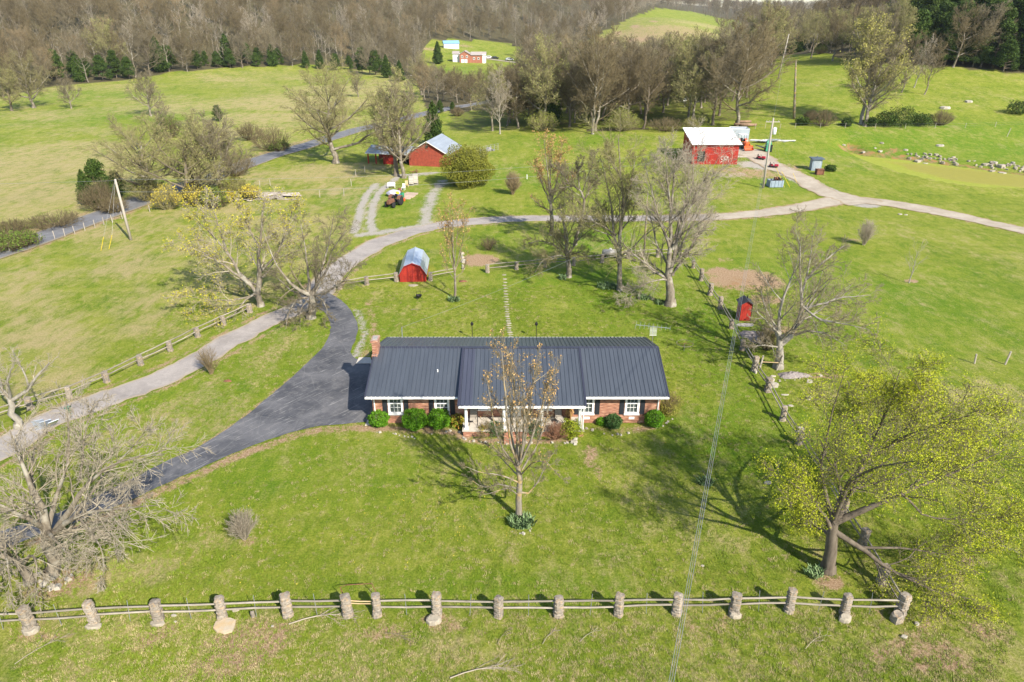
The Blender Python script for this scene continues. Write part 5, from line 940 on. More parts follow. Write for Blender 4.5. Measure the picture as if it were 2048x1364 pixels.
m, N, L, b = newmat('window_glass', .08, .6); b.inputs['Base Color'].default_value = (.06, .075, .075, 1); m_glass = m
m_curt = simple('curtain', (.55, .57, .54), (.40, .42, .40), 8, .9, stretch=(3, 3, .2)); m_red = simple('barn_red_boards', (.36, .022, .014), (.23, .015, .010), 3, .75, .25, bmp=.3, rnd=.14, stretch=(2, 2, .25))
m_redold = simple('weathered_red_brick', (.36, .075, .045), (.19, .045, .03), 2.2, .85, .2, rnd=.05); m_redlt = simple('shed_red_siding', (.40, .032, .018), (.20, .018, .013), 1.2, .6, .3, rnd=.08)
m_redtrim = simple('dark_red_trim', (.22, .012, .015), None, 4, .7); m_tin = metalroof('weathered_tin', (.42, .46, .50), (.30, .33, .37), .42, .5, (.34, .33, .32), .35); m_whiteroof = metalroof('white_roof_metal', (.80, .80, .80), (.74, .74, .74), .5)
m_galv = metalroof('galvanised_roof', (.52, .57, .63), (.42, .47, .54), .35, .5, None, .45); m_dark = simple('dark_interior', (.02, .018, .015), None, 2, .9)  # m_dark: near-black colour standing in for shade in rooms, bays and openings
m_stone = simple('fieldstone', (.34, .295, .235), (.13, .11, .088), 7, .95, .15, bmp=.8, rnd=.14, bd=.05)
_N, _L = m_stone.node_tree.nodes, m_stone.node_tree.links; _b = _N['Principled BSDF']; _src = _b.inputs['Base Color'].links[0].from_socket
_L.new(mix(_N, _L, ramp(_N, _L, noise(_N, _L, coords(_N, _L, 'Object'), 4.2, 3, .6), [(.52, (0, 0, 0)), (.66, (.7, .7, .7))]), _src, (.36, .25, .14)), _b.inputs['Base Color']); m_flag = simple('flagstone', (.38, .33, .25), (.24, .21, .16), 4, .9, rnd=.12, bmp=.5)
m_rail = simple('weathered_rail', (.33, .29, .23), (.17, .148, .115), 2.2, .9, .15, bmp=.5, rnd=.2, stretch=(.6, .6, 6)); m_railtan = simple('new_rail', (.55, .40, .22), (.40, .28, .15), 3, .85, rnd=.1)
m_steel = simple('steel_grey', (.42, .44, .46), (.30, .31, .33), 5, .4, .5, .6, bmp=0); m_pole = simple('utility_pole_wood', (.42, .37, .31), (.28, .245, .20), 2, .9, stretch=(4, 4, .3)); m_wire = simple('wire_grey', (.30, .31, .32), None, 2, .5, .5, .3, bmp=0)
m_yel = simple('yellow_guy_guard', (.75, .55, .02), None, 3, .6, bmp=0); m_org = simple('tractor_orange', (.62, .10, .015), (.50, .07, .012), 3, .45, .5, bmp=0); m_tire = simple('tyre_rubber', (.025, .025, .025), None, 8, .9); m_gren = simple('machine_green', (.02, .26, .13), (.015, .17, .09), 3, .5, .5)
m_mred = simple('mower_red', (.42, .015, .035), None, 3, .4, .5, bmp=0); m_rust = simple('rusty_iron', (.22, .095, .05), (.10, .05, .035), 5, .9, bmp=.5); m_blue = simple('grey_blue_paint', (.27, .33, .39), (.20, .25, .30), 3, .6); m_black = simple('black_paint', (.015, .015, .017), None, 4, .6)
m_roofblk = simple('black_shingles', (.045, .048, .055), (.025, .027, .032), 9, .9, bmp=.5)
# ---------------------------------------------------------------- the brick house
X0, X1, YF, YR = -9.98, 10.6, 42.4, 50.75; EZ, RZ, RY, EYF, EYR = 2.6, 4.12, 46.5, 41.73, 51.35
ho = thing('brick_house', (0, 46, 0), 'long low brick ranch house with slate-blue metal roof and a white-columned front porch', 'house')
def H(mb, name, m, **k):
    mb.v = [(x, y - 46, z) for x, y, z in mb.v]; return mb.build(name, m, ho, **k)
def holes_wall(x0, x1, z0, z1, y0, y1, holes):
    xs = sorted({x0, x1} | {v for h_ in holes for v in h_[:2]}); mb = MB(); 
    for a, b_ in zip(xs[:-1], xs[1:]):
        cuts = sorted([(h_[2], h_[3]) for h_ in holes if h_[0] <= a + 1e-6 and h_[1] >= b_ - 1e-6]); z = z0
        for c0, c1 in cuts:
            if c0 > z: mb.b2(a, b_, y0, y1, z, c0)
            z = c1
        if z < z1: mb.b2(a, b_, y0, y1, z, z1)
    return mb
wz0 = aty(793, 829, 42.4)[2]; wtop = EZ - .12
WIN = [(-8.35, .5), (-5.02, .5), (5.38, .48), (8.62, .48)]; PWIN = [(-1.95, .5), (2.35, .5)]; DOOR = (.05, 1.0)
holes = [(x - w, x + w, wz0 + .08, 2.42) for x, w in WIN] + [(x - w, x + w, 1.15, 2.42) for x, w in PWIN] + [(DOOR[0] - .52, DOOR[0] + .52, .52, 2.6)]
H(holes_wall(X0, X1, -.1, 2.66, YF, YF + .25, holes), 'front_wall', m_brick)
def gable(xa, xb): return MB().add([(x, y, z) for x in (xa, xb) for y, z in ((YF + .25, -.1), (YR, -.1), (YR, 2.68), (RY, RZ - .12), (YF + .25, 2.68))], [(0, 1, 2, 3, 4), (9, 8, 7, 6, 5)] + [(i, i + 5, (i + 1) % 5 + 5, (i + 1) % 5) for i in range(5)])
H(gable(X0, X0 + .25), 'side_wall', m_brick); H(gable(X1 - .25, X1), 'side_wall', m_brick); H(MB().b2(X0 + .25, X1 - .25, YR - .25, YR, -.1, 2.62), 'rear_wall', m_brick)
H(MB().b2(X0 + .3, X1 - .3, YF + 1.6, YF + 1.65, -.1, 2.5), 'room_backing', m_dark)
def window(x, w, z0, z1, y=YF):
    f = MB(); t = .11; yo = y - .035
    f.b2(x - w - .04, x - w + t, yo, y + .12, z0, z1); f.b2(x + w - t, x + w + .04, yo, y + .12, z0, z1); f.b2(x - w + t, x + w - t, yo, y + .12, z1 - t, z1); f.b2(x - w - .08, x + w + .08, yo - .05, y + .12, z0 - .09, z0); f.b2(x - w + t, x + w - t, yo, y + .12, z0, z0 + t * .8)
    zm = (z0 + z1) / 2 + .02; f.b2(x - w + t, x + w - t, y + .0, y + .10, zm - .04, zm + .04)
    fr = H(f, 'window', m_white); g_ = H(MB().b2(x - w + t, x + w - t, y + .085, y + .095, z0 + t * .8, z1 - t), 'pane', m_glass); g_.parent = fr
    mu = MB(); iw = w - t
    for k in (1, 2): mu.b2(x - iw + 2 * iw * k / 3 - .012, x - iw + 2 * iw * k / 3 + .012, y + .05, y + .08, z0 + t, z1 - t)
    for zz in ((z0 + t + zm) / 2, (zm + z1 - t) / 2): mu.b2(x - iw, x + iw, y + .052, y + .078, zz - .012, zz + .012)
    H(mu, 'muntins', m_white).parent = fr
    c = MB(); c.b2(x - iw, x - iw * .25, y + .14, y + .16, z0, z1 - .05); c.b2(x + iw * .2, x + iw, y + .14, y + .16, z0, z1 - .05); H(c, 'curtain', m_curt).parent = fr
def shutter(x, w, z0, z1):
    s_ = MB(); y = YF - .035; s_.b2(x - w, x + w, y, YF - .003, z0, z1); zm = (z0 + z1) / 2
    for za, zb in ((z0 + .06, zm - .04), (zm + .04, z1 - .06)): s_.b2(x - w + .05, x + w - .05, y - .015, y, za, zb)
    H(s_, 'shutter', m_shut)
for x, w in WIN:
    window(x, w, wz0 + .08, 2.42); shutter(x - w - .26, .17, wz0 + .02, 2.42); shutter(x + w + .26, .17, wz0 + .02, 2.42)
for x, w in PWIN: window(x, w, 1.15, 2.42)
H(MB().b2(DOOR[0] - .52, DOOR[0] + .52, YF + .02, YF + .09, .52, 2.6), 'door', m_white); H(MB().b2(DOOR[0] - .62, DOOR[0] - .52, YF - .03, YF + .05, .52, 2.62).b2(DOOR[0] + .52, DOOR[0] + .62, YF - .03, YF + .05, .52, 2.62), 'door_frame', m_white)
# roof: white fascia and gutters, decks, sheets, caps
rt = MB(); XA, XB = -10.3, 11.0; pz = lambda y: EZ + (y - EYF) / (RY - EYF) * (RZ - EZ)
def slab(x0, x1, ya, za, yb, zb, t=.09): return MB().add([(x, y, z) for x in (x0, x1) for y, z in ((ya, za), (yb, zb), (yb, zb - t), (ya, za - t))], [(0, 1, 2, 3), (7, 6, 5, 4), (0, 4, 5, 1), (1, 5, 6, 2), (2, 6, 7, 3), (3, 7, 4, 0)])
H(slab(XA, XB, EYF, EZ - .02, RY, RZ - .02), 'roof_deck', m_white); H(slab(XA, XB, RY + .002, RZ - .02, EYR, EZ - .02), 'roof_deck', m_white)
def panel(xa, xb, ya, za, yb, zb, mt, parent=ho, nr=3, name='roof_panel', off=.012, org=46):
    """one ribbed metal sheet from eave (ya,za) to ridge (yb,zb)"""
    w = xb - xa; pr = [(xa, 0)]; 
    for k in range(nr):
        c = xa + w * (k + .5) / nr; pr += [(c - .04, 0), (c - .022, .045), (c + .022, .045), (c + .04, 0)]
    pr.append((xb, 0)); n = len(pr); vs = [(x, ya - org, za + off + z) for x, z in pr] + [(x, yb - org, zb + off + z) for x, z in pr]
    o = MB().add(vs, [(i, i + 1, i + 1 + n, i + n) for i in range(n - 1)]).build(name, mt, parent); return o
def sheets(x0, x1, ya, za, yb, zb, mt, pw=.915, **k):
    x = x0
    while x < x1 - .05: xe = min(x + pw, x1); panel(x, xe, ya, za, yb, zb, mt(x) if callable(mt) else mt, nr=max(1, round((xe - x) / .305)), **k); x = xe
sheets(XA, -3.62, EYF - .05, EZ, RY, RZ, m_roof); sheets(5.02, XB, EYF - .05, EZ, RY, RZ, m_roof); sheets(-3.62, 5.02, EYF + 1.2, pz(EYF + 1.2), RY, RZ, m_roof); sheets(XA, XB, EYR + .05, EZ, RY, RZ, m_roof)
# porch roof, raised above the main slope
PY0, PZ0, PYT, PZT = 40.45, 2.62, RY - .28, RZ + .04
H(slab(-3.60, 5.0, PY0 + .02, PZ0 - .02, PYT, PZT - .03, .16), 'porch_roof_deck', m_white)
px_ = -3.66
H(MB().add([(-3.62, y, z) for y, z in ((EYF + .0, pz(EYF)), (PY0 + .1, PZ0 - .1), (PYT, PZT - .05))] + [(-3.56, y, z) for y, z in ((EYF, pz(EYF)), (PY0 + .1, PZ0 - .1), (PYT, PZT - .05))], [(0, 1, 2), (5, 4, 3), (0, 3, 4, 1), (1, 4, 5, 2), (2, 5, 3, 0)]), 'roof_side_trim', m_cap)
H(MB().add([(5.0, y, z) for y, z in ((EYF, pz(EYF)), (PY0 + .1, PZ0 - .1), (PYT, PZT - .05))] + [(4.95, y, z) for y, z in ((EYF, pz(EYF)), (PY0 + .1, PZ0 - .1), (PYT, PZT - .05))], [(0, 2, 1), (3, 4, 5), (0, 1, 4, 3), (1, 2, 5, 4), (2, 0, 3, 5)]), 'roof_side_trim', m_cap)
sheets(-3.66, 5.04, PY0 - .04, PZ0, PYT, PZT, lambda x: m_roofp if x < -2.9 else m_roof)
H(MB().add([(x, y, z) for x in (XA - .01, XB + .01) for y, z in ((RY - .16, RZ - .015), (RY, RZ + .06), (RY + .16, RZ - .015))], [(0, 1, 4, 3), (1, 2, 5, 4), (0, 2, 1), (3, 4, 5)]), 'ridge_cap', m_cap)
H(MB().b2(-3.68, 5.06, PYT - .08, PYT + .1, PZT + .02, PZT + .075), 'ridge_cap', m_cap)
for xa in (XA, XB): H(MB().add([(xa + dx, y, z + dz) for dx in (-.05, .05) for y, z in ((EYF - .05, EZ), (RY, RZ), (EYR + .05, EZ)) for dz in (-.1, .045)], [(0, 2, 3, 1), (2, 4, 5, 3), (6, 7, 9, 8), (8, 9, 11, 10), (1, 3, 9, 7), (3, 5, 11, 9), (0, 1, 7, 6), (4, 10, 11, 5)]), 'rake_trim', m_cap)
for x0, x1, y, z in ((XA, -3.66, EYF, EZ), (5.06, XB, EYF, EZ), (-3.66, 5.04, PY0, PZ0)): H(MB().b2(x0, x1, y - .16, y - .05, z - .13, z - .02), 'gutter', m_white)
H(MB().b2(XA, XB, EYR + .05, EYR + .16, EZ - .13, EZ - .02), 'gutter', m_white)
for x, y, z, yw in ((-9.85, EYF, EZ, YF), (10.45, EYF, EZ, YF)): H(MB().tube([(x, y - .1, z - .1), (x, y - .05, z - .22), (x, yw - .06, z - .45), (x, yw - .06, .1), (x, yw - .25, .02)], .045, 4), 'downspout', m_white)
H(MB().tube([(4.93, PY0 - .1, PZ0 - .1), (4.93, PY0 + .1, PZ0 - .3), (4.93, PY0 + .1, .6)], .04, 4), 'downspout', m_white)
for xa, xb in ((-3.74, -3.60), (4.98, 5.12)): H(slab(xa, xb, PY0 - .05, PZ0 + .075, PYT, PZT + .075, .1), 'rake_cap', m_cap)
# porch
H(MB().b2(-3.42, 5.0, 40.62, YF - .002, -.1, .44), 'porch_base', m_brick); H(MB().b2(-3.48, 5.06, 40.56, YF - .004, .44, .52), 'porch_floor', m_conc)
for x in (-3.2, -.56, 2.07, 4.72):
    c = MB(); c.lathe((x, 40.85, 0), [(.12, .58), (.11, .62), (.105, 2.36), (.13, 2.40)], 12); c.box((x, 40.85, .55), (.3, .3, .07)); c.box((x, 40.85, 2.44), (.3, .3, .10)); H(c, 'porch_column', m_white, smooth=False)
H(MB().b2(-3.45, 4.95, 40.75, 40.95, 2.49, 2.56), 'porch_beam', m_white)
for k in range(3): H(MB().b2(-.55, .75, 40.55 - .3 * (3 - k) , 40.555 - .3 * (2 - k), -.05, .13 * (k + 1)), 'step', m_brick)
for x, z in ((5.42, .42), (8.65, .42), (-7, .4)): H(MB().b2(x - .2, x + .2, YF - .02, YF + .02, z - .1, z + .1), 'foundation_vent', m_white)
# chimney
ch = H(MB().b2(-10.42, -9.99, 45.5, 46.75, -.1, 3.9).b2(-10.38, -9.95, 45.7, 46.6, 3.9, 4.98).b2(-10.45, -9.9, 45.62, 46.68, 4.86, 5.02), 'chimney', m_brick)
k_ = H(MB().b2(-10.34, -10.0, 45.85, 46.45, 5.02, 5.08), 'chimney_cap', m_concg); k_.parent = ch
H(MB().tube([(-9.0, 51.0, 2.6), (-9.0, 51.0, 3.7)], .035, 6), 'service_mast', m_steel); H(MB().lathe((-5.4, 44.0, 3.35), [(.05, 0), (.05, .18)], 8), 'vent_pipe', m_white)
# porch chairs
def porch_chair(x, y, rz, label):
    t = thing('porch_chair', (x, y, .52), label, 'chair', None, rz); fr = MB()
    for s in (-.28, .28): fr.tube([(s, .28, 1.05), (s, .16, .5), (s, .2, .05), (s, 0, .02), (s, -.32, .05), (s, -.3, .42)], .018, 5); fr.tube([(s, .16, .62), (s, -.3, .62), (s, -.3, .42)], .018, 5)
    fr.build('frame', m_black, t); MB().add([(-.26, -.3, .43), (.26, -.3, .43), (.26, .15, .40), (-.26, .15, .40), (-.26, -.3, .45), (.26, -.3, .45), (.26, .15, .42), (-.26, .15, .42)], [(3, 2, 1, 0), (4, 5, 6, 7), (0, 1, 5, 4), (1, 2, 6, 5), (2, 3, 7, 6), (3, 0, 4, 7)]).build('seat', m_conc, t)
    MB().box((0, .23, .76), (.5, .02, .66), rx=-.2).build('backrest', simple('sling_fabric', (.25, .22, .18)), t)
porch_chair(-2.72, 41.5, 0, 'sling chair with dark frame on the porch by the left column'); porch_chair(3.35, 41.6, .3, 'second sling chair at the right end of the porch')
def pot(x, y, label):
    t = thing('potted_plant', (x, y, .52), label, 'plant'); MB().lathe((0, 0, 0), [(.11, 0), (.16, .26), (.17, .3)], 10).build('pot', m_rust, t)
    Q, r = leafball(int(x * 50) + 99, .5, .9, 500, .06, .2, .3); Q[:, 2] += .2; c = cat([leafquads(Q, .07, r)]); link('foliage', npmesh('foliage', c[0], c[1], L_ORANGE if x > 3 else L_OLIVE), t)
pot(1.15, 42.1, 'dry potted plant by the front door'); pot(4.1, 42.0, 'dry brown potted plant at the right end of the porch')
# garden lamps behind the house
for px, lb in ((945, 'left of the stepping-stone path'), (1072, 'right of the stepping-stone path')):
    p = at(px, 676); t = thing('garden_lamp', (p[0], 56.5, 0), 'black post lantern behind the house ' + lb, 'lamp'); MB().tube([(0, 0, -.1), (0, 0, 1.35)], .035, 6).build('post', m_black, t); MB().lathe((0, 0, 1.35), [(.06, 0), (.13, .06), (.13, .26), (.04, .36), (.01, .42)], 6).build('lantern', m_black, t)

# ---------------------------------------------------------------- stone-and-rail fences
def stone_pillar_mesh(seed, w=.5, hh=1.3):
    """squared pillar laid up of rough courses; each face stone stands a little proud or back"""
    q_ = random.Random(seed); mb = MB(); z = -.15; n = 16; rings = []; sq = []
    for i in range(n):
        a = 2 * PI * (i + .5) / n; c, s_ = math.cos(a), math.sin(a); k = (abs(c) ** 5 + abs(s_) ** 5) ** (-1 / 5); sq.append((c * k, s_ * k))
    while z < hh:
        zz = min(z + q_.uniform(.09, .2), hh); k = 1 + .35 * max(0, .3 - z); jj = []; v = q_.uniform(.9, 1.1)
        for i in range(n):
            if q_.random() < .4: v = q_.uniform(.88, 1.1)
            jj.append(v)
        for a_, sh in ((z + .01, .9), (z + .03, 1.0), (zz - .03, 1.0), (zz - .01, .9)): rings.append([(sq[i][0] * w / 2 * k * jj[i] * sh, sq[i][1] * w / 2 * k * jj[i] * sh, a_ + q_.uniform(-.008, .008)) for i in range(n)])
        z = zz
    for r_ in rings: mb.v += r_
    for a_ in range(len(rings) - 1):
        for i in range(n): mb.f.append((a_ * n + i, a_ * n + (i + 1) % n, (a_ + 1) * n + (i + 1) % n, (a_ + 1) * n + i))
    mb.v.append((0, 0, hh + .02)); tpi = len(mb.v) - 1; o_ = (len(rings) - 1) * n
    for i in range(n): mb.f.append((o_ + i, o_ + (i + 1) % n, tpi))
    return mb.mesh('pillar', m_stone)
PIL = [stone_pillar_mesh(s, .44, 1.25 + .05 * (s % 3)) for s in range(6)]; PILS = [stone_pillar_mesh(20 + s, .42, .98) for s in range(5)]
def rail(a, b_, z, t, m=None, r_=.05):
    A = Vector((a[0], a[1], hs(a[0], a[1]) + z)); B = Vector((b_[0], b_[1], hs(b_[0], b_[1]) + z + rnd.uniform(-.06, .05))); org = Vector(t.location); md = (A + B) / 2 + Vector((0, rnd.uniform(-.04, .04), rnd.uniform(-.05, .02)))
    MB().tube([A - org, md - org, B - org], [r_ * rnd.uniform(.85, 1.1), r_, r_ * rnd.uniform(.8, 1)], 6).build('rail', m or m_rail, t)
def fence(name, label, pts, set_, gaps=(), stakes=False, heights=(.55, .95), cap_first=True, hz=None):
    W = [G(*p) for p in pts]; t = thing(name, W[0], label, 'fence'); org = Vector(W[0])
    for i, p in enumerate(W):
        o = link('stone_pillar', set_[i % len(set_)], t); o.location = Vector(p) - org; o.rotation_euler = (rnd.uniform(-.03, .03), rnd.uniform(-.03, .03), rnd.uniform(-.5, .5)); k = rnd.uniform(.9, 1.1); o.scale = (k, k, rnd.uniform(.92, 1.08))
    for i in range(len(W) - 1):
        if i in gaps: continue
        for z in heights: rail(W[i], W[i + 1], z, t)
        if stakes:
            m_ = (W[i] + W[i + 1]) / 2 - np.array(org); dx = rnd.uniform(-.15, .15); MB().tube([(m_[0] + dx, m_[1], m_[2] - .1), (m_[0] + dx * 2, m_[1] + .05, m_[2] + 1.35)], .017, 4).build('wire_stake', m_steel, t)
    return t
F1 = [(-60, 1262), (62, 1256), (190, 1246), (318, 1240), (446, 1236), (576, 1230), (696, 1229), (755, 1230), (874, 1230), (997, 1232), (1117, 1231), (1237, 1229), (1353, 1227), (1468, 1225), (1577, 1222), (1688, 1228), (1800, 1228)]
f1 = fence('front_fence', 'long fence of stone pillars and paired weathered rails across the foot of the picture', F1, PIL, gaps=(6,), stakes=True)
a, b_ = G(696, 1229), G(755, 1230)
for zz, e in ((.95, .9), (.78, .86)): rail(a, a + (b_ - a) * e, zz, f1, m_railtan, .03)
gt = thing('wire_gate', a + np.array([-.3, .9, 0]), 'bent rusty pipe gate frame standing open behind the front fence gap', 'gate'); MB().tube([(0, 0, 0), (-.2, .0, .9), (.1, .1, .95), (1.35, .2, .95), (1.55, .1, .5), (1.6, 0, 0)], .022, 5).build('frame', m_rust, gt)
# right fence, running away from the corner
F2 = [(1798, 1226), (1762, 1165), (1722, 1095), (1683, 1035), (1645, 965), (1597, 888), (1565, 840), (1535, 783), (1508, 742), (1484, 700), (1462, 657), (1440, 618), (1420, 590), (1402, 561), (1386, 536), (1372, 514)]
f2 = fence('side_fence', 'stone pillar and rail fence running up the right side of the yard', F2[1:], PIL[:3] + PILS[:2], heights=(.55, .95))
rail(G(*F2[0]), G(*F2[1]), .55, f2); rail(G(*F2[0]), G(*F2[1]), .95, f2)
F3 = [(1315, 514), (1256, 517), (1204, 525), (1147, 531), (1090, 534), (1033, 539), (975, 545)]
f3 = fence('back_fence', 'stone pillar and rail fence across the back yard behind the tall trees', F3, PILS); rail(G(1315, 514), G(1372, 514), .55, f3); rail(G(1315, 514), G(1372, 514), .95, f3)
f3b = fence('back_fence', 'short stone and rail fence on both sides of the small red barn shed', [(861, 561), (793, 563), (734, 570), (680, 578)], PILS, gaps=(0,)); rail(G(861, 561), G(912, 552), .55, f3b); rail(G(861, 561), G(912, 552), .9, f3b)
F4 = [(-120, 893), (-30, 850), (62, 818), (140, 796), (214, 764), (282, 730), (341, 702), (396, 674), (448, 650), (500, 625)]
f4 = fence('lane_fence', 'stone pillar and rail fence along the left side of the lane', F4, PILS)
# corner pillar and flagstones in front of pillars
def slabstone(px, py, rx, ry, hh, label, m=m_flag, name='flagstone', n=9, group=None, ang=0, cat_='stone', z=0):
    q_ = random.Random(int(px * 13 + py)); b_ = G(px, py); P = []
    for i in range(n): a_ = 2 * PI * i / n; k = q_.uniform(.78, 1.1); P.append((math.cos(a_) * rx * k, math.sin(a_) * ry * k))
    vs = [(x * 1.05, y * 1.05, -.08) for x, y in P] + [(x, y, hh * q_.uniform(.75, 1.1)) for x, y in P] + [(x * .75, y * .75, hh * q_.uniform(1, 1.2)) for x, y in P]
    mb = MB().add(vs, [(i, (i + 1) % n, (i + 1) % n + n, i + n) for i in range(n)] + [(i + n, (i + 1) % n + n, (i + 1) % n + 2 * n, i + 2 * n) for i in range(n)] + [tuple(range(2 * n, 3 * n))])
    o = mb.build(name, m); o.location = (b_[0], b_[1], b_[2] + z); o.rotation_euler = (0, 0, ang); return tag(o, label, cat_, group)
m_slab = simple('pale_limestone', (.43, .39, .32), (.27, .24, .19), 3, .9, rnd=.08); m_slabo = simple('orange_stained_stone', (.40, .35, .27), (.42, .29, .14), 2.4, .9)
slabstone(452, 1252, .56, .52, .10, 'broad pale flagstone with an orange stain before a front fence pillar', m_slabo)
slabstone(187, 1254, .40, .22, .12, 'flat grey stone at the foot of the third pillar from the left'); slabstone(315, 1248, .38, .20, .12, 'flat stone at the foot of the fourth pillar from the left'); slabstone(869, 1243, .42, .30, .22, 'mossy round stump at the foot of the pillar right of the gap')
slabstone(1690, 1240, .34, .28, .25, 'leaning grey stone at the foot of the pillar next to the corner'); slabstone(1793, 1240, .38, .32, .42, 'rough corner boulder where the two fences meet', m_stone, 'corner_stone'); slabstone(1470, 1233, .32, .22, .2, 'block at the foot of the third pillar from the corner'); slabstone(62, 1264, .4, .3, .2, 'pale stone at the foot of the leftmost visible pillar')
slabstone(506, 1234, .12, .10, .34, 'small upright stone standing just behind the front fence', m_stone, 'marker_stone'); slabstone(348, 1232, .17, .10, .08, 'small white rock between two front fence pillars', m_slab, 'rock', 6); slabstone(351, 1244, .09, .06, .05, 'tiny white rock below the small white one', m_slab, 'rock', 6)
slabstone(517, 1216, .07, .05, .06, 'tiny white rock near the upright stone', m_slab, 'rock', 6); slabstone(545, 1253, .08, .06, .05, 'tiny white rock on the bare earth before the fence', m_slab, 'rock', 6); slabstone(471, 1221, .2, .12, .08, 'tan flat rock right behind the stained flagstone', m_flag, 'rock', 6)
slabstone(1535, 966, .28, .16, .08, 'pale flat rock in the tree shade on the right lawn', m_slab, 'rock', 7); slabstone(1808, 1275, .16, .12, .1, 'white rock below the fence corner', m_slab, 'rock', 6); slabstone(1833, 1249, .12, .1, .1, 'white rock just right of the fence corner', m_slab, 'rock', 6); slabstone(1405, 1132, .1, .07, .05, 'tiny white rock on the lawn by the wires', m_slab, 'rock', 6)
for i, (px, py, a_, b2_, hh, lb) in enumerate([(1540, 762, .5, .35, .3, 'large pale rock against the side fence above the rest'), (1548, 773, .42, .3, .35, 'round white rock right of the side fence'), (1537, 775, .4, .3, .3, 'white rock tight against the side fence pillar'), (1510, 745, .2, .3, .25, 'white rock at the foot of the pillar by the wooden gate'), (1570, 790, .4, .12, .08, 'long pale flat rock beside the side fence'), (1582, 812, .3, .18, .08, 'pale flat rock farther down beside the side fence'), (1617, 798, .28, .22, .28, 'round tan rock alone right of the side fence'), (1600, 862, .4, .3, .3, 'pale rock beside the pillar where the side fence meets the tree'), (1546, 753, .3, .15, .1, 'flat white rock near the wooden gate'), (1618, 765, .3, .2, .25, 'rock at the near end of the heap of old ashes'), (1640, 752, .25, .2, .15, 'rock on the bare earth strip below the forked tree')]): slabstone(px, py, a_ * .8, b2_ * .8, hh * .8, lb, m_slab, 'rock', 7)
slabstone(790, 566, 0.55, .35, .06, 'flat pinkish doorstep stone before the small red barn shed', m_flag, 'doorstep'); bpy.data.objects['doorstep'].location = (*at(826, 571)[:2], 0)
# stepping stones behind the house
for i in range(26):
    t_ = i / 25; px = 1009 + 11 * t_ + rnd.uniform(-1.2, 1.2); py = 550 + 128 * t_ ** .85
    slabstone(px, py, .27, .17, .035, 'rectangular tan stepping stone of the path behind the house', m_flag, 'stepping_stone', 6, 'stepping stones behind the house', cat_='stepping stone')
# bed edging stones (each under ten pixels): one run per bed
def edging(name, pts, label, step=.26, s=.12):
    C = crom([at(*p) for p in pts], step); mb = MB()
    for c in C:
        if rnd.random() < .28: continue
        k = rnd.uniform(.4, 1.45) * s; c = (c[0] + rnd.uniform(-.08, .08), c[1] + rnd.uniform(-.08, .08)); mb.box((c[0] + rnd.uniform(-.04, .04), c[1] + rnd.uniform(-.04, .04), k * .3), (k * 1.3, k, k * .8), rnd.uniform(0, 3), .75, rnd.uniform(-.2, .2))
    return tag(mb.build(name, m_slab), label, 'edging stones', None, 'stuff')
edging('bed_edging', [(746, 866), (770, 865), (800, 870), (830, 876), (850, 873), (875, 866), (900, 863), (915, 862), (925, 872), (940, 882), (980, 886), (1030, 888), (1080, 886), (1120, 887), (1150, 886)], 'wavering line of small pale stones edging the beds at the left and before the porch')
edging('bed_edging', [(1165, 862), (1180, 857), (1200, 866), (1225, 870), (1250, 868), (1270, 860), (1300, 859), (1330, 850), (1345, 838)], 'wavering line of small pale stones edging the bed at the right of the porch')
edging('tree_ring', [(1020, 1062), (1040, 1068), (1058, 1063), (1068, 1055)], 'short arc of stones before the iris clump under the front yard tree', .2, .12)
edging('tree_ring', [(80, 1150), (85, 1170), (105, 1178), (130, 1168), (145, 1150)], 'loose ring of white stones round the trunks in the lower left', .4, .2)
edging('stone_line', [(922, 505), (926, 520), (925, 540)], 'short line of pale stones behind the slim tree by the shed', .35, .3); edging('stone_pile', [(1150, 884), (1152, 876), (1147, 888), (1153, 890)], 'little heap of pale stones at the end of the porch bed', .12, .2)
edging('gravel_rubble', [(1535, 755), (1560, 762), (1600, 758), (1640, 760)], 'scatter of white rubble below the forked tree', .5, .12)
# ---------------------------------------------------------------- farm buildings
def boards(parent, x0, x1, y, z0, ztop, w, m, name='board', t=.03, axis='x', flip=1):
    """vertical boards along a wall; ztop(x) gives each board's height"""
    n = max(1, int(round(abs(x1 - x0) / w))); xs_ = np.linspace(x0, x1, n + 1)
    for i in range(n):
        a, b_ = xs_[i] + .008, xs_[i + 1] - .008; zt = lambda v: ztop(v) if callable(ztop) else ztop
        p = [(a, z0), (b_, z0), (b_, zt(b_)), (a, zt(a))]; dt = t * (1 + .4 * (i % 2))
        MB().ext(p, y, y - dt * flip, 'Y' if axis == 'x' else 'X').build(name, m, parent)
def quadroof(mb, a, b_, c, d, t=.06):
    """thick sheet through four corners"""
    P = [Vector(v) for v in (a, b_, c, d)]; n = (P[1] - P[0]).cross(P[3] - P[0]).normalized(); n = n if n.z > 0 else -n
    return mb.add([p for p in P] + [p - n * t for p in P], [(0, 1, 2, 3), (7, 6, 5, 4), (0, 4, 5, 1), (1, 5, 6, 2), (2, 6, 7, 3), (3, 7, 4, 0)])
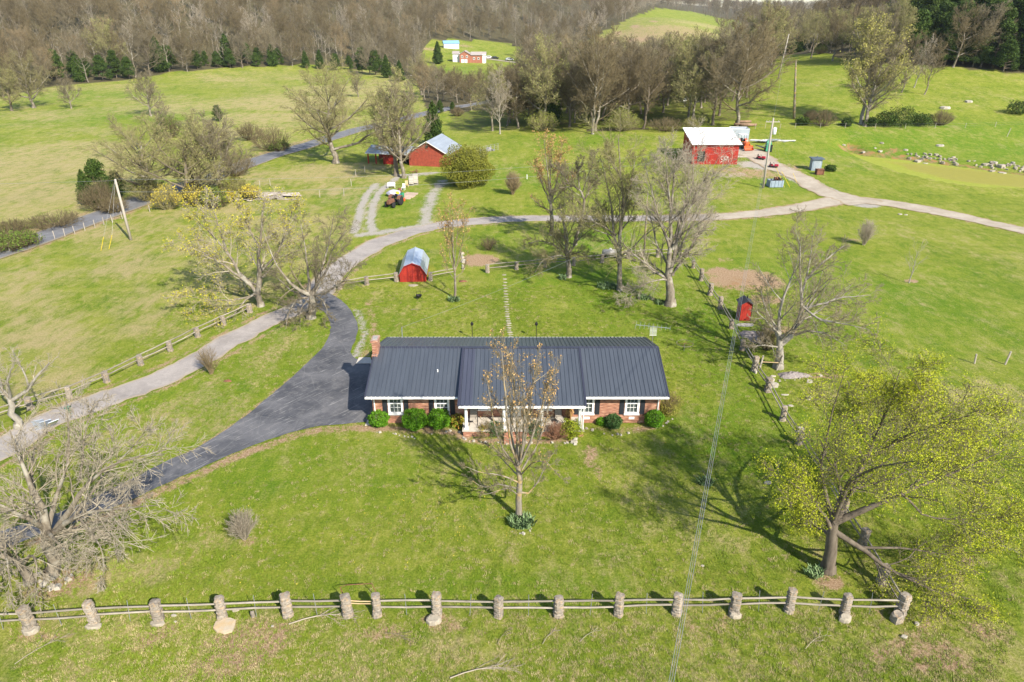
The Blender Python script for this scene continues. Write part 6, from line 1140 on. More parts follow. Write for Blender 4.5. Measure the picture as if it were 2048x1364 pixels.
# long red barn with gable and low open wing
A = at(853.3, 282.3, 4.7); B = at(883, 267, 4.7); th = math.atan2(B[1] - A[1], B[0] - A[0]) - PI / 2; dep = float(np.hypot(*(B - A)[:2]))
dep = min(dep, 14.0)
bn = thing('long_barn', (A[0], A[1], 0), 'long red brick barn with grey tin gable roof and a low open-sided wing', 'barn', None, th)
wL, wR, ez, az = -4.0, 4.3, 2.35, 4.7
g5 = [(wL + .25, -.1), (wR - .25, -.1), (wR - .25, ez), (0, az - .12), (wL + .25, ez)]
MB().ext(g5, 0, .2).build('front_wall', m_redold, bn); MB().ext(g5, dep - .2, dep).build('rear_wall', m_redold, bn)
MB().b2(wR - .45, wR - .25, .2, dep - .2, -.1, ez).build('side_wall', m_redold, bn); MB().b2(wL + .25, wL + .45, .2, dep - .2, -.1, ez).build('side_wall', m_redold, bn)
for s, xe in ((-1, wL), (1, wR)):
    n = 7
    for k in range(n):
        y0, y1 = -.35 + (dep + .6) * k / n, -.35 + (dep + .6) * (k + 1) / n - .02
        quadroof(MB(), (xe, y0, ez - .05), (xe, y1, ez - .05), (0, y1, az), (0, y0, az)).build('roof_sheet', m_tin, bn)
MB().ext([(wL - .02, ez - .14), (wL - .02, ez - .02), (0, az + .04), (wR + .02, ez - .02), (wR + .02, ez - .14), (0, az - .1)], -.42, -.36).build('gable_trim', m_white, bn)
MB().tube([(0, -.1, 3.75), (0, -.2, 3.75)], .28, 10).build('vent', m_dark, bn); MB().box((0, -.1, 4.25), (.22, .1, .22)).build('gable_lamp', m_white, bn)
# wing to the left
wx = wL - 8.3
for s in (wx + .1, wx + 1.7, wx + 3.4): MB().box((s, .1, 1.05), (.2, .2, 2.1)).build('post', m_redlt, bn)
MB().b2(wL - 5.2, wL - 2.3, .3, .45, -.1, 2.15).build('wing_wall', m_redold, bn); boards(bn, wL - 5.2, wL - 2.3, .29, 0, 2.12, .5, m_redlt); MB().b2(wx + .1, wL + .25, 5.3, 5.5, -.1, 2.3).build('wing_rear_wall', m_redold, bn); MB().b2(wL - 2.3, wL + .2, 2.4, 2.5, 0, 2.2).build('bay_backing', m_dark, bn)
MB().b2(wL - 2.3, wL + .3, .25, .4, 1.75, 2.2).build('lintel', m_redold, bn)
for k in range(5):
    a_, c_ = wx - .3 + (wL + .2 - wx + .3) * k / 5, wx - .3 + (wL + .2 - wx + .3) * (k + 1) / 5 - .02
    quadroof(MB(), (a_, -.3, 2.12), (c_, -.3, 2.12), (c_, 3.0, 3.1), (a_, 3.0, 3.1)).build('wing_roof_sheet', m_tin, bn); quadroof(MB(), (a_, 6, 2.2), (c_, 6, 2.2), (c_, 3.02, 3.1), (a_, 3.02, 3.1)).build('wing_roof_sheet', m_tin, bn)
MB().b2(wx - .3, wL + .1, -.36, -.31, 1.98, 2.12).build('wing_fascia', m_white, bn)
# white-roofed red shed
gz = hs(40, 138); fl, fr_ = at(1386, 326, gz), at(1474, 326, gz); Yb = fl[1]; xl, xr = fl[0] - .3, fr_[0]
rs = thing('red_shed', (0, Yb, gz), 'tall red board shed with white sloping roof beside the gravel yard', 'shed')
sx0, sx1, sd_ = float(xl), float(xr), 8.0; fz, bz = 3.5, 5.2
MB().b2(sx0 + .06, sx1 - .06, .05, .2, -.3, fz - .12).build('front_wall', m_redlt, rs); MB().b2(sx0, sx1, sd_ - .2, sd_, -.3, bz - .2).build('rear_wall', m_redlt, rs)
for xx in (sx0, sx1 - .15): MB().add([(x, y, z) for x in (xx, xx + .15) for y, z in ((.06, -.3), (sd_, -.3), (sd_, bz - .2), (.06, fz - .12))], [(0, 1, 2, 3), (7, 6, 5, 4)] + [(i, i + 4, (i + 1) % 4 + 4, (i + 1) % 4) for i in range(4)]).build('side_wall', m_redlt, rs)
n_b = 22
for i in range(n_b):
    a_ = sx0 + (sx1 - sx0) * i / n_b; w_ = (sx1 - sx0) / n_b; MB().b2(a_ + .012, a_ + w_ - .012, -.0, .05, -.25, fz - .1).b2(a_ - .025, a_ + .025, -.04, .0, -.25, fz - .1).build('board', m_redlt, rs)
MB().b2(sx0 + 1.0, sx0 + 2.4, -.06, -.01, .3, 2.2).build('opening_shade', m_dark, rs)  # dark slab on the wall face, painting in the shade of an opening
for k in range(9):
    a_, c_ = sx0 - .35 + (sx1 - sx0 + .8) * k / 9, sx0 - .35 + (sx1 - sx0 + .8) * (k + 1) / 9 - .02; quadroof(MB(), (a_, -.5, fz), (c_, -.5, fz), (c_, sd_ + .4, bz + .05), (a_, sd_ + .4, bz + .05)).build('roof_sheet', m_whiteroof, rs)
# white loop emblem: a ring beside an arch, as bent rod
ex = float(at(1452, 318, gz + 1)[0]); em = MB(); em.tube([(ex + .35 + .28 * math.cos(a_), -.1, .95 + .38 * math.sin(a_)) for a_ in np.linspace(0, 2 * PI, 13)], .05, 5, False); em.tube([(ex - .35 + .28 * math.cos(a_), -.1, .95 + .30 * math.sin(a_)) for a_ in np.linspace(.6, 5.2, 10)], .045, 5); em.tube([(ex - .6, -.1, .15), (ex - .35, -.1, .35), (ex + .05, -.1, .5), (ex + .75, -.1, 1.2), (ex + .95, -.1, .15)], .045, 5); em.build('emblem', m_white, rs)
def small(name, px, py, label, cat_, rz=0, s=1.0):
    b_ = G(px, py); return thing(name, b_, label, cat_, None, rz, s)
t = small('white_sheet', 1483, 313, 'flat white panel lying on the ground beside the tall red shed', 'panel'); MB().add([(-1.1, -.7, .05), (1.0, -.8, .05), (.2, 1.4, .05), (-1.2, 1.3, .05), (-1.1, -.7, -.02), (1.0, -.8, -.02), (.2, 1.4, -.02), (-1.2, 1.3, -.02)], [(0, 1, 2, 3), (7, 6, 5, 4), (0, 4, 5, 1), (1, 5, 6, 2), (2, 6, 7, 3), (3, 7, 4, 0)]).build('panel', m_conc, t)
# open grey steel bin behind the shed
t = small('grey_bin', 1476, 278, 'big pale grey open-topped steel container behind the white-roofed shed', 'container', -.1); w_, d_, h_ = 1.9, 1.4, 2.3
for nm_, bx in (('side', (-w_, w_, -d_, -d_ + .08)), ('side', (-w_, w_, d_ - .08, d_)), ('end', (-w_, -w_ + .08, -d_ + .08, d_ - .08)), ('end', (w_ - .08, w_, -d_ + .08, d_ - .08))): MB().b2(*bx, 0, h_).build(nm_, m_galv, t)
MB().b2(-w_ + .09, w_ - .09, -d_ + .09, d_ - .09, 0, 1.2).build('inside_shade', m_dark, t); MB().tube([(-w_, -d_, h_), (w_, -d_, h_), (w_, d_, h_), (-w_, d_, h_), (-w_, -d_, h_)], .06, 4).build('rim', m_white, t)  # near-black block puts the shade inside the container into colour
def wheel(parent, x, y, r_, w_, m=m_tire, hub=None):
    o = MB().lathe((x, y, r_), [(r_ * .6, -w_ / 2), (r_ * .93, -w_ / 2), (r_, -w_ * .3), (r_, w_ * .3), (r_ * .93, w_ / 2), (r_ * .6, w_ / 2)], 18, 'X').build('wheel', m, parent, True); MB().lathe((x, y, r_), [(r_ * .1, -w_ * .45), (r_ * .6, -w_ * .4), (r_ * .6, w_ * .4), (r_ * .1, w_ * .45)], 12, 'X').build('rim', hub or m_steel, o)
def tractor(name, px, py, label, m_body, rz, s=1.0, canopy=True, loader=False):
    t = small(name, px, py, label, 'tractor', rz, s)
    wheel(t, -.75, .9, .72, .42, hub=m_body); wheel(t, .75, .9, .72, .42, hub=m_body); wheel(t, -.62, -1.0, .42, .26, hub=m_body); wheel(t, .62, -1.0, .42, .26, hub=m_body)
    MB().box((0, -.75, .95), (.62, 1.5, .55), taper=.9).box((0, -1.5, .85), (.55, .1, .5)).build('hood', m_body, t, bevel=.03); MB().box((0, .4, .62), (.5, 1.9, .35)).tube([(-.75, .9, .72), (.75, .9, .72)], .09, 6).tube([(-.62, -1, .42), (.62, -1, .42)], .06, 6).build('chassis', m_black, t)
    for sx_ in (-1, 1): MB().add([(sx_ * x, y, z) for x in (.5, .98) for y, z in ((.25, 1.0), (.45, 1.42), (.95, 1.55), (1.5, 1.3), (1.55, 1.2), (.95, 1.44), (.5, 1.32), (.3, .95))], [(0, 1, 9, 8), (1, 2, 10, 9), (2, 3, 11, 10), (3, 4, 12, 11), (4, 5, 13, 12), (5, 6, 14, 13), (6, 7, 15, 14), (7, 0, 8, 15), tuple(range(8)), tuple(range(15, 7, -1))]).build('fender', m_body, t)
    MB().box((0, .85, 1.15), (.45, .45, .1)).box((0, 1.08, 1.4), (.45, .08, .45)).build('seat', m_black, t); MB().tube([(0, .1, 1.15), (0, .4, 1.45)], .03, 5).lathe((0, .42, 1.46), [(.17, 0), (.19, .02), (.17, .03)], 10).build('steering_wheel', m_black, t)
    if canopy:
        MB().tube([(-.6, 1.3, .9), (-.6, 1.3, 2.3), (.6, 1.3, 2.3), (.6, 1.3, .9)], .04, 5).tube([(-.5, .1, 1.1), (-.5, .2, 2.3)], .03, 5).tube([(.5, .1, 1.1), (.5, .2, 2.3)], .03, 5).build('roll_bar', m_black, t); MB().box((0, .75, 2.36), (1.3, 1.4, .08)).build('canopy', m_whiteroof, t)
    if loader:
        for sx_ in (-.45, .45): MB().tube([(sx_, .3, 1.1), (sx_, -1.2, 1.25), (sx_, -2.0, .45)], .05, 5).build('loader_arm', m_body, t)
        MB().add([(-.85, -2.0, .75), (.85, -2.0, .75), (.85, -2.05, .1), (-.85, -2.05, .1), (-.85, -2.6, .05), (.85, -2.6, .05), (.85, -2.05, .06), (-.85, -2.05, .06)], [(0, 1, 2, 3), (3, 2, 5, 4), (0, 3, 4), (1, 5, 2)]).build('bucket', m_body, t)
    return t
tractor('orange_tractor', 1486, 296, 'bright orange tractor with canopy parked at the end of the tall red shed', m_org, .15, 1.12, True, True)
tractor('old_tractor', 787, 412, 'old rusty grey-red tractor parked on the grass between the gravel tracks', m_rust, -.35, 1.0, False)
def mower(px, py, label, rz):
    t = small('riding_mower', px, py, label, 'mower', rz); [wheel(t, s * .42, .5, .26, .2) for s in (-1, 1)]; [wheel(t, s * .4, -.6, .2, .16) for s in (-1, 1)]
    MB().box((0, -.55, .48), (.55, .75, .38), taper=.85).build('hood', m_mred, t, bevel=.03); MB().box((0, 0, .22), (1.1, .7, .14)).build('mower_deck', m_black, t); MB().box((0, .4, .42), (.8, .7, .18)).build('fender', m_mred, t, bevel=.03); MB().box((0, .4, .58), (.4, .4, .1)).box((0, .6, .78), (.4, .08, .38)).build('seat', m_black, t)
    MB().tube([(0, -.25, .6), (0, 0, .85)], .025, 5).lathe((0, .02, .86), [(.14, 0), (.15, .015), (.14, .03)], 10).build('steering_wheel', m_black, t)
mower(1521, 319, 'faded red riding mower on the gravel, the one nearer the orange tractor', .9); mower(1546, 335, 'glossy crimson riding mower on the gravel right of the power pole', 1.1)
# green machine with boom
t = small('green_machine', 1535, 303, 'tall green implement with a long dark boom standing left of the pipe pile', 'implement', 0); MB().box((0, 0, .9), (1.2, 1.1, 1.6), taper=.8).build('hopper', m_gren, t, bevel=.05); MB().box((0, .1, 1.95), (1.0, .7, .5), taper=.6).build('hood', m_gren, t); MB().box((.5, -.5, .7), (.35, .15, 1.4)).build('door', m_black, t); MB().tube([(-.6, -.2, .7), (-2.6, .3, 1.25)], [.2, .08], 6).build('boom', m_black, t)
for s in (-.5, .5): wheel(t, s, .1, .35, .2)
# pipe and sheet pile
t = small('scrap_pile', 1550, 284, 'heap of pale metal pipes and grey sheets behind the power pole', 'scrap pile')
for i in range(22):
    x = rnd.uniform(-4.6, 3.6); a_ = rnd.uniform(-.5, .5); ln = rnd.uniform(1.2, 3.2); z_ = rnd.uniform(.08, .5); MB().tube([(x - ln / 2 * math.cos(a_), -ln / 2 * math.sin(a_) + rnd.uniform(-.5, .5), z_), (x + ln / 2 * math.cos(a_), ln / 2 * math.sin(a_), z_ + rnd.uniform(-.1, .2))], rnd.uniform(.04, .09), 5).build('pipe', m_white if i % 2 else m_steel, t)
for i in range(6): MB().box((-3.4 + i * .7, rnd.uniform(-.3, .5), .2 + .06 * i), (1.9, .9, .03), rnd.uniform(-.4, .4), rx=rnd.uniform(-.1, .1)).build('metal_sheet', m_galv if i % 2 else m_blue, t)
# logs behind the bin
t = small('log_pile', 1494, 252, 'brown logs lying behind the grey container at the pasture fence', 'logs')
for i, (x, z_) in enumerate([(.2, .3), (.5, .3), (-.9, .35), (-.5, .85)]): MB().tube([(x - 2.0, i * .5 - .6, z_), (x + 1.6, i * .5 - .7, z_ + .04)], [.30, .26], 9).build('log', bark('log_bark%d' % i, (.30, .20, .13), (.14, .09, .06)), t, True)
# blue bin full of rusty scrap
t = small('blue_bin', 1549, 373, 'grey-blue open steel bin heaped with rusty scrap beside the right power pole', 'bin', .06); w_, d_ = 1.15, .8
for nm_, bx in (('side', (-w_, w_, -d_, -d_ + .06)), ('side', (-w_, w_, d_ - .06, d_)), ('end', (-w_, -w_ + .06, -d_ + .06, d_ - .06)), ('end', (w_ - .06, w_, -d_ + .06, d_ - .06))): MB().b2(*bx, .05, 1.15).build(nm_, m_blue, t)
for x in (-.9, -.3, .3, .9): MB().box((x, -d_ - .03, .6), (.08, .06, 1.05)).build('rib', m_blue, t)
for i in range(14): MB().box((rnd.uniform(-.2, 1.0), rnd.uniform(-.5, .5), rnd.uniform(.9, 1.5)), (rnd.uniform(.2, .6), rnd.uniform(.1, .3), rnd.uniform(.1, .3)), rnd.uniform(0, 3), rx=rnd.uniform(-.6, .6)).build('scrap_piece', m_rust if i % 4 else m_black, t)
MB().b2(-1.0, 1.0, -.7, .7, .1, .8).build('fill', m_rust, t)
# grey metal hut and rusty crate
t = small('metal_hut', 1630, 340, 'small blue-grey metal hut with a dark overhanging roof beside the pond bank', 'hut', -.08); MB().b2(-.85, .85, -.55, .9, 0, 2.0).build('walls', m_blue, t)
for i in range(6): MB().b2(-.62 + i * .21, -.45 + i * .21, -.6, -.55, .25, 1.8).build('wall_panel', m_galv, t)
MB().box((0, .1, 2.12), (2.25, 2.0, .16)).box((.1, .4, 2.3), (.15, .15, .3)).build('roof', simple('hut_roof', (.10, .13, .16), None, 4, .6), t)
t = small('rusty_crate', 1638, 349, 'rusty brown iron crate standing against the metal hut', 'crate', .05)
for x in (-.6, .6):
    for y in (-.4, .4): MB().box((x, y, .5), (.1, .1, 1.0)).build('post', m_rust, t)
MB().b2(-.55, .55, -.35, .35, .05, .85).build('side_panel', m_rust, t); MB().b2(-.65, .65, -.45, .45, .9, 1.0).build('rim', m_rust, t)
# junk by the old tractor
def keg(px, py, m, label, r_=.3, hh=.85): t = small('barrel', px, py, label, 'barrel'); MB().lathe((0, 0, 0), [(r_ * .95, 0), (r_, .04), (r_, hh * .33), (r_ * 1.04, hh * .35), (r_, hh * .37), (r_, hh * .66), (r_ * 1.04, hh * .68), (r_, hh * .7), (r_, hh * .96), (r_ * .95, hh)], 14).build('drum', m, t, True)
keg(799, 400, simple('plastic_blue', (.06, .20, .50), None, 3, .5, bmp=0), 'blue plastic barrel right behind the old tractor'); keg(795, 394, m_yel, 'yellow barrel behind the blue one'); keg(805, 396, simple('plastic_green', (.02, .22, .10), None, 3, .5, bmp=0), 'green barrel right of the yellow one'); keg(808, 402, m_org, 'small orange drum at the edge of the wooden ramp', .22, .5); keg(800, 387, m_rust, 'rusty drum at the back of the barrels')
t = small('cloth_heap', 788, 392, 'pale lilac tarpaulin heap behind the old tractor', 'tarpaulin'); c = leafball(5, 2.2, 1.0, 260, .3)[0]; bm = bmesh.new(); [bm.verts.new(v) for v in c if v[2] > .2]; bmesh.ops.convex_hull(bm, input=bm.verts); me = bpy.data.meshes.new('tarp'); bm.to_mesh(me); bm.free(); me.materials.append(simple('tarp', (.55, .52, .62), (.4, .38, .46), 3, .7)); link('tarp', me, t)
t = small('plank_ramp', 816, 392, 'pinkish wooden plank platform lying on the grass right of the barrels', 'planks', -.25)
for i in range(8): MB().b2(-1.0 + rnd.uniform(-.1, .1), 1.0 + rnd.uniform(-.2, .2), -2 + i * .5, -1.55 + i * .5, 0, .1 + .03 * (i % 2)).build('plank', simple('pink_plank', (.50, .38, .30), (.36, .27, .2), 3, .85, rnd=.1) if i == 0 else bpy.data.materials['pink_plank'], t)
for px, py, w_, hh, lb in ((823, 370, .8, 1.45, 'white cube tank in a cage, left of the pair by the gravel'), (831, 368, .9, 1.6, 'white cube tank in a cage, right of the pair by the gravel')):
    t = small('cube_tank', px, py, lb, 'tank'); MB().box((0, 0, hh / 2 + .1), (w_, w_, hh - .25)).build('bottle', m_conc, t, bevel=.06); [MB().tube([(-w_ / 2 - .02, -w_ / 2 - .02, z_), (w_ / 2 + .02, -w_ / 2 - .02, z_), (w_ / 2 + .02, w_ / 2 + .02, z_), (-w_ / 2 - .02, w_ / 2 + .02, z_), (-w_ / 2 - .02, -w_ / 2 - .02, z_)], .02, 4).build('cage_bar', m_steel, t) for z_ in (.1, .5, .9, hh - .05)]; MB().box((0, 0, .05), (w_ + .1, w_ + .1, .1)).build('pallet', m_rail, t)
def chair(px, py, label, m, rz): t = small('garden_chair', px, py, label, 'chair', rz); MB().box((0, 0, .42), (.5, .5, .06)).build('seat', m, t); MB().box((0, .25, .75), (.5, .05, .6)).build('backrest', m, t); [MB().box((x, y, .2), (.05, .05, .4)).build('leg', m, t) for x in (-.22, .22) for y in (-.22, .22)]
chair(814, 374, 'tan garden chair left of the white cube tanks', m_railtan, .3); chair(807, 380, 'white garden chair at the far end of the plank platform', m_white, -.3)
t = small('garden_bench', 783, 376, 'low white bench at the foot of the twin-trunked tree', 'bench', .1); MB().box((0, 0, .42), (1.3, .4, .06)).build('seat', m_white, t); MB().box((0, .2, .7), (1.3, .05, .35)).build('backrest', m_white, t); [MB().box((x, 0, .2), (.06, .36, .4)).build('leg', m_white, t) for x in (-.58, .58)]
t = small('cast_iron_wheel', 829, 346, 'dark scrap implement lying on the gravel before the long barn', 'implement'); MB().tube([(-.9, 0, .2), (.9, .2, .35)], .06, 5).tube([(-.3, -.5, .1), (.2, .6, .5)], .05, 5).build('beam', m_rust, t); wheel(t, .4, .1, .35, .12, m_rust)
# weathered boards pile
t = small('board_pile', 548, 396, 'spread-out pile of weathered grey boards above the left lawn', 'boards')
for i in range(34): MB().box((rnd.uniform(-2.6, 2.8), rnd.uniform(-1.8, 1.8), .08 + rnd.uniform(0, .55)), (rnd.uniform(1.6, 3.6), rnd.uniform(.15, .3), .07), .12 + rnd.uniform(-.25, .25), rx=rnd.uniform(-.2, .2), ry=rnd.uniform(-.08, .08)).build('plank', m_w if i else (lambda: globals().setdefault('m_w', simple('weathered_plank', (.50, .44, .39), (.30, .255, .22), 2.5, .9, rnd=.2)))(), t)
t = small('board_pile', 483, 402, 'small pile of pale broken boards left of the large one', 'boards')
for i in range(10): MB().box((rnd.uniform(-1.6, 1.6), rnd.uniform(-.5, .5), .08 + rnd.uniform(0, .3)), (rnd.uniform(.5, 1.4), .2, .06), rnd.uniform(-.8, .8)).build('plank', m_w, t)
# pen with rubble at the right of the barn
t = small('wire_pen', 978, 305, 'grey wire pen heaped with rubble right of the long barn', 'pen', .9); q_ = random.Random(4)
for i in range(6): MB().tube([(-3 + i * 1.2, 0, -.1), (-3 + i * 1.2, 0, 1.5)], .05, 4).build('post', m_steel, t)
for z_ in (.3, .7, 1.1, 1.45): MB().tube([(-3, 0, z_), (3, 0, z_)], .02, 3).build('wire', m_steel, t)
for i in range(24): MB().box((q_.uniform(-2.6, 2.6), q_.uniform(.3, 2), q_.uniform(.1, .5)), (q_.uniform(.3, .9), q_.uniform(.2, .5), q_.uniform(.15, .4)), q_.uniform(0, 3)).build('rubble', m_concg, t)
# small red barn-roofed shed
sA = at(826.2, 563.7, 0); A = at(826.2, 529.5, 2.25); B = at(829.8, 498.5, 2.25); th = math.atan2(B[1] - A[1], B[0] - A[0]) - PI / 2; dep = float(np.hypot(*(B - A)[:2])); dep = min(dep, 5.2); W2 = 1.44
ss = thing('gambrel_shed', (sA[0], sA[1], 0), 'small red garden shed with a shiny gambrel metal roof like a toy barn', 'shed', None, th * .6)
gp = [(-W2, -.1), (W2, -.1), (W2, .95), (W2 * .62, 1.85), (0, 2.18), (-W2 * .62, 1.85), (-W2, .95)]
MB().ext(gp, .03, .12).build('front_wall', m_redlt, ss); MB().ext(gp, dep - .1, dep).build('rear_wall', m_redlt, ss)
for s in (-1, 1): MB().b2(*sorted((s * W2, s * (W2 - .08))), .12, dep - .1, -.1, .95).build('side_wall', m_redlt, ss)
zt = lambda x: float(np.interp(abs(x), [0, W2 * .62, W2], [2.15, 1.82, .93])); boards(ss, -W2 + .02, W2 - .02, .03, 0, zt, .24, m_redlt, t=.025)
for s in (-.55, .55): MB().b2(s - .03, s + .03, -.035, 0, 0, 1.75).build('door_trim', m_redtrim, ss)
MB().b2(-.02, .02, -.04, 0, 0, 1.9).build('door_trim', m_redtrim, ss)
rp = [(-W2 - .12, .82), (-W2 * .63, 1.9), (0, 2.26), (W2 * .63, 1.9), (W2 + .12, .82)]
for (xa, za), (xb, zb) in zip(rp[:-1], rp[1:]):
    for k in range(3): quadroof(MB(), (xa, -.12 + (dep + .3) * k / 3, za), (xa, -.12 + (dep + .3) * (k + 1) / 3 - .012, za), (xb, -.12 + (dep + .3) * (k + 1) / 3 - .012, zb), (xb, -.12 + (dep + .3) * k / 3, zb), .04).build('roof_sheet', m_galv, ss)
for (xa, za), (xb, zb) in zip(rp[:-1], rp[1:]): MB().add([(xa, -.17, za - .16), (xb, -.17, zb - .16), (xb, -.17, zb - .03), (xa, -.17, za - .03), (xa, -.12, za - .16), (xb, -.12, zb - .16), (xb, -.12, zb - .03), (xa, -.12, za - .03)], [(0, 1, 2, 3), (7, 6, 5, 4), (0, 4, 5, 1), (3, 2, 6, 7)]).build('rake_board', m_redtrim, ss)
MB().tube([(0, -.1, 2.27), (0, dep + .1, 2.27)], .06, 5).build('ridge_cap', m_galv, ss)
# outhouse
oh_ = at(1489, 641.5, 0); ot = thing('outhouse', (oh_[0], oh_[1], 0), 'narrow red wooden outhouse with a black gable roof beside the side fence', 'outhouse', None, -.05)
MB().b2(-.55, .55, 0, 1.15, 0, 1.72).build('walls', m_redtrim, ot); zt = lambda x: 1.72 + .32 * (1 - abs(x) / .55); boards(ot, -.52, .52, 0, .05, zt, .2, m_redlt, t=.03)
MB().ext([(-.55, 1.7), (.55, 1.7), (0, 2.05)], .0, 1.15).build('gable', m_redtrim, ot)
for s in (-1, 1): MB().b2(s * .53 - .03, s * .53 + .03, -.06, -.0, 0, 1.75).build('corner_trim', m_black, ot)
for s in (-1, 1): quadroof(MB(), (s * .72, -.2, 1.68), (s * .72, 1.3, 1.68), (0, 1.3, 2.14), (0, -.2, 2.14), .05).build('roof_slope', m_roofblk, ot)
MB().lathe((0, 0, 0), [(.09, 0), (.09, .02)], 10).build('door_knob', m_black, ot).location = (.05, -.05, .2)
MB().tube([(.15, .7, 2.0), (.15, .7, 2.35)], .05, 6).build('vent_pipe', m_black, ot)
slabstone(1492, 650, .95, .42, .03, 'grey concrete pad before the red outhouse door', m_concg, 'door_pad', 8); 
# heaps of ash and brush
def mound(px, py, rx, ry, hh, label, m, name='ash_heap', ang=0):
    b_ = G(px, py); q_ = np.random.default_rng(int(px)); n, k = 24, 6; V = [(0, 0, hh)]; F = []
    for j in range(1, k + 1):
        f = j / k
        for i in range(n): a_ = 2 * PI * i / n; w_ = 1 + .2 * math.sin(3 * a_ + px) + q_.normal(0, .05); V.append((math.cos(a_) * rx * f * w_, math.sin(a_) * ry * f * w_, hh * (1 - f ** 2) * (1 + q_.normal(0, .18)) - (.04 if j == k else 0)))
    for i in range(n):
        F.append((0, 1 + i, 1 + (i + 1) % n))
        for j in range(k - 1): a_ = 1 + j * n; F.append((a_ + i, a_ + n + i, a_ + n + (i + 1) % n, a_ + (i + 1) % n))
    o = MB().add(V, F).build(name, m, None, True); o.location = b_; o.rotation_euler = (0, 0, ang); return tag(o, label, 'heap')
m_ash = simple('ash_and_chips', (.30, .26, .24), (.14, .12, .11), 7, .95, bmp=1.0, bd=.05)
mound(1508, 673, 1.2, 1.5, .25, 'grey heap of wood chips between the outhouse and the forked tree', m_ash); mound(1585, 752, 1.4, .5, .35, 'long dark heap of old ashes at the foot of the forked tree', m_ash)
mound(456, 762, .35, .2, .12, 'small rusty leaf heap on the grass between lane and drive', m_rust, 'leaf_heap'); mound(925, 563, .5, .25, .15, 'small brown leaf heap on the grass right of the slim tree', m_rust, 'leaf_heap')
# wooden frame by the forked tree
gA, gB = G(1520.6, 737), G(1554.5, 741); t = thing('timber_frame', gA, 'rough timber gate frame of two posts and a rail beside the forked tree', 'frame'); MB().box((0, 0, .55), (.12, .12, 1.3), ry=.1).build('post', m_pole, t); dlt = gB - gA; MB().box((dlt[0] + .1, dlt[1], .65), (.1, .1, 1.5), ry=.22).build('post', m_pole, t); MB().tube([(0.05, 0, .62), (dlt[0] + .15, dlt[1], .72)], .045, 5).build('rail', m_railtan, t)
# propane tank
t = small('gas_tank', 1220, 515, 'white horizontal gas tank behind the back fence', 'tank', .05); MB().lathe((0, 0, .65), [(.05, -1.0), (.28, -.95), (.40, -.8), (.40, .8), (.28, .95), (.05, 1.0)], 16, 'X').build('tank', m_concg, t, True); MB().lathe((0, 0, 1.02), [(.14, 0), (.14, .14), (.05, .18)], 10).build('valve_dome', m_white, t); [MB().box((x, 0, .15), (.12, .6, .3)).build('leg', m_black, t) for x in (-.6, .6)]
# fire bowl, curved branch
t = small('iron_brazier', 838, 598, 'small dark iron brazier on the lawn below the red barn shed', 'brazier'); MB().lathe((0, 0, .18), [(.12, 0), (.28, .12), (.32, .26), (.28, .24), (.1, .06)], 12).build('bowl', m_black, t); [MB().tube([(.15 * math.cos(a_), .15 * math.sin(a_), .25), (.28 * math.cos(a_), .28 * math.sin(a_), 0)], .02, 4).build('leg', m_black, t) for a_ in (0, 2.1, 4.2)]; MB().tube([(-.25, 0, .4), (-.2, 0, .85), (.2, 0, .85), (.25, 0, .4)], .018, 4).build('handle', m_black, t)
def branch(px, py, ln, ang, label, seed, m=T_PALE, th_=.03, n=8):
    q_ = np.random.default_rng(seed); b_ = G(px, py); P = np.array([[(math.cos(ang) * ln * f, math.sin(ang) * ln * f + .12 * ln * math.sin(f * 2.5), .06 + .05 * math.sin(f * 5)) for f in np.linspace(0, 1, 6)]]); R = np.array([np.linspace(th_, th_ * .3, 6)])
    C = grow(P, R, n, q_, t0=.3, ang=30, lr=.45, K=4, wig=.15); C[0][..., 2] = np.clip(C[0][..., 2] * .25 + .05, .03, .4); D = grow(C[0], C[1], 5, q_, t0=.2, ang=32, lr=.5, K=2); D[0][..., 2] = np.clip(D[0][..., 2], .02, .4); c = cat([tubes(P, R, 5), tubes(C[0], np.maximum(C[1], .008), 3), spikes(D[0], np.maximum(D[1], .007))]); o = link('fallen_branch', npmesh('branch', c[0], c[1], m)); o.location = b_; tag(o, label, 'branch')
branch(578, 1250, 3.1, .12, 'long pale fallen branch on the grass before the fence gap', 1, T_PALE, .04, 12); branch(900, 1358, 3.0, .1, 'fallen branch at the bottom edge near the middle', 2, T_PALE, .035, 12); branch(770, 1268, 1.5, -.4, 'small tangled fallen branch below the fence gap', 3, T_GREY, .02, 10); branch(1085, 1290, 1.0, .9, 'thin fallen stick below the middle of the fence', 4, T_PALE, .015, 4); branch(1160, 1285, 1.1, .6, 'curved thin stick right of the thin fallen stick', 5, T_PALE, .015, 4); branch(1610, 1300, 1.6, .5, 'thin fallen branch below the fence near the corner', 6, T_PALE, .015, 5); branch(30, 1330, 2.0, .8, 'thin fallen branch in the lower left corner', 7, T_PALE, .02, 7); branch(822, 621, .85, .15, 'short pale curved branch on the lawn below the brazier', 8, T_PALE, .035, 2); branch(995, 1290, 1.0, 1.0, 'dark thin stick left of the middle below the fence', 9, T_GREY, .015, 4); branch(1965, 1085, 1.6, -.5, 'pale fallen branch in the grass under the right edge of the big tree', 10, T_PALE, .03, 6)
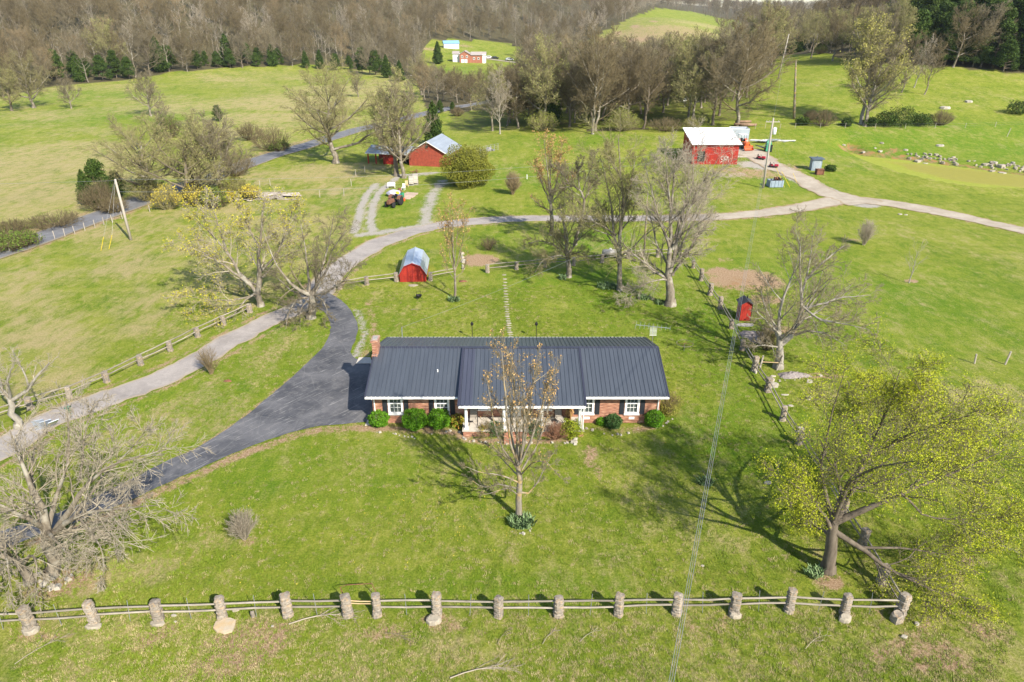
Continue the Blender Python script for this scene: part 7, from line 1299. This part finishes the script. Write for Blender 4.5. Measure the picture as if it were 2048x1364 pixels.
# ---------------------------------------------------------------- poles, wires, antenna
def pole_top(b_, tx, ty): return aty(tx, ty, b_[1])
def upole(px, py, tx, ty, label, arm=True, trans=False):
    b_ = G(px, py); tp = pole_top(b_, tx, ty) - b_; t = thing('power_pole', b_, label, 'power pole'); MB().tube([(0, 0, -.2), tuple(tp * .5), tuple(tp)], [.19, .16, .12], 9).build('pole', m_pole, t, True)
    if arm: z = tp[2] - .6; MB().box((tp[0], 0, z), (2.3, .12, .13)).build('crossarm', m_pole, t); [MB().lathe((tp[0] + x, 0, z + .06), [(.05, 0), (.07, .08), (.03, .2)], 8).build('insulator', m_concg, t) for x in (-1.0, -.55, .9)]
    if trans: c = tp * .83; MB().lathe((c[0] + .45, -.1, c[2] - .6), [(.24, 0), (.29, .05), (.29, .95), (.24, 1.0), (.1, 1.1)], 14).build('transformer', m_whiteroof, t, True); MB().box((c[0] + .15, -.05, c[2] - .1), (.5, .1, .1)).build('bracket', m_steel, t)
    return b_, b_ + tp
p1, p1t = upole(1526, 376, 1547, 236, 'tall pale power pole with crossarm and white transformer by the blue bin', True, True)
p0, p0t = upole(262, 480, 230, 358, 'plain weathered power pole on the left lawn by the county road', False)
p2, p2t = upole(1556, 158, 1578, 68, 'distant power pole in the gap between the grove and the right pasture', False)
def wire(a, b_, sag, label, r_=.012, n=26, name='power_line'):
    a, b_ = np.array(a), np.array(b_); P = [a + (b_ - a) * t_ - np.array([0, 0, 4 * sag * t_ * (1 - t_)]) for t_ in np.linspace(0, 1, n)]; o = MB().tube([p - a for p in P], r_, 4).build(name, m_wire); o.location = a; tag(o, label, 'cable')
def through(a, px, py, z, k): q_ = at(px, py, z); return a + (q_ - a) * k
for dx, nm_, rr_ in ((-.14, 'left', .008), (.0, 'middle', .006), (.15, 'right', .008)):
    e = through(p1t, 1342 + dx * 26, 1364, 9.5, 1.12); wire(p1t + np.array([dx, 0, -.15 - .3 * abs(dx)]), e + np.array([0, 0, 0]), .35, 'long overhead cable crossing the yard towards the camera, the %s one of three' % nm_, rr_)
wire(p1t, p2t, .8, 'thin overhead cable from the transformer pole up the pasture', .012); 
wire(p0t, p1t - np.array([0, 0, 3.2]), 2.0, 'upper overhead cable spanning from the left pole to the transformer pole', .011); wire(p0t - np.array([0, 0, 1.6]), p1t - np.array([0, 0, 4.2]), 2.2, 'lower overhead cable spanning from the left pole to the transformer pole', .013)
wire(p0t - np.array([0, 0, .2]), np.array([-140, 84, 8.5]), .8, 'overhead cable leaving the left pole out of the picture', .012)
wire(p1t - np.array([0, 0, 3.6]), (-9.0, 51, 3.7), 2.4, 'service cable from the transformer pole to the mast on the house roof', .009)
for k, (bx, by, tx, ty, lb) in enumerate([(1569, 374, 1552, 335, 'yellow guy-wire guard right beside the blue bin'), (1580, 375, 1563, 342, 'second yellow guy-wire guard right of the first'), (1594, 366, 1586, 346, 'fainter yellow guy-wire guard farthest right'), (202, 501, 207, 474, 'yellow guy-wire guard left of the left pole'), (218, 498, 224, 470, 'yellow guy-wire guard next to the left pole')]):
    b_ = G(bx, by); top_ = aty(tx, ty, b_[1]); t = thing('guy_wire', b_, lb, 'guy wire'); MB().tube([(0, 0, 0), tuple(top_ - b_)], .03, 5).build('guard', m_yel, t); pt = (p1t if k < 3 else p0t) - b_; MB().tube([tuple(top_ - b_), tuple(pt * .97)], .006, 3).build('strand', m_wire, t)
# television aerial
ap = np.array([11.6, 50.6, 0]); t = thing('tv_aerial', ap, 'television aerial with a long boom on a mast behind the right end of the house', 'aerial'); tp = aty(1306, 653, 50.2); MB().tube([(0, 0, 0), (tp[0] - ap[0], tp[1] - ap[1], tp[2])], .025, 6).build('mast', m_steel, t)
o_ = Vector(tp) - Vector(ap); bd = Vector((1.30, -.35, 0)); MB().tube([o_ - bd, o_ + bd], .022, 5).build('boom', m_steel, t)
for i in range(9): c = o_ + bd * (-1 + .25 * i); l = .75 - .05 * i; MB().tube([c + Vector((-.25 * l, -l, 0)), c + Vector((.25 * l, l, 0))], .012, 4).build('element', m_steel, t)
for i in range(7): c = o_ + Vector((.02, -.12 - .02 * i, -.08 - .1 * i)); MB().tube([c + Vector((-.28, 0, 0)), c + Vector((.28, 0, 0))], .016, 4).build('reflector_bar', m_white, t)
rp_ = at(1368, 702); t = thing('wagon_wheel_ring', (rp_[0], rp_[1], 0), 'rusty spoked ring on a thin post on the lawn right of the house', 'garden ornament'); MB().tube([(0, 0, 0), (0, 0, .75)], .02, 5).build('post', m_steel, t); MB().tube([(.72 * math.cos(a_), .72 * math.sin(a_), .75) for a_ in np.linspace(0, 2 * PI, 21)], .02, 5, False).build('ring', m_rail, t)
for k in range(6): MB().tube([(0, 0, .75), (.72 * math.cos(k * PI / 3), .72 * math.sin(k * PI / 3), .75)], .014, 4).build('spoke', m_rust, t)
# crumpled tin by the lane, nest box in the tree
t = small('tin_heap', 95, 862, 'crumpled grey corrugated tin leaning at the edge of the lane at the far left', 'tin'); 
for i, (x, a_) in enumerate([(-.4, .5), (0, .7), (.35, .9)]): MB().box((x, .1 * i, .5), (.7, .04, 1.3), .5 + .2 * i, rx=a_).build('tin_sheet', m_galv, t)
nb = aty(137, 820, 30.5); MB().box((0, 0, 0), (.16, .16, .26)).box((0, 0, .16), (.24, .26, .03)).tube([(0, .09, -.3), (0, .09, .2)], .02, 5).build('nest_box', m_gren).location = nb
tag(bpy.data.objects['nest_box'], 'little green nest box fixed high in the big bare tree at lower left', 'nest box')
t = small('blue_tarpaulin', 206, 418, 'small blue plastic heap under the roadside cedar clump', 'tarpaulin'); [MB().box((rnd.uniform(-.9, .9), rnd.uniform(-.2, .2), .2), (.7, .4, .4), rnd.uniform(0, 3), .6).build('sheet', bpy.data.materials['plastic_blue'], t) for _ in range(4)]
# fence posts
def posts(name, pts, label, hh=1.1, m=m_pole, wires=(.5, .95), r_=.05):
    W = [G(*p) for p in pts]; t = thing(name, W[0], label, 'fence')
    for w_ in W: d = w_ - W[0]; MB().tube([(d[0], d[1], d[2] - .1), (d[0] + rnd.uniform(-.05, .05), d[1], d[2] + hh)], r_, 5).build('post', m, t)
    for z_ in wires: MB().tube([tuple(w_ - W[0] + np.array([0, 0, z_])) for w_ in W], .008, 3).build('wire', m_wire, t)
posts('wire_fence', [(20, 503), (60, 492), (85, 484), (110, 478), (130, 473), (150, 468), (170, 461), (190, 455), (208, 450), (225, 445), (245, 438)], 'thin wire fence on wooden posts along the near side of the county road at left')
posts('wire_fence', [(300, 424), (330, 420), (420, 412), (470, 396), (520, 374), (541, 372)], 'thin wire fence along the county road beneath the verge trees')
posts('wire_fence', [(640, 395), (688, 392), (703, 372), (712, 352), (730, 345)], 'sparse wire fence with a dark hedge remnant left of the gravel tracks', 1.2)
posts('pasture_fence', [(1510, 258), (1530, 257), (1560, 257), (1590, 256), (1640, 256), (1690, 256), (1750, 257), (1810, 257), (1870, 256), (1930, 256), (1990, 254), (2060, 252)], 'wire fence with thin posts through the scrub between pond bank and right pasture', 1.1)
for px, py, tx, ty, lb in ((2010, 729, 2022, 703, 'lone leaning dark post in the pasture at the right edge'), (1949, 727, 1953, 708, 'thin short post left of the lone dark post'), (2014, 273, 2022, 256, 'leaning pale post on the grass above the pond'), (1054, 358, 1054, 349, 'short white pipe stub on the lawn beside the reddish bush'), (1579, 124, 1580, 116, 'short post at the far end of the right pasture')):
    b_ = G(px, py); tp = aty(tx, ty, b_[1]) - b_; t = MB().tube([(0, 0, -.1), tuple(tp)], .07, 6).build('fence_post', m_white if 'white' in lb else m_pole); t.location = b_; tag(t, lb, 'post')
# pond rocks
q_ = random.Random(8); RK = [(1835, 325, 1.5, 1.0, 'large flat grey boulder at the middle of the pond bank'), (1850, 330, 1.0, .8, 'boulder tucked against the large flat grey one'), (1880, 292, 1.6, .6, 'layered pale slab above the pond bank'), (1763, 287, .8, .5, 'small grey rock alone on the grass above the pond'), (1750, 297, .5, .4, 'white stone at the left tip of the pond bank'), (1760, 303, 1.1, .4, 'flat white stone just above the pond\'s left end'), (1811, 301, .8, .6, 'round white stone on the orange earth'), (1727, 305, .9, .4, 'pale stone at the very left tip of the pond'), (1687, 290, .8, .3, 'flat white rock on the grass left of the pond'),
    (2002, 335, 1.6, 1.1, 'big white boulder near the right edge of the pond'), (1990, 327, 1.3, .7, 'flat white rock left of the big white boulder'), (2025, 328, .9, .8, 'pale boulder right of the big white one'), (1985, 342, 1.2, .3, 'flat white slab at the waterline, left one'), (2005, 346, 1.3, .25, 'flat white slab at the waterline, right one')]
for i_, (px, py, w_, hh, lb) in enumerate(RK): slabstone(px, py, w_ * .55, w_ * .4, hh * .45, lb, m_slab if i_ % 3 else m_flag, 'pond_rock', 7, 'rocks along the pond bank', q_.uniform(0, 3), 'rock')
for i in range(80):
    t_ = q_.random(); px = 1815 + 240 * t_ + q_.uniform(-8, 8); py = 313 + 27 * t_ + q_.uniform(-8, 6); s_ = q_.uniform(.15, .5); slabstone(px, py, s_, s_ * .7, s_ * .7, 'weathered grey and tan rock in the stony far bank of the pond', m_flag if i % 4 else m_stone, 'pond_rock', 7, 'small rocks along the pond bank', q_.uniform(0, 3), 'rock')
for px, py, w_, lb in ((1936, 204, 2.2, 'heap of pale stone in the middle of the right pasture'), (1890, 217, 2.6, 'long flat pale stone in the right pasture'), (1800, 429, .7, 'white stones on the verge of the gravel road'), (1812, 430, .6, 'second white stone on the verge of the gravel road')): slabstone(px, py, w_ * .5, w_ * .35, w_ * .16, lb, m_slab, 'pasture_rock', 8, None, .2, 'rock')
# ---------------------------------------------------------------- the distant homestead
m_bk2 = simple('distant_brick', (.36, .15, .09), (.27, .11, .07), 1, .9)
b_ = G(940, 126); K = float(np.hypot(b_[0], b_[1])) * .00074; fh = thing('brick_farmhouse', b_, 'distant two-storey brick house with white gable ends in the clearing on the hill', 'house', None, .0, K / .3)
MB().ext([(-5.6, -.3), (0, -.3), (0, 4.6), (-2.8, 6.0), (-5.6, 4.6)], 0, 9).build('brick_wing', m_bk2, fh); MB().b2(.001, 6.8, 1.5, 8, -.3, 4.0).build('long_wing', m_bk2, fh); MB().b2(6.8, 8.6, 1.3, 7, -.3, 4.4).build('white_end', m_white, fh); MB().b2(-9.5, -5.61, 2, 8, -.3, 4.6).build('white_wing', m_white, fh)
m_shin = simple('pale_shingles', (.38, .33, .30), (.28, .245, .22), 3, .9)
for s in (-1, 1): quadroof(MB(), (-2.8 + s * 3.1, -.4, 4.45), (-2.8 + s * 3.1, 9.4, 4.45), (-2.8, 9.4, 6.15), (-2.8, -.4, 6.15), .15).build('roof', m_shin, fh)
for s in (-1, 1): quadroof(MB(), (.3, 4.75 + s * 3.7, 3.95), (8.9, 4.75 + s * 3.7, 3.95), (8.9, 4.75, 5.5), (.3, 4.75, 5.5), .15).build('roof', m_shin, fh)
for s in (-1, 1): quadroof(MB(), (-9.8, 5 + s * 3.4, 4.55), (-5.9, 5 + s * 3.4, 4.55), (-5.9, 5, 5.8), (-9.8, 5, 5.8), .15).build('roof', m_shin, fh)
for x, z in ((-1.6, 3.2), (-4.2, 3.2), (2.2, 2.2), (4.6, 2.2)): f_ = MB().b2(x - .5, x + .5, (-.06 if x < 0 else 1.44), (-.01 if x < 0 else 1.49), z - .6, z + .6).build('window', m_white, fh); MB().b2(x - .35, x + .35, (-.08 if x < 0 else 1.42), (-.065 if x < 0 else 1.435), z - .45, z + .45).build('pane', m_glass, f_)
for x in (-4.0, -2.2): MB().b2(x - .75, x + .75, -.07, -.01, -.2, 1.9).build('garage_door', m_white, fh)
b_ = G(902, 96); t = thing('blue_shed', b_, 'distant outbuilding with a light blue metal roof above the brick house', 'shed', None, .2); MB().b2(-5, 5, -3, 3, -.5, 3).build('walls', m_white, t); [quadroof(MB(), (-5.4, s * 3.4, 2.9), (5.4, s * 3.4, 2.9), (5.4, 0, 4.6), (-5.4, 0, 4.6), .15).build('roof', simple('blue_roof', (.22, .42, .62), None, 2, .5), t) for s in (-1, 1)]
def car(px, py, label, m, rz=0):
    b_ = G(px, py); t = thing('parked_car', b_, label, 'car', None, rz, 1.1); MB().ext([(-2.2, .3), (2.2, .3), (2.25, .8), (1.3, .95), (.7, 1.45), (-1.2, 1.45), (-1.9, .95), (-2.25, .85)], -.85, .85).build('body', m, t, bevel=.08); MB().ext([(-1.5, .97), (1.15, .97), (.65, 1.38), (-1.1, 1.38)], -.87, .87).build('windows', m_glass, t); [MB().lathe((x, y, .33), [(.33, -.1), (.33, .1)], 12, 'Y').build('wheel', m_tire, t) for x in (-1.35, 1.35) for y in (-.82, .82)]
car(978, 117, 'white car parked on the distant drive, nearest the brick house', m_white); car(990, 118, 'dark car parked on the distant drive between the two white ones', m_black); car(1019, 121, 'white car parked farthest right on the distant drive', m_white, .3)
ribbon('distant_drive', [G2(*p) for p in ((962, 116), (990, 120), (1030, 125), (1060, 130))], 4.0, m_grav, .15, .3, 2)
ribbon('distant_track', [G2(*p) for p in ((820, 152), (835, 150), (860, 148))], 3.0, m_grav, .15, .3, 2)
b_ = G(1727, 30); 
t = thing('hill_cabin', np.array([b_[0], b_[1], b_[2]]), 'dark brown cabin just showing on the skyline above the pasture', 'cabin', None, 0, 1.6); MB().b2(-4, 4, 0, 5, -1, 7).build('walls', m_rust, t); quadroof(MB(), (-4.5, -.5, 7), (4.5, -.5, 7), (4.5, 5.5, 8.2), (-4.5, 5.5, 8.2), .2).build('roof', m_rust, t); MB().b2(-2.6, -.4, -.1, -.02, 4, 5.8).build('window', m_glass, t)
t = small('white_sign', 1369, 216, 'small white sign board on a post inside the dark grove', 'sign'); MB().tube([(0, 0, 0), (0, 0, 2)], .05, 5).build('post', m_pole, t); MB().box((0, -.06, 2.2), (1.0, .05, .8)).build('board', m_white, t)
# yellow dandelions in the lawn
q_ = np.random.default_rng(3); n_ = 420; X = np.concatenate([q_.normal(-4.5, 2.6, n_ // 2), q_.uniform(-18, 14, n_ // 2)]); Y = np.concatenate([q_.normal(32, 1.8, n_ // 2), q_.uniform(26, 41, n_ // 2)]); P = np.stack([X, Y, h(X, Y) + .03], 1); c = leafquads(P, .05, q_); tag(link('dandelions', npmesh('dandelions', c[0], [c[1]], L_YELLOW)), 'scattered yellow dandelions in the front lawn', None, None, 'stuff')
# tufts of grass and dead stems standing in the near turf
L_TG = foliage('tuft_green', [(.25, (.10, .17, .010)), (.7, (.20, .25, .025))], .7, 2); L_TS = foliage('tuft_straw', [(.25, (.26, .21, .09)), (.7, (.46, .38, .20))], .8, 2)
tsets = []
for k, (mt, hh, lb) in enumerate([(L_TG, .07, 'fresh green'), (L_TG, .11, 'taller green'), (L_TS, .09, 'dry straw-coloured')]):
    q_ = np.random.default_rng(70 + k); n_ = 26; b0 = np.stack([q_.normal(0, .09, n_), q_.normal(0, .09, n_), np.zeros(n_)], 1); a_ = q_.uniform(0, 6.28, n_); d_ = np.stack([np.cos(a_) * hh * .8, np.sin(a_) * hh * .8, q_.uniform(.6, 1.3, n_) * hh], 1); sdv = np.stack([-np.sin(a_), np.cos(a_), 0 * a_], 1) * .010
    Xv = np.stack([b0 - sdv, b0 + sdv, b0 + d_], 1).reshape(-1, 3); Fv = (np.arange(n_)[:, None] * 3 + np.arange(3)[None]); o = link('grass_tuft', npmesh('grass_tuft', Xv, [Fv], mt)); o.location = (8 + k * .6, 27 + k, 0); tag(o, lb + ' grass tuft in the front lawn', None, None, 'stuff'); tsets.append([o])
q_ = np.random.default_rng(77); n_ = 90000; X = q_.uniform(-34, 34, n_); Y = 21 + 49 * q_.uniform(0, 1, n_) ** 1.3; okk = (segdist(X, Y, LANE_W) > 2.1) & ~pip(X, Y, [tuple(p) for p in outl]) & ~((X > -10.6) & (X < 11) & (Y > 40) & (Y < 51.5)) & (np.abs(X) < Y * .85 + 4)
X, Y = X[okk], Y[okk]; dens_ = wn_(X, Y, 1.7, 5) * .5 + wn_(X, Y, 5, 2) * .5; okk = q_.uniform(-.8, .8, len(X)) < dens_ + .1 + .35 * (Y < 25); X, Y, dn = X[okk], Y[okk], dens_[okk]
ty_ = np.where(q_.uniform(0, 1, len(X)) < .13 + .25 * (Y < 25), 2, q_.integers(0, 2, len(X)))
scatter('grass', np.stack([X, Y, h(X, Y) - .01], 1), q_.uniform(.6, 1.25, len(X)), q_.uniform(0, 6.28, len(X)), ty_, tsets, 'uneven tufts of green and dry grass over the lawns near the camera')
# ---------------------------------------------------------------- the air
hm = bpy.data.materials.new('haze'); hm.use_nodes = True; N = hm.node_tree.nodes; L = hm.node_tree.links; N.clear(); ou = N.new('ShaderNodeOutputMaterial'); pv = N.new('ShaderNodeVolumePrincipled')
pv.inputs['Color'].default_value = (.86, .91, 1, 1); pv.inputs['Density'].default_value = .00007; pv.inputs['Anisotropy'].default_value = .3; L.new(pv.outputs[0], ou.inputs['Volume'])
tag(MB().b2(-3200, 3200, -700, 3300, -12, 170).build('haze', hm), None, None, None, 'stuff')
